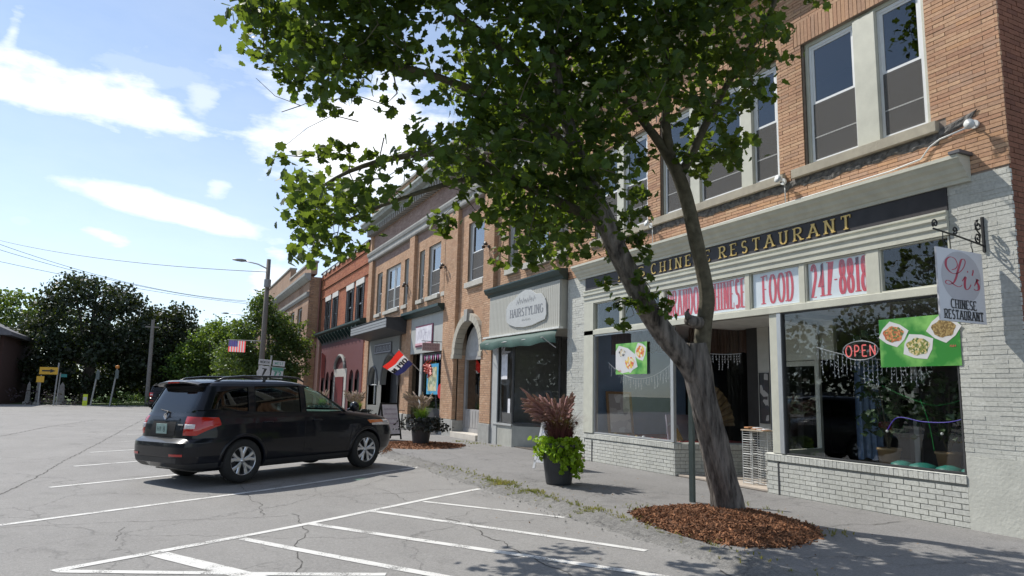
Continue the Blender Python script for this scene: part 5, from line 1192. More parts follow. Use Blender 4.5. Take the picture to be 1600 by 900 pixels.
for k_, P in enumerate(([(480,462),(508,452),(522,425),(508,385),(475,372),(448,392),(442,430),(458,465),(490,488),(530,480),(562,448),(578,408),(570,386),(552,392),(538,425),(520,475),(505,520),(485,552),(455,562),(433,552),(440,535),(462,540),(492,566),(522,580),(545,570)],
    [(548,540),(572,508),(566,545),(564,580),(575,600),(594,590),(608,565)], [(588,470),(592,480)], [(630,462),(628,480),(620,502)], [(632,575),(655,528),(652,548),(662,575),(658,600),(640,606),(626,596)])):
    pts = [Vector((*sgn(x, y), 0)) for x, y in P]; pts = [(p.x, p.y) for p, r in smoothpath([(p, 0) for p in pts], 4)] if len(pts) > 2 else [(p.x, p.y) for p in pts]
    stroke(q, pts, fS, (lambda a, b: .022) if k_ in (2, 3) else wdS, .0016 + .0004*k_)
q.build('script', mat('script_red', (.42, .03, .07), .5), HS)
ink = mat('sign_ink', (.015, .015, .018), .5)
q = MB(); text(q, 'CHINESE', lambda u, v, d: fS(.20+u, .155+v, d), .105, .47, .20, .10, True, .12, .5); text(q, 'RESTAURANT', lambda u, v, d: fS(.07+u, .03+v-.0*u, d), .105, .72, .20, .10, True, .12, .5); q.build('lettering', ink, HS)
for x in (7.97, 8.50): MB().tube([(x, Y0, 3.35), (x+.015, Y0, 3.42), (x-.01, Y0, 3.47), (x, Y0, 3.53+(8.5-x)*.09)], .006, 5).build('hook', iron, HS)
# --- security lamps and conduit
white_m = mat('fixture_white', (.62, .63, .62), .4, .06); bronze = mat('fixture_bronze', (.05, .035, .025), .5)
def lampset(name, label, c, m_, heads, grp):
    T = thing(name, label, 'lamp', c, 0, grp); x, y, z = c
    MB().lathe([(0,-.03),(.055,-.03),(.055,-.0),(0,.0)], (x, y, z), 16, 'x').build('base', m_, T, smooth=False)
    for (dy, dz, dx) in heads:
        MB().tube([(x-.02, y, z), (x-.07, y+dy*.4, z+dz*.4), (x-dx*.6, y+dy*.7, z+dz*.7)], .012, 6).build('arm', m_, T)
        h0 = Vector((x-dx*.5, y+dy*.6, z+dz*.6)); h1 = Vector((x-dx, y+dy, z+dz))
        h = MB().tube([h0, h0+(h1-h0)*.4, h1], [.025, .05, .065], 14).build('lamp_head', m_, T, smooth=True)
        MB().tube([h1-(h1-h0)*.04, h1-(h1-h0)*.02], .055, 14).build('lens', mat('lens', (.35, .37, .38), .15), h)
    return T
lampset('security_lamp', 'white round security lamp on the brick near the building corner, above the hanging sign', (8.75, 5.04, 5.04), white_m, [(-.02, -.03, .16)], 'lamps on the brick walls')
lampset('security_lamp', 'white round lamp on a short stem below the sill between the two big window groups', (8.72, 8.05, 5.10), white_m, [(0, .03, .15)], 'lamps on the brick walls')
lampset('security_lamp', 'white round lamp on a short stem above the gold word CHINESE', (8.72, 11.55, 5.10), white_m, [(0, .03, .15)], 'lamps on the brick walls')
q = MB(); q.tube([(8.735, 13.3, 4.70), (8.735, 8.9, 4.735), (8.735, 6.2, 4.76), (8.735, 5.75, 4.80), (8.735, 5.62, 4.93), (8.735, 5.48, 4.99), (8.735, 5.10, 5.03)], .011, 6); q.tube([(8.735, 8.05, 4.74), (8.735, 8.05, 5.08)], .009, 5); q.tube([(8.735, 11.55, 4.72), (8.735, 11.55, 5.08)], .009, 5)
tag(q.build('conduit', white_m, smooth=True), 'thin white conduit running along the top of the shop cornice to the lamps', 'conduit')
for (y, z, l) in ((19.75, 6.12, 'pair of brown lamp heads on the pier right of the single upper window'), (23.60, 6.05, 'pair of brown lamp heads on the pier left of the single upper window'), (28.10, 5.95, 'brown lamp heads on the second pier from the left of the tan block')):
    T = lampset('floodlight', l, (8.66, y, z), bronze, [(.10, -.02, .2), (-.12, .06, .2)], 'lamps on the brick walls'); MB().tube([(8.665, y, z-.02), (8.67, y-.05, z-.3), (8.67, y-.22, z-.62)], .008, 5).build('cable', bronze, T)
# --- posters, neon
def poster(name, label, y1, y0, z0, z1, x, base, group=None):
    T = thing(name, label, 'poster', (x, (y0+y1)/2, z0), 0, group)
    MB().box(x-.003, x, y0, y1, z0, z1).build('sheet', base, T); return T
def noisemat(name, cols, scale=18):
    M = bpy.data.materials.new(name); M.use_nodes = True; n, m = NT(M.node_tree); g = n('NewGeometry')
    v = n('TexVoronoi', {'Vector': g.outputs['Position'], 'Scale': scale}).outputs['Color']; s = n('SeparateColor', {0: v}).outputs[0]; cr = n('ValToRGB', {0: s}); e = cr.color_ramp.elements; cr.color_ramp.interpolation = 'CONSTANT'
    while len(e) < len(cols): e.new(.5)
    for i, c in enumerate(cols): e[i].position = i/len(cols); e[i].color = rgb(c)
    n('OutputMaterial', {'Surface': n('BsdfPrincipled', {'Base Color': cr.outputs[0], 'Roughness': .5}).outputs[0]}); MATS[name] = M; return M
def green_poster():
    M = bpy.data.materials.new('poster_green'); M.use_nodes = True; n, m = NT(M.node_tree); g = n('NewGeometry')
    z = n('TexNoise', {'Vector': g.outputs['Position'], 'Scale': 3.5, 'Detail': 3}).outputs[0]; cr = n('ValToRGB', {0: z}); e = cr.color_ramp.elements; e[0].position = .4; e[0].color = (.03, .22, .03, 1); e[1].position = .62; e[1].color = (.22, .50, .12, 1)
    n('OutputMaterial', {'Surface': n('BsdfPrincipled', {'Base Color': cr.outputs[0], 'Roughness': .4}).outputs[0]}); return M
gpm = green_poster(); platem = mat('plate_print', (.62, .62, .62), .5, .05)
foods = [noisemat('food_shrimp', [(.50,.16,.05),(.10,.16,.04),(.58,.28,.10),(.40,.10,.04)], 45), noisemat('food_greens', [(.55,.42,.16),(.08,.14,.03),(.60,.52,.30),(.20,.22,.05)], 40), noisemat('food_noodles', [(.22,.14,.04),(.30,.20,.07),(.16,.10,.03),(.36,.26,.10)], 60), noisemat('food_sushi', [(.65,.42,.06),(.7,.65,.5),(.6,.12,.06),(.7,.5,.1)], 22), noisemat('food_rice', [(.65,.65,.6),(.08,.08,.09),(.6,.5,.35),(.55,.55,.5)], 20)]
def dish(T, f, cu, cv, r, rot, food, sq=.8):
    q = MB(); P = []
    for i in range(8): a = rot + i*pi/4; rr = r*(1.0 if i % 2 else 1.22); P.append((cu+rr*cos(a), cv+rr*sin(a)*sq))
    q.add([f(u, v, .0035) for u, v in P], [tuple(range(8))]); q.build('dish', platem, T)
    q = MB(); q.add([f(cu+r*.8*(1+.1*sin(5*a))*cos(a), cv+r*.72*sq*(1+.08*cos(7*a))*sin(a), .005) for a in [2*pi*i/26 for i in range(26)]], [tuple(range(26))]); q.build('food', food, T)
T = poster('menu_poster', 'green poster with three dishes of food in the right shop window', 6.51, 5.41, 2.07, 2.72, 8.752, gpm, 'posters in the restaurant windows'); f = fface(6.51, 2.07, 8.750)
dish(T, f, .21, .44, .185, .2, foods[0]); dish(T, f, .55, .26, .195, .5, foods[1]); dish(T, f, .90, .47, .19, .1, foods[2])
redt = mat('red_small', (.55, .10, .09), .5)
def squig(T, f, rows, m_, name='small_print'):
    for (u, v, w, h) in rows:
        q = MB(); k = int(w/(h*.7)); random.seed(int(u*1000+v*77))
        for i in range(k):
            if random.random() < .15: continue
            x = u + i*h*.7; stroke(q, [(x, v+random.random()*h*.3), (x+h*.15, v+h), (x+h*.4, v+random.random()*h*.6)], f, lambda a, b: h*.22, .004 + (i % 3)*.0004)
    q.build(name, m_, T)
squig(T, f, [(.06, .235, .26, .035), (.08, .19, .18, .035), (.70, .12, .22, .035), (.72, .075, .18, .03), (.95, .27, .13, .03), (.97, .23, .11, .03)], redt)
T = poster('menu_poster', 'green poster with sushi plates in the left shop window, above the framed picture', 12.90, 11.78, 2.06, 2.72, 8.752, gpm, 'posters in the restaurant windows'); f = fface(12.90, 2.06, 8.750)
q = MB(); q.add([f(u, v, .002) for u, v in ((.0,.12),(.25,.02),(.55,.06),(.80,.15),(.70,.42),(.45,.55),(.12,.62),(.0,.5))], [tuple(range(8))]); q.build('white_cloth', platem, T)
dish(T, f, .24, .46, .15, .3, foods[4]); dish(T, f, .52, .24, .20, .1, foods[3], .9); dish(T, f, .90, .46, .18, .4, foods[3], .95)
squig(T, f, [(.04, .25, .2, .04), (.72, .25, .2, .04), (.1, .05, .15, .04)], redt)
NS = thing('neon_sign', 'red neon OPEN sign inside an oval white tube in the right shop window', 'sign', (8.84, 6.9, 2.15))
q = MB(); oc = [(6.885+.285*cos(a), 2.32+.135*sin(a)) for a in [2*pi*i/40 for i in range(41)]]; q.tube([(8.83, y, z) for y, z in oc], .007, 6); q.build('oval_tube', mat('neon_white', (.45, .46, .50), .3), NS, smooth=True)
MB().prism([(6.885+.27*cos(2*pi*i/30), 2.32+.12*sin(2*pi*i/30)) for i in range(30)], lambda u, v, d: (8.85+d, u, v), 0, .015).build('back_plate', seam, NS)
per = []; text(None, 'OPEN', fface(7.13, 2.24, 8.845), .155, .49, .12, .12, False, .22, .62, d0=.012, per=per)
for q in per: q.build('neon_letter', mat('neon_red', (.85, .16, .15), .4, emis=.3), NS)
# --- display in the left window
def frm(name, label, cat, c, w, h, rz, tilt, fw, fm, im, extra=None):
    T = thing(name, label, cat, c, rz); Mx = Matrix.Rotation(tilt, 4, 'X')
    def V(mb): mb.v = [tuple(Mx @ Vector(v)) for v in mb.v]; return mb
    a = MB(); a.box(-w/2, w/2, 0, .03, 0, fw); a.box(-w/2, w/2, 0, .03, h-fw, h); a.box(-w/2, -w/2+fw, 0, .03, fw, h-fw); a.box(w/2-fw, w/2, 0, .03, fw, h-fw); V(a).build('frame', fm, T, world=False)
    V(MB().box(-w/2+fw, w/2-fw, .012, .02, fw, h-fw)).build('picture', im, T, world=False)
    return T
p_ = pX(962, 676, 9.3)
frm('framed_picture', 'gilt framed portrait drawing leaning against the blue wall in the left window', 'picture', (9.35, 13.55, .725), .62, 1.0, radians(-15), radians(-12), .06, mat('gilt_dark', (.24, .14, .06), .5, .3, 20), noisemat('portrait', [(.60,.56,.50),(.50,.46,.42),(.36,.33,.30),(.62,.60,.55)], 7))
q = MB(); q.lathe([(0, .01), (.12, .0), (.165, -.02), (.17, -.015), (.12, .008)], (9.55, 12.0, .92), 28, 'y'); tag(q.build('display_plate', mat('plate_blue', (.42, .46, .50), .3, .3, 30), smooth=True), 'pale blue round plate standing in the left window display', 'plate')
frm('gold_picture', 'small gold leaning picture beside the pale plate in the window display', 'picture', (9.55, 11.72, .725), .24, .28, .4, radians(-30), .03, gold, mat('gold_print', (.5, .33, .08), .4, .4, 20))
frm('display_board', 'grey fabric-covered board behind the plate in the left window', 'board', (10.05, 12.0, .725), 1.3, .52, .1, radians(-8), .01, mat('board_lilac', (.32, .30, .36), .8), MATS['board_lilac'])
frm('dark_picture', 'dark framed picture leaning left behind the aluminium post in the window', 'picture', (9.9, 11.35, .725), .35, .42, .5, radians(-15), .03, mat('dk_frame', (.04,.05,.05), .5), mat('dk_print', (.10, .14, .13), .5, .4, 12))
rc = mat('red_ornament', (.45, .05, .03), .6, .3, 20)
for i in range(9):
    y = 11.2 + i*.27 + random.uniform(-.05, .05); x = 8.98 + random.uniform(0, .12); r = random.uniform(.025, .05)
    tag(MB().lathe([(0,0),(r,.0),(r*1.1,r*.6),(r*.6,r*1.3),(0,r*1.5)], (x, y, .725), 10).build('ornament', [rc, MATS['plate_print'], gold][i % 3], smooth=True), ('small red trinket on the red cloth of the left window ledge', 'small white trinket on the red cloth of the left window ledge', 'small gold trinket on the red cloth of the left window ledge')[i % 3], 'ornament', 'trinkets on the left window ledge')
FN = thing('folding_fan', 'large brown folding fan standing open behind the entrance glass', 'fan', (9.9, 11.0, .8))
fc = pY(1092, 668, 11.0); fm_ = mat('fan_paper', (.13, .085, .04), .8, .45, 6, c2=(.28, .19, .09)); q = MB()
n_ = 22; o = 0
for i in range(n_+1):
    a = radians(2 + 100*i/n_); w = .015 if i % 2 else -.015
    for r in (.15, .92): q.v.append((fc.x + r*cos(a), 11.0 + w, fc.z + r*sin(a)))
q.f = [(2*i, 2*i+2, 2*i+3, 2*i+1) for i in range(n_)]; q.build('leaf_sheet', fm_, FN)
for i in range(0, n_+1, 2): a = radians(2+100*i/n_); MB().tube([(fc.x, 10.98, fc.z), (fc.x+.9*cos(a), 10.975, fc.z+.9*sin(a))], .006, 4).build('rib', mat('dark_wood2', (.05,.03,.02), .6), FN)
frm('entrance_poster', 'tall dark picture of pale figures on the panel beside the entrance door', 'poster', (10.20, 10.08, 1.15), .24, .95, radians(-90), 0, .01, mat('dkp', (.05,.05,.05), .6), noisemat('figures', [(.04,.04,.04),(.05,.05,.06),(.06,.05,.05),(.40,.38,.36)], 9))
# icicle lights
wl = mat('icicle_white', (.62, .64, .68), .5, emis=.08)
def icicle(label, p0, p1, sag, drops, L, seed):
    random.seed(seed); q = MB(); p0, p1 = Vector(p0), Vector(p1); P = [p0 + (p1-p0)*i/20 - Vector((0, 0, sag*4*(i/20)*(1-i/20))) for i in range(21)]; q.tube(P, .004, 4)
    for i in range(drops):
        t = (i+.5)/drops; b = p0 + (p1-p0)*t - Vector((0, 0, sag*4*t*(1-t))); l = random.uniform(.3, 1)*L; q.tube([b, b-Vector((0, 0, l))], .0025, 3)
        for j in range(int(l/.05)): c = b - Vector((random.uniform(-.012,.012), random.uniform(-.02,.02), .04+j*.05)); q.tube([c, c-Vector((.004, random.uniform(-.02,.02), .022))], .005, 4)
    tag(q.build('string_lights', wl), label, 'string lights', 'white icicle lights in the restaurant windows')
icicle('icicle lights hanging round the green sushi poster in the left window', (8.95, 13.5, 2.35), (8.95, 11.1, 2.35), .38, 26, .28, 1)
icicle('icicle lights across the dark entrance glass, right of the maple trunk', (9.3, 11.0, 2.50), (10.3, 10.75, 2.50), .03, 16, .38, 2)
icicle('icicle lights below the neon sign in the right window', (8.95, 7.75, 2.42), (8.95, 5.9, 2.20), .10, 26, .40, 3)
# plants, pots and cloths behind the right window
def pot(mb, x, y, z, r0, r1, h, seg=22): return mb.lathe([(0,0),(r0,0),(r1*.96,h*.86),(r1*1.06,h*.88),(r1*1.06,h),(r1*.92,h),(r1*.9,h*.9),(0,h*.9)], (x, y, z), seg)
def inplant(x, y, z, h, label, n_, seed):
    random.seed(seed); T = thing('potted_plant', label, 'plant', (x, y, z), 0, 'plants behind the restaurant glass'); pot(MB(), x, y, z, .12, .16, .28).build('pot', mat('pot_tan', (.30, .20, .10), .8, .15), T, smooth=True)
    q = MB(); lf = MB()
    for i in range(7):
        a = random.uniform(0, 6.28); e = Vector((x+.3*cos(a), y+.3*sin(a), z+h*random.uniform(.6, 1))); q.tube([(x, y, z+.25), ((x+e.x)/2, (y+e.y)/2, z+h*.5), e], [.015, .01, .004], 5)
    q.build('stem', bark_young, T)
    for _ in range(n_): a = random.uniform(0, 6.28); r = random.uniform(.05, .42); leaf(lf, (x+r*cos(a), y+r*sin(a), z+.45+random.random()*(h-.4)), random.uniform(.08, .14))
    lf.build('leaves', mat('houseplant', (.035, .07, .02), .5, .4, 5, island=.3), T, kind='stuff')
inplant(9.55, 7.05, .665, 1.9, 'tall leafy houseplant in a tan pot below the neon OPEN sign', 420, 4); inplant(9.75, 6.3, .665, 1.3, 'shorter houseplant in a pot right of the tall one', 200, 5)
tl = mat('teal_cloth', (.02, .17, .13), .45, .3, 6)
for i, (y, r) in enumerate(((6.55, .16), (6.25, .19), (5.9, .17), (5.62, .12))):
    q = MB(); q.lathe([(r, 0), (r*1.05, .05), (r*.8, .12), (r*.3, .15), (0, .15)], (9.12, y, .665), 18); tag(q.build('teal_bundle', tl, smooth=True), ('teal bundle nearest the tan pots on the right window ledge', 'largest teal bundle, second from the tan pots on the ledge', 'teal bundle below the hanging green tinsel strand', 'smallest teal bundle in the corner by the painted brick pier')[i], 'bundle', 'teal bundles on the window ledge')
for P, c, l, nm in (([(8.95,6.62,1.22),(8.95,6.45,1.40),(8.95,6.1,1.36),(8.95,5.75,1.37),(8.95,5.47,1.45)], (.07, .04, .45), 'violet plastic garland strung across the right window', 'v'), ([(9.0,6.7,1.83),(9.0,6.4,1.70),(9.0,6.0,1.58),(9.0,5.7,1.62),(9.0,5.47,1.72)], (.01, .22, .04), 'thin green tinsel garland above the violet one', 'g'), ([(9.0,6.15,1.65),(9.0,6.05,1.35),(9.0,6.0,1.0)], (.01, .28, .05), 'green tinsel strand hanging down in the right window', 'h')):
    tag(MB().tube([p for p, r in smoothpath([(Vector(p), 0) for p in P], 5)], .006 if nm == 'v' else .003, 5).build('garland', mat('garland_'+nm, c, .4, emis=.05)), l, 'garland')
for y, z in ((6.62, 1.21), (5.85, 1.22)): tag(MB().lathe([(0,-.02),(.014,-.014),(.02,0),(.014,.014),(0,.02)], (8.95, y, z), 10).build('bauble', mat('bauble', (.7,.7,.65), .2)), 'small white bauble hanging in the right window', 'bauble', 'baubles in the right window')
# --- wire newspaper rack at the entrance
g_ = gpt(1188, 761); rx, ry, rz_ = g_
RK = thing('newspaper_rack', 'white wire rack topped with loose leaflets beside the shop entrance', 'rack', g_)
wr = mat('wire_white', (.50, .51, .50), .4, .05); H = .93
for k_, (cx, cy) in enumerate(((-.05, .13), (.05, -.12))):
    for sx in (-.09, .09):
        for sy in (-.11, .11): MB().tube([(rx+cx+sx, ry+cy+sy, rz_), (rx+cx+sx, ry+cy+sy, rz_+H)], .007, 6).build('leg', wr, RK)
    for i in range(22):
        z = rz_ + .06 + i*.04; q = MB(); P = [(rx+cx+sx, ry+cy+sy, z) for sx, sy in ((-.09,-.11),(.09,-.11),(.09,.11),(-.09,.11),(-.09,-.11))]; q.tube(P, .003 if i % 6 else .007, 4, cap=False); q.build('wire_ring', wr, RK)
MB().box(rx-.16, rx+.16, ry-.25, ry+.26, rz_+H, rz_+H+.02).build('top_tray', mat('tray', (.40, .33, .24), .7), RK)
for i in range(7): x, y = rx+random.uniform(-.1, .1), ry-.2+i*.065; tag(MB().box(x-.08, x+.08, y-.05, y+.05, rz_+H+.022+i*.003, rz_+H+.024+i*.006+.004).build('leaflet', pap if i % 3 else mat('leaflet_orange', (.5,.25,.12), .8)), ('white leaflet lying on top of the white wire rack' if i % 3 else 'orange leaflet lying on top of the white wire rack'), 'leaflet', 'leaflets on the wire rack')
# --- sign post beside the maple
g_ = gpt(1082, 784); mb = MB(); pr = [(-.045,0),(-.045,.012),(-.022,.012),(-.018,-.035),(.018,-.035),(.022,.012),(.045,.012),(.045,0),(.028,0),(.022,-.047),(-.022,-.047),(-.028,0)]
mb.prism(pr, lambda u, v, d: (g_[0]+u*cos(-.9)-v*sin(-.9), g_[1]+u*sin(-.9)+v*cos(-.9), g_[2]+.05+d), -.1, 1.5); tag(mb.build('sign_post', mat('post_green', (.13, .16, .14), .55, .15, 8, metal=.2), fix=True), 'grey-green steel post standing in the mulch just left of the maple trunk', 'post')
# --- planters
pt_m = mat('pot_charcoal', (.032, .034, .038), .5, .12, 6)
def grassplant(T, x, y, z, n_, h, c_m, plume_m, np_, ph, lean, spread=.9, w=.008, dr2=(.12, .36)):
    q = MB(); tuft(q, x, y, z, n_, h, w, spread)
    q.build('grass_blades', c_m, T, kind='stuff'); p = MB()
    for i in range(np_):
        a = random.uniform(0, 6.28); L = ph*random.uniform(.72, 1.1); dr_ = random.uniform(*dr2); d = Vector((cos(a)*.45, sin(a)*.45, 0)) + Vector(lean)
        P = [Vector((x, y, z)) + d*L*(t**1.6) + Vector((0, 0, L*(t - dr_*t**3))) for t in (0, .35, .6, .75, .85, .95, 1.0)]
        p.tube(P[:4], .0025, 3, cap=False); l = P[3:]
        p.tube(l, [.008, .022, .020, .004], 5, cap=False)
        for _ in range(26):
            t = random.random(); i_ = min(2, int(t*3)); c = l[i_] + (l[i_+1]-l[i_])*(t*3-i_); dd = Vector((random.gauss(0,1), random.gauss(0,1), random.gauss(0,1))).normalized(); p.add([c, c+dd*.03+Vector((.002,.001,.004)), c+dd*.028], [(0,1,2)])
    p.build('plumes', plume_m, T, kind='stuff')
def planter(label, px, py, kind, seed, k=1.0, xy=None):
    random.seed(seed); x, y, z = gpt(px, py) if xy is None else (xy[0], xy[1], gz(xy[0])+.03)
    T = thing('planter', label, 'planter', (x, y, z), 0, 'tall planters along the pavement')
    q = MB(); q.lathe([(r*min(k, 1.1), h*k) for r, h in [(0,.005),(.19,.0),(.20,.02),(.275,.50),(.30,.51),(.305,.56),(.28,.56),(.265,.50),(0,.49)]], (x, y, z), 30); q.build('pot', pt_m, T, smooth=False)
    MB().lathe([(0,.515*k),(.268*k,.51*k)], (x, y, z), 20).build('soil', mat('soil', (.03,.02,.015), 1), T)
    t = z + .5*k
    if kind == 'purple':
        grassplant(T, x, y, t, 760, .70, mat('grass_purple', (.10, .024, .030), .6, .35, 4, trans=.15), mat('plume_purple', (.33, .17, .16), .8, .25, 9, trans=.25), 190, 1.0, (-.17, .08, 0), .95, .012, (.08, .42))
        q = MB(); 
        for _ in range(90): leaf(q, (x+random.gauss(0,.13), y+random.gauss(0,.13), t+random.uniform(.05,.42)), random.uniform(.05,.09))
        q.build('dark_leaves', mat('coleus', (.10, .018, .022), .6, .4, 6), T, kind='stuff')
        q = MB()
        for _ in range(760):
            a = random.gauss(-1.6, 1.35); r = .27 + abs(random.gauss(0, .06)); dr = random.random()**1.1; leaf(q, (x+r*cos(a)*(1+.1*dr), y+r*sin(a)*(1+.1*dr), t+.16 - dr*(.66 if -.4 < cos(a) else .38)*(.8+.2*sin(a*5))), random.uniform(.055,.105), LEAF_O, .3)
        q.build('lime_vine', mat('vine_lime', (.22, .36, .015), .45, .3, 5, trans=.35, island=.3), T, kind='stuff')
    else:
        grassplant(T, x, y, t, 620, .50, mat('grass_bright', (.13, .24, .03), .6, .3, 4, trans=.35), mat('plume_pale', (.42, .31, .25), .8, .2, 9, trans=.25), 120, .92, (-.12, .05, 0), .9, .008)
        q = MB()
        for _ in range(520):
            a = random.gauss(-.6, 1.5); r = .25 + abs(random.gauss(0, .1)); dr = random.random(); leaf(q, (x+k*r*cos(a)*(1+.5*dr), y+r*sin(a)*(1+.5*dr), t+.12 - dr*.38), random.uniform(.05,.10), LEAF_S, .3)
        q.build('dark_vine', mat('vine_dark', (.018, .022, .014), .5, .5, 5, island=.3), T, kind='stuff')
    return T
planter('charcoal pot with purple fountain grass and lime-green trailing leaves', 873, 756, 'purple', 31, 1.22)
planter('charcoal pot of pale plumed grass with dark trailing leaves on the mulch patch', 657, 696, 'green', 32, 1.3)
planter('pot of pale plumed grass just left of the black-framed board', 0, 0, 'green', 33, 1.2, xy=(6.55, 27.0)); planter('furthest pot of pale plumed grass, in front of the maroon shopfront', 0, 0, 'green', 34, 1.2, xy=(6.7, 34.6))
# --- boards
def aboard(label, x, y, rz, w, h, fm, im, name='pavement_board', spread=.5, group=None):
    T = thing(name, label, 'sandwich board', (x, y, gz(x)+.03), rz, group); s = spread/2
    for sg_ in (-1, 1):
        Mx = Matrix.Translation((0, sg_*s, 0)) @ Matrix.Rotation(sg_*math.asin(s/h), 4, 'X')
        V = lambda mb: (setattr(mb, 'v', [tuple(Mx @ Vector(v)) for v in mb.v]), mb)[1]
        V(MB().box(-w/2, w/2, -.012, .012, .12, .12+.05)).build('frame_bar', fm, T, world=False); V(MB().box(-w/2, w/2, -.012, .012, h-.05, h)).build('frame_bar', fm, T, world=False)
        for e in (-1, 1): V(MB().box(e*w/2-(.05 if e > 0 else 0), e*w/2+(.05 if e < 0 else 0), -.012, .012, 0, h-.05)).build('leg', fm, T, world=False)
        V(MB().box(-w/2+.04, w/2-.04, -.006, .006, .16, h-.04)).build('panel', im, T, world=False)
        if sg_ < 0:
            q = MB(); random.seed(int(x*10)); mk = lambda u, v, d: tuple(Mx @ Vector((u, -.007-d, v)))
            for r_ in range(4): v = h*(.78 - r_*.14); u = -w*.36
            for r_ in range(4):
                v = h*(.80 - r_*.13); u = -w*.34
                while u < w*.30: stroke(q, [(u, v), (u+.02, v+h*.05), (u+.035, v+.01), (u+.05, v+h*.04)], mk, lambda a, b: .010, .002); u += .062
            q.build('lettering', mat('board_ink', (.20, .13, .22), .6) if name == 'pavement_board' else mat('board_blue', (.06, .12, .40), .6), T, world=False)
    return T
wbd = mat('board_white', (.55, .54, .58), .5)
aboard('black-framed white sandwich board standing just beyond the nose of the black estate', 6.15, 21.3, radians(25), .70, 1.12, seam, wbd)
aboard('white folding sign leaning behind the purple-grass planter', 7.15, 12.75, radians(-52), .50, 1.10, mat('board_frame_white', (.62,.62,.62), .5), mat('board_white2', (.62,.62,.63), .5), 'folding_sign', .95)
# --- signs on the block
SG = thing('salon_sign', 'shaped pale plaque with grey lettering on the slatted salon fascia', 'sign', (8.56, 16.9, 3.4))
P = [(18.12,3.98),(17.95,4.12),(17.6,4.20),(17.3,4.33),(16.95,4.40),(16.6,4.36),(16.3,4.22),(16.0,4.20),(15.82,4.05),(15.75,3.95),(15.72,3.62),(15.80,3.50),(16.1,3.46),(16.5,3.40),(17.0,3.38),(17.5,3.42),(17.85,3.50),(18.05,3.58),(18.12,3.70)]
MB().prism(P, lambda u, v, d: (8.57-d, u, v), 0, .035).build('plaque', mat('plaque', (.46, .47, .46), .5, .04), SG, bevel=.006, fix=True)
gi = mat('sign_grey_ink', (.20, .21, .23), .6); q = MB(); text(q, 'HAIRSTYLING', fface(17.85, 3.70, 8.533), .22, 1.95, .16, .06, True, .12, .5); q.build('lettering', gi, SG)
q = MB(); random.seed(8); u = 0
for i in range(9): b = .07 + .05*random.random(); stroke(q, [(u, 0), (u+.06, b*1.6), (u+.10, b*.4), (u+.14, b)], fface(17.45, 4.03, 8.533), lambda a, b_: .014, .002); u += .125
for i in range(6): stroke(q, [(i*.09, 0), (i*.09+.03, .06), (i*.09+.05, .01)], fface(17.1, 3.55, 8.533), lambda a, b_: .010, .002)
q.build('script_line', gi, SG)
AW = thing('awning', 'small sagging dark-green canvas awning over the salon window', 'awning', (8.5, 17.3, 3.0))
q = MB(); n_ = 40; aw_m = mat('canvas_green', (.022, .07, .055), .7, .18, 5, .3, 60)
for i in range(n_+1):
    t = i/n_; y = 15.18 + 4.35*t; s_ = .05*sin(t*17)*sin(t*5+1); x_in = 8.56; x_o = 8.36 + .02*sin(t*23)
    if t < .12: x_o = 8.5 - (8.5-x_o)*(t/.12)**.6
    q.v += [(x_in, y, 3.20), ((x_in+x_o)/2, y, 3.13+s_*.3), (x_o, y, 3.04+s_*.4), (x_o+.03, y, 2.86+s_*.7)]
q.f = [(i*4+j, (i+1)*4+j, (i+1)*4+j+1, i*4+j+1) for i in range(n_) for j in range(3)]; q.build('canvas', aw_m, AW, smooth=True)
MB().tube([(8.39, 15.6, 3.02), (8.39, 19.5, 3.02)], .014, 6).build('front_bar', alu, AW); MB().tube([(8.6, 19.5, 2.75), (8.39, 19.5, 3.02)], .012, 6).build('arm', alu, AW); MB().tube([(8.6, 15.3, 2.75), (8.3, 15.5, 3.02)], .012, 6).build('arm', alu, AW)
GS = thing('gift_shop_sign', 'white square sign with thin maroon frame on the grey fascia between the brick piers', 'sign', (8.68, 25.7, 3.3))
MB().box(8.66, 8.695, 24.75, 26.75, 3.30, 4.12).build('frame', mat('maroon_frame', (.20, .06, .10), .5), GS); MB().box(8.645, 8.659, 24.81, 26.69, 3.40, 4.06).build('panel', mat('panel_white', (.66, .65, .70), .5), GS); MB().box(8.642, 8.6449, 24.81, 26.69, 3.36, 3.44).build('pink_border', mat('pink', (.62, .36, .40), .5), GS)
q = MB(); ff = fface(26.6, 3.46, 8.645)
for P in ([(.18,.1),(.26,.45),(.34,.15),(.46,.5)], [(.52,.12),(.60,.3),(.66,.5),(.72,.15)], [(.80,.48),(.95,.50),(.98,.28),(.86,.22),(.98,.05)], [(1.12,.48),(1.12,.08)], [(1.06,.36),(1.28,.36)], [(1.38,.1),(1.52,.42),(1.62,.12)]): stroke(q, P, ff, lambda a, b: .022, .004)
q.build('script_line', mat('pale_ink', (.40, .36, .45), .6), GS)
PS = thing('projecting_sign', 'small greyish-pink board sticking out from the brick pier beside the gift shop sign', 'sign', (8.4, 23.7, 3.1))
MB().box(7.95, 8.60, 23.72, 23.76, 3.02, 3.30).build('board', mat('board_pink', (.34, .25, .26), .7, .1, 12), PS); MB().tube([(7.92, 23.74, 3.36), (8.68, 23.74, 3.36)], .012, 6).build('bracket_bar', iron, PS)
for x in (8.05, 8.5): MB().tube([(x, 23.74, 3.30), (x, 23.74, 3.36)], .008, 4).build('hook', iron, PS)
q = MB()
for r_ in range(2):
    for i in range(9): stroke(q, [(.05+i*.062, .05+r_*.12), (.05+i*.062, .12+r_*.12)], lambda u, v, d: (7.95+u, 23.72-d, 3.02+v), lambda a, b: .018, .002)
q.build('lettering', mat('pink_ink', (.18, .11, .13), .7), PS)
DS = thing('bar_sign', 'dark rectangular sign with a pale double border on the grey arched front', 'sign', (8.7, 31.6, 3.3))
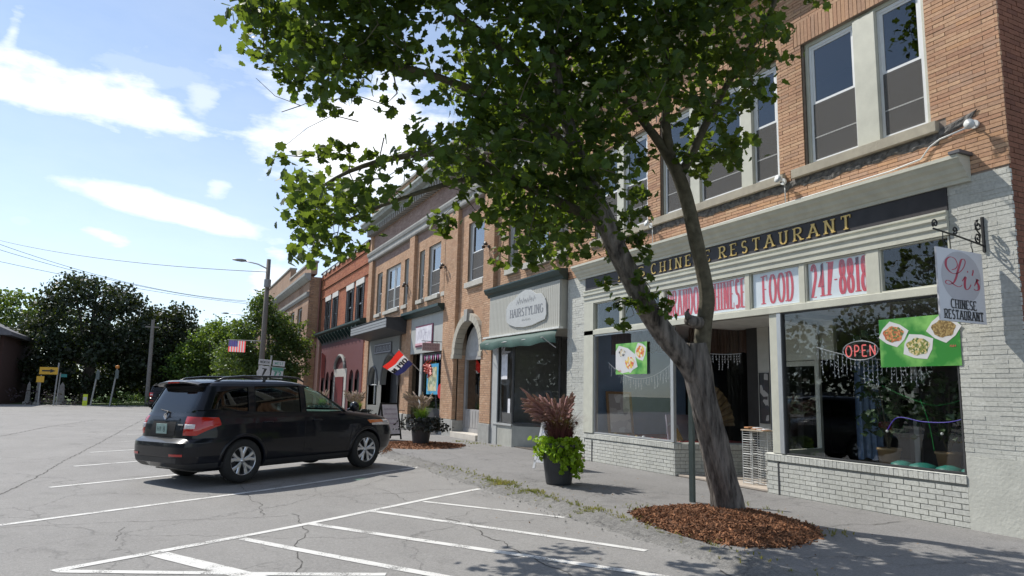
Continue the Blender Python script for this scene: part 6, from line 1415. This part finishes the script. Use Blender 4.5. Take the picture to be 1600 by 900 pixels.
MB().box(8.69, 8.735, 30.22, 33.05, 3.27, 3.74).build('board', mat('bar_board', (.10, .10, .11), .6), DS); MB().ring(30.27, 33.0, 3.31, 3.70, 8.675, 8.6895, .035).build('border', mat('border_pale', (.36, .36, .38), .6), DS)
q = MB(); ff = fface(32.75, 3.41, 8.69); text(q, 'III I A I', ff, .18, 2.2, .14, .06, True, .2, .6) if False else None
for i in range(10): u = .1+i*.24; stroke(q, [(u, 0), (u, .17)], ff, lambda a, b: .05, .004); stroke(q, [(u-.03, .17 if i % 2 else .0), (u+.1, .17 if i % 2 else .0)], ff, lambda a, b: .025, .0045)
q.build('lettering', MATS['border_pale'], DS)
# gift window contents
T = poster('window_poster', 'pale yellow poster with bright blue border in the gift shop window', 25.5, 24.25, 1.5, 2.62, 8.775, mat('poster_blue', (.06, .33, .55), .5)); MB().box(8.768, 8.7715, 24.4, 25.35, 1.62, 2.5).build('picture', noisemat('poster_pic', [(.55,.50,.25),(.45,.5,.35),(.6,.55,.4),(.25,.3,.2)], 6), T)
q = MB(); q.prism([(23.95+.26*cos(2*pi*i/24), 1.62+.26*sin(2*pi*i/24)) for i in range(24)], lambda u, v, d: (8.76-d, u, v), 0, .01); T = tag(q.build('round_sticker', mat('sticker_red', (.50, .02, .03), .4), fix=True), 'round red sign at the lower right of the gift shop window', 'sign'); 
for i in range(9):
    y = 25.9 - i*.24; q = MB(); q.add([(8.77, y, 2.95), (8.77, y-.18, 2.95), (8.77, y-.09, 2.72)], [(0,1,2)]); tag(q.build('pennant', [mat('pen_pink', (.45,.12,.28), .7), mat('pen_white', (.5,.5,.55), .7)][i % 2]), ('small pink pennant strung along the top of the gift shop window', 'small white pennant strung along the top of the gift shop window')[i % 2], 'pennant', 'bunting in the gift shop window')
q = MB()
for i in range(40): a = i*.8; q.tube([(8.76, 25.3+random.gauss(0,.22), 2.5+random.gauss(0,.13)), (8.74, 25.3+random.gauss(0,.25), 2.45+random.gauss(0,.15))], .03, 4)
tag(q.build('red_garland', rc), 'tangled red garland above the blue-bordered poster', 'garland')
# goods outside the gift shop: café table and chair silhouettes
for i, (x, y) in enumerate(((8.3, 24.5), (8.25, 27.4))):
    T = thing('bistro_table', ('black folding bistro table below the gift shop window', 'black folding table beside the gift shop doorway')[i], 'table', (x, y, .13))
    MB().lathe([(0,.70),(.3,.70),(.3,.72),(0,.72)], (x, y, .13), 20).build('table_top', iron, T)
    for a in range(3): MB().tube([(x, y, .83), (x+.25*cos(a*2.1), y+.25*sin(a*2.1), .13)], .014, 5).build('leg', iron, T)
# --- flags
def flagmesh(name, root, A, B, Cc, D, strips, nu=16):
    """A->B along the staff, D->C the free edge; strips across A..B as (fraction0, fraction1, material)"""
    A, B, Cc, D = map(Vector, (A, B, Cc, D)); nn = (B-A).cross(D-A).normalized()
    for a, b, m_ in strips:
        q = MB()
        for i in range(nu+1):
            t = i/nu; w = nn*.05*sin(t*7+1)*t
            for s in (a, b): q.v.append(tuple((A+(B-A)*s)*(1-t) + (D+(Cc-D)*s)*t + w + nn*.02*sin(s*5)))
        q.f = [(2*i, 2*i+1, 2*i+3, 2*i+2) for i in range(nu)]; q.build(name, m_, root, smooth=True)
fr = mat('flag_red', (.55, .03, .02), .7, .1, trans=.35); fw = mat('flag_white', (.65, .65, .65), .7, .05, trans=.3); fb = mat('flag_navy', (.03, .035, .12), .7, .1, trans=.15)
for nm in ('flag_red', 'flag_white', 'flag_navy'):
    for nd in MATS[nm].node_tree.nodes:
        if nd.type == 'BSDF_TRANSLUCENT':
            for l in list(nd.inputs[0].links): MATS[nm].node_tree.links.remove(l)
            nd.inputs[0].default_value = {'flag_red': (.8,.04,.03,1), 'flag_white': (.8,.8,.8,1), 'flag_navy': (.05,.06,.25,1)}[nm]
OF = thing('open_flag', 'red, white and navy OPEN flag on a slanting staff beside the gift shop door', 'flag', (8.7, 26.2, 2.4))
b0 = pX(655, 579, 8.72); tp = pY(624, 547, b0.y-.9); A = tp; B = tp + (b0-tp)*.66
MB().tube([b0, tp + (tp-b0)*.03], .016, 6).build('staff', mat('staff_pale', (.5,.48,.45), .5), OF)
D = pY(599, 574, tp.y+.1); Cc = pY(622, 588, tp.y+.25)
flagmesh('cloth', OF, A, B, Cc, D, [(0, .36, fr), (.36, .70, fw), (.70, 1, fb)])
q = MB(); per = []
ee, gg = (D-A), (B-A); nn = gg.cross(ee).normalized()
if nn.dot(Vector((0, 0, CAMZ))-A) < 0: nn = -nn
fF = lambda u, v, d: tuple(A + gg*(.66 - v*.26) + ee*(.10 + (1-u)*.84*1.0) *(1) + (Cc-D-gg)*(.66-v*.26)*(.10+(1-u)*.84) + nn*(.065+d))
text(q, 'OPEN', lambda u, v, d: fF(1-u, v, d), 1.0, 1.0, .10, .07, False, .12, .3); q.v = q.v; q.build('lettering', ink, OF)
RF = thing('rainbow_flag', 'rainbow flag hanging from a short staff on the maroon shopfront', 'flag', (8.7, 38.5, 3)); b0 = pX(541, 546, 8.72); tp = pY(556, 566, b0.y-2.0)
b0 = Vector((8.72, 39.5, 3.35)); tp = pY(549, 553, 38.8); MB().tube([b0, tp], .016, 5).build('staff', MATS['staff_pale'], RF)
A, B, Cc, D = pY(548, 550, 38.8), pY(569, 568, 38.4), pY(566, 585, 38.4), pY(549, 578, 38.8)
cols = [(.10,.03,.30), (.05,.06,.40), (.45,.03,.06), (.5,.12,.04), (.50,.40,.05), (.05,.28,.07)]
A2 = [A + (D-A)*i/6 for i in range(7)]; B2 = [B + (Cc-B)*i/6 for i in range(7)]
for i, c in enumerate(cols): MB().add([A2[i], B2[i], B2[i+1], A2[i+1]], [(0,1,2,3)]).build('stripe', mat('rb%d' % i, c, .7), RF)
SF = thing('pink_banner', 'narrow pinkish-red banner hanging at the far end of the maroon shopfront', 'banner', (8.6, 45.5, 2)); a_, b_ = pY(503, 551, 45), pY(509, 556, 45); c_, d_ = pY(507, 591, 45), pY(501, 590, 45); MB().add([a_, b_, c_, d_], [(0,1,2,3)]).build('cloth', mat('banner_pink', (.45, .12, .10), .7), SF); MB().tube([(8.75, 45.2, 3.7), a_], .015, 5).build('staff', MATS['staff_pale'], SF)
# ------------------------------------------------------------------ street lamps, signs, wires
pole_m = mat('pole_wood', (.15, .135, .12), .9, .15, 4, stretch=(1, 1, .2))
def streetlamp(label, x, y, top, armz, axl, r=.12):
    T = thing('street_lamp', label, 'street lamp', (x, y, .0), 0, 'street lamps along the kerb')
    MB().tube([(x, y, -.1), (x+.03, y, top*.5), (x, y, top)], [r*1.15, r, r*.8], 12).build('pole', pole_m, T, smooth=True)
    MB().tube([(x, y, armz-.25), (x-axl*.35, y, armz-.05), (x-axl*.8, y, armz+.05)], .03, 6).build('arm', MATS['aluminium'], T, smooth=True)
    q = MB(); q.lathe([(0,-.32),(.05,-.30),(.11,-.1),(.14,.1),(.09,.28),(0,.32)], (x-axl*.97, y, armz+.06), 12, 'x'); q.v = [(v[0], v[1], armz+.06+(v[2]-armz-.06)*.55) for v in q.v]; q.build('lamp_head', mat('lamp_grey', (.22,.23,.23), .4), T, smooth=True); return T
SL = streetlamp('wooden street lamp post with short arm and flag staff, nearest to the black estate', 3.85, 35, 7.68, 7.45, 1.35)
MB().lathe([(0,-.2),(.16,-.18),(.16,.18),(0,.2)], (3.85, 34.85, 6.5), 12).build('meter_box', MATS['lamp_grey'], SL)
p2 = pY(412, 500, 66); S2 = streetlamp('far street lamp whose arm shows over the leafy street tree', p2.x-.6, 66, 9.4, pY(360, 490, 66).z-.05, (p2.x-.6) - pY(350, 491, 66).x, .12)
UF = thing('national_flag', 'stars and stripes hanging from a staff on the wooden lamp post', 'flag', (3.1, 35, 3.2))
MB().tube([(3.8, 34.97, 3.76), (2.3, 34.97, 3.745)], .018, 6).build('staff', MATS['staff_pale'], UF)
X0, X1, Z0, Z1 = 2.37, 3.10, 3.20, 3.72; sw2 = (X1-X0)/13
usr = mat('us_red', (.75, .08, .08), .7, trans=.5); usb = mat('us_blue', (.14, .18, .50), .7, trans=.4)
for M_, c_1 in ((usr, (.95,.15,.15,1)), (usb, (.25,.3,.8,1))):
    for nd in M_.node_tree.nodes:
        if nd.type == 'BSDF_TRANSLUCENT':
            for l in list(nd.inputs[0].links): M_.node_tree.links.remove(l)
            nd.inputs[0].default_value = c_1
for i in range(13): MB().add([(X0+i*sw2, 34.96, Z0), (X0+(i+1)*sw2, 34.96, Z0), (X0+(i+1)*sw2, 34.96, Z1), (X0+i*sw2, 34.96, Z1)], [(0,1,2,3)]).build('stripe', usr if i % 2 == 0 else fw, UF)
MB().add([(X0-.002, 34.952, Z1-.28), (X0+sw2*7, 34.952, Z1-.28), (X0+sw2*7, 34.952, Z1+.002), (X0-.002, 34.952, Z1+.002)], [(0,1,2,3)]).build('canton', usb, UF)
for i in range(5):
    for j in range(4): MB().box(X0+.045+i*.075, X0+.065+i*.075, 34.945, 34.949, Z1-.25+j*.065, Z1-.232+j*.065).build('star', fw, UF)
# route markers
RS = thing('route_signs', 'pair of route shields, 7 and 73, with small direction plates on a tilted post', 'sign', (3.5, 30, 0)); x, y = 3.5, 30
Tm = Matrix.Translation((3.5, 30, 0)) @ Matrix.Rotation(radians(4), 4, 'Y') @ Matrix.Translation((-3.5, -30, 0))
def RSb(mb, n_, m_, p=RS, **k): mb.v = [tuple(Tm @ Vector(v)) for v in mb.v]; return mb.build(n_, m_, p, **k)
RSb(MB().box(3.46, 3.52, 30.02, 30.06, 0, 2.9), 'post', mat('galv', (.3,.31,.31), .5)); RSb(MB().box(3.1, 4.1, 30.0, 30.03, 2.42, 2.46), 'crossbar', MATS['galv'])
sgw = mat('sign_dull_white', (.50, .50, .51), .5); sgk = mat('sign_dark', (.03,.03,.03), .6); sgg = mat('sign_green', (.08, .26, .19), .5)
def plate_txt(x0, x1, z0, z1, m_, s_, H_, mi, nm='plate'):
    p = RSb(MB().box(x0, x1, 29.97, 29.98, z0, z1), nm, m_, bevel=.004); q = MB(); w = (x1-x0)*.72; text(q, s_, lambda u, v, d: (x0+(x1-x0-w)/2+u, 29.968-d, z0+(z1-z0-H_)/2+v), H_, w, .18, .15, False); RSb(q, 'lettering', mi, p)
plate_txt(3.02, 3.50, 2.50, 2.71, sgw, 'NORTH', .10, sgk); plate_txt(3.57, 4.04, 2.50, 2.71, sgw, 'WEST', .10, sgg)
P = [(3.05,2.44),(3.16,2.47),(3.27,2.43),(3.38,2.47),(3.48,2.44),(3.47,2.32),(3.52,2.20),(3.49,2.05),(3.38,1.99),(3.265,1.94),(3.15,1.99),(3.03,2.05),(3.0,2.20),(3.06,2.32)]
p = RSb(MB().prism(P, lambda u, v, d: (u, 29.97+d, v), 0, .01), 'shield', sgw, fix=True); q = MB(); text(q, '7', lambda u, v, d: (3.19+u, 29.968-d, 2.06+v), .28, .15, .2, .17, False); RSb(q, 'lettering', sgk, p)
p = RSb(MB().box(3.57, 4.02, 29.97, 29.98, 2.0, 2.45), 'marker', sgw); RSb(MB().box(3.58, 4.01, 29.962, 29.9695, 2.31, 2.44), 'green_top', sgg, p); q = MB(); text(q, '73', lambda u, v, d: (3.64+u, 29.968-d, 2.04+v), .24, .30, .2, .17, False); RSb(q, 'lettering', sgg, p)
wire_m = mat('wire_black', (.03,.03,.035), .7)
for a, b, da, db, s, l in (((-30, 368), (417, 425), 60, 34, .5, 'topmost overhead wire running from the left edge to the wooden lamp post'), ((-30, 371), (385, 470), 48, 66, .8, 'overhead wire sloping down behind the lamp post, second from the top'), ((-30, 381), (385, 472), 48, 66, .6, 'overhead wire just below the second one'), ((-30, 402), (420, 478), 50, 70, .4, 'faint lowest overhead wire above the trees'), ((60, 470), (480, 560), 62, 60, 1.0, 'wire crossing in front of the dark trees to the utility pole'), ((350, 556), (-30, 505), 60, 70, .6, 'low wire sagging between the trees behind the flag')):
    A, B = at(*a, da), at(*b, db); tag(MB().tube([A+(B-A)*i/24 - Vector((0, 0, s*4*(i/24)*(1-i/24))) for i in range(25)], .016, 4, cap=False).build('overhead_wire', wire_m), l, 'wire', 'overhead wires')
# ------------------------------------------------------------------ far side of the crossing
random.seed(77)
UP = thing('utility_pole', 'tall grey utility pole in front of the dark trees, left of the distant car', 'pole', (-1.3, 60, 0)); MB().tube([(-1.3, 60, -.1), (-1.42, 60, 6.5)], [.16, .12], 10).build('shaft', mat('pole_grey', (.20,.19,.175), .9), UP); MB().box(-1.9, -.95, 59.95, 60.05, 5.9, 6.0).build('crossarm', MATS['pole_grey'], UP)
AS = thing('arrow_sign', 'yellow sign with a black arrow pointing right at the far left, by the dark trees', 'sign', (-7.7, 59, 0)); MB().tube([(-7.1, 59.05, 0), (-7.05, 59.05, 3)], .05, 6).build('post', MATS['galv'], AS)
yl = mat('sign_yellow', (.65, .38, .03), .5); MB().box(-8.15, -7.05, 58.96, 58.98, 2.16, 2.66).build('panel', yl, AS); q = MB(); q.add([(x, 58.95, z) for x, z in ((-8.0,2.36),(-7.5,2.36),(-7.5,2.28),(-7.18,2.41),(-7.5,2.54),(-7.5,2.46),(-8.0,2.46))], [tuple(range(7))]); q.build('arrow', sgk, AS)
T = thing('small_yellow_sign', 'small square yellow sign below and left of the arrow sign', 'sign', (-7.9, 58.5, 0)); MB().tube([(-7.95, 58.55, 0), (-7.95, 58.55, 2.1)], .04, 6).build('post', MATS['galv'], T); MB().box(-8.2, -7.75, 58.48, 58.5, 1.60, 2.02).build('panel', yl, T)
T = thing('street_name_sign', 'small teal street-name blade on a thin post right of the arrow sign', 'sign', (-6.6, 59, 0)); MB().tube([(-6.95, 59.2, 0), (-6.9, 59.2, 2.3)], .04, 6).build('post', MATS['galv'], T); MB().box(-6.95, -6.5, 59.18, 59.2, 2.0, 2.2).build('blade', mat('teal_sign', (.02,.20,.20), .5), T)
T = thing('crossing_sign', 'short fluorescent yellow-green pedestrian marker standing at the far road edge', 'sign', (-5.1, 57.5, 0)); lime = mat('sign_lime', (.50, .62, .03), .5); MB().box(-5.22, -4.94, 57.48, 57.52, .05, .85).build('panel', lime, T); MB().box(-5.19, -4.97, 57.47, 57.479, .42, .66).build('symbol_patch', sgw, T)
for x, z, l in ((-4.6, 2.6, 'thin grey post with a box on top, mid-left before the dark trees'), (-3.4, 2.7, 'signal post with an orange lamp at the crossing')):
    T = thing('signal_post', l, 'post', (x, 59, 0)); MB().tube([(x-.25, 59, 0), (x, 59, z)], .06, 6).build('post', MATS['galv'], T); MB().box(x-.1, x+.12, 58.9, 59.1, z-.7, z-.1).build('signal_box', mat('signal_green', (.10,.13,.13), .6), T)
    if x > -4: MB().lathe([(0,-.12),(.12,-.08),(.14,0),(.12,.1),(0,.14)], (x, 58.9, z+.12), 10).build('lamp', mat('signal_orange', (.55,.20,.03), .5), T)
for i, (px, h_, w) in enumerate(((42, 1.4, .3), (57, 1.7, .25), (94, 1.4, .45))):
    p = pY(px, 632, 61.5); T = thing('stone_monument', ('pale pointed stone at the foot of the trees, nearest the left brick building', 'slender pale obelisk left of the yellow signs', 'broad pale stone marker below the street-name sign')[i], 'monument', (p.x, 61.5, 0), 0, 'pale stone monuments on the green'); MB().box(p.x-w*.8, p.x+w*.8, 61.2, 61.8, -.1, .2).build('plinth', stone_g, T)
    q = MB(); q.add([(p.x-w/2, 61.3, .2), (p.x+w/2, 61.3, .2), (p.x+w/2, 61.7, .2), (p.x-w/2, 61.7, .2), (p.x-w*.3, 61.4, h_), (p.x+w*.3, 61.4, h_), (p.x+w*.3, 61.6, h_), (p.x-w*.3, 61.6, h_), (p.x, 61.5, h_+.25)], [(0,1,5,4),(1,2,6,5),(2,3,7,6),(3,0,4,7),(4,5,8),(5,6,8),(6,7,8),(7,4,8)]); q.build('shaft', mat('pale_stone', (.20,.195,.185), .8), T)
OB = thing('far_brick_house', 'dark brick building with grey roof and white posts at the far left edge', 'building', (-13, 62, 0))
MB().box(-24, -10.6, 60, 72, -.1, 4.9).build('wall', mat('house_brick', (.06,.032,.026), .9), OB)
q = MB(); q.prism([(-24.5, 4.8), (-10.1, 4.8), (-10.1, 5.05), (-16.5, 7.9), (-24.5, 7.9)], lambda u, v, d: (u, d, v), 59.3, 72.5); q.build('roof', mat('roof_grey', (.13,.13,.14), .8), OB, fix=True)
for x in (-10.9, -11.7, -12.8): MB().box(x-.09, x+.09, 59.6, 59.8, 0, 4.78).build('porch_post', mat('post_dull', (.35,.35,.36), .6), OB)
for x in (-11.9, -14): f = MB().ring(0, 1, 0, 1, 0, .1, .1); MB().box(x-.45, x+.45, 59.94, 59.99, 1.5, 3.4).build('window', MATS['glass_far'], OB)
def tree(label, x, y, h, blobs, n_, size, lm_, trunk_r, group='trees beyond the crossing', name='broadleaf_tree', up=.4, base=0):
    T = thing(name, label, 'tree', (x, y, base), 0, group)
    MB().tube([(x, y, base-.2), (x+.1, y, base+h*.35), (x, y, base+h*.75)], [trunk_r, trunk_r*.8, trunk_r*.3], 9).build('trunk', bark, T, smooth=True)
    q = MB()
    for c, r in blobs:
        q.tube([(x, y, base+h*.28), ((x+c[0])/2, (y+c[1])/2, (base+h*.3+c[2])/2), c], [trunk_r*.5, trunk_r*.3, trunk_r*.12], 6)
    q.build('limbs', bark, T, smooth=True); q = MB(); crown(q, blobs, n_, size, up); q.build('crown', lm_, T, kind='stuff'); return T
dk = far_leaf('foliage_dark', (.014, .026, .010), .06); md = far_leaf('foliage_mid', (.045, .085, .02), .25); lt = far_leaf('foliage_light', (.07, .13, .025), .35)
B3 = lambda *L: [((x, y, z), (a, b, c)) for x, y, z, a, b, c in L]
tree('great dark maple with dense rounded crown behind the arrow sign', -6, 68, 11, B3((-6.6,68,6.8,4.3,3.5,3.6),(-9.2,68,4.2,2.6,3,3.4),(-3.6,68,5.6,3.4,3,3.6),(-5.5,67,3.2,4.5,3,2.6),(-7.5,67,9.0,1.8,2,1.5),(-4.3,67.5,8.6,1.9,2,1.5)), 21000, .24, dk, .5, up=.2)
tree('dark broadleaf tree behind the utility pole', -.6, 70, 9.5, B3((-.8,70,6.0,2.8,3,2.9),(1.4,70,4.4,2.4,2.6,3.2),(-1.8,69,3.2,3,2.6,2.4),(.3,69,7.6,1.4,1.6,1.2)), 13000, .22, dk, .4, up=.2)
tree('mid-green tree with ragged light crown right of the utility pole', 3.0, 66, 7.8, B3((3.2,66,4.6,2.1,2.2,2.5),(1.6,66,3.0,1.9,2,2.2),(4.8,66,3.2,2.2,2,2.6),(3.6,65.6,6.4,1.1,1.3,1.1)), 14000, .19, lt, .25)
tree('pale far tree showing above the left brick roof', -12.5, 80, 11, B3((-13,80,7.6,3.2,3,2.6),(-16.5,80,6.6,3,3,3),(-10,80,7,2.4,2.4,2.4)), 6000, .3, md, .4)
tree('far green tree filling the gap between dark maple and utility pole', -3, 84, 9, B3((-3,84,5.5,4,3,3.6),(2,84,5,4,3,3.4),(7,84,5,4,3,3.6)), 9000, .3, dk, .4, up=.2)
tree('small leafy street tree hiding the far shopfronts, behind the wooden lamp post', 5.1, 44, 7.2, B3((4.9,44,4.2,1.7,1.6,1.9),(3.3,43.8,3.0,1.2,1.3,1.5),(6.4,44,3.5,1.25,1.3,1.7),(4.6,43.6,6.0,.8,.9,.9),(3.7,43.8,5.0,.75,.8,.7),(5.4,43.5,2.4,1.6,1.4,1.1),(5.8,43.6,5.2,.9,.9,.9),(4.6,43.6,6.6,.6,.7,.6),(6.9,44,4.4,.8,.9,1.1)), 19000, .13, md, .16, group='small trees along the kerb')
q = MB(); crown(q, B3((-8.6,60.5,.55,1.6,.8,.6),(-6.6,60.6,.45,1.6,.8,.5)), 900, .09); tag(q.build('low_bushes', mat('bush_purple', (.05,.035,.045), .8, .4, trans=.05), kind='stuff'), 'low purplish bushes around the stone monuments', 'bushes')
q = MB(); crown(q, B3((-2.6,60,.5,1.5,.8,.62),(-1.0,60.2,.4,1.0,.7,.5),(-4.0,60.4,.3,1,.6,.35)), 1400, .09); tag(q.build('green_bushes', lt, kind='stuff'), 'bright green low bushes at the foot of the utility pole', 'bushes')
q = MB(); crown(q, B3(*[(-15+i*1.9, 72.5, 1.6, 1.7, 1.2, 2.1) for i in range(17)]), 22000, .26, .2, .1); tag(q.build('undergrowth', dk, kind='stuff'), 'dark undergrowth filling the ground below the single trees', 'shrubs')
q = MB(); crown(q, B3(*[(-26+i*4.5, 92, 3.4+random.random(), 3.6, 2, 4.2) for i in range(18)]), 18000, .5, .2); tag(q.build('woodland_edge', dk, kind='stuff'), 'dark woodland edge closing the view behind the single trees', 'trees')
for x, y, h_, s_ in ((-19, 6, 9, 1), (-21, 17, 10, 2), (-24, 30, 11, 3), (-17, -6, 8, 4)):  # unseen trees, added for the window glass to reflect
    random.seed(s_); tree(('unseen round-crowned tree across the street, added for reflections', 'unseen taller tree opposite the long block, added for reflections', 'unseen large tree opposite the red building, added for reflections', 'unseen low tree behind the viewpoint, added for reflections')[s_-1], x, y, h_, B3((x,y,h_*.62,3,3,2.6),(x+1.6,y+1,h_*.5,2,2,2),(x-1,y-1.4,h_*.78,2,2,1.6)), 1800, .28, md, .28, group='unseen trees added for reflections')

q = MB(); random.seed(9); crown(q, B3(*[(-33, -25+i*5.5, 3.2+random.random()*1.5, 2.5, 3.4, 3.8+random.random()*1.5) for i in range(15)]), 16000, .55, .2, .2); tag(q.build('reflection_tree_belt', dk, kind='stuff'), 'unseen belt of dark trees added across the street to darken window reflections', 'trees')  # unseen belt, added to darken the low reflections in the shop glass
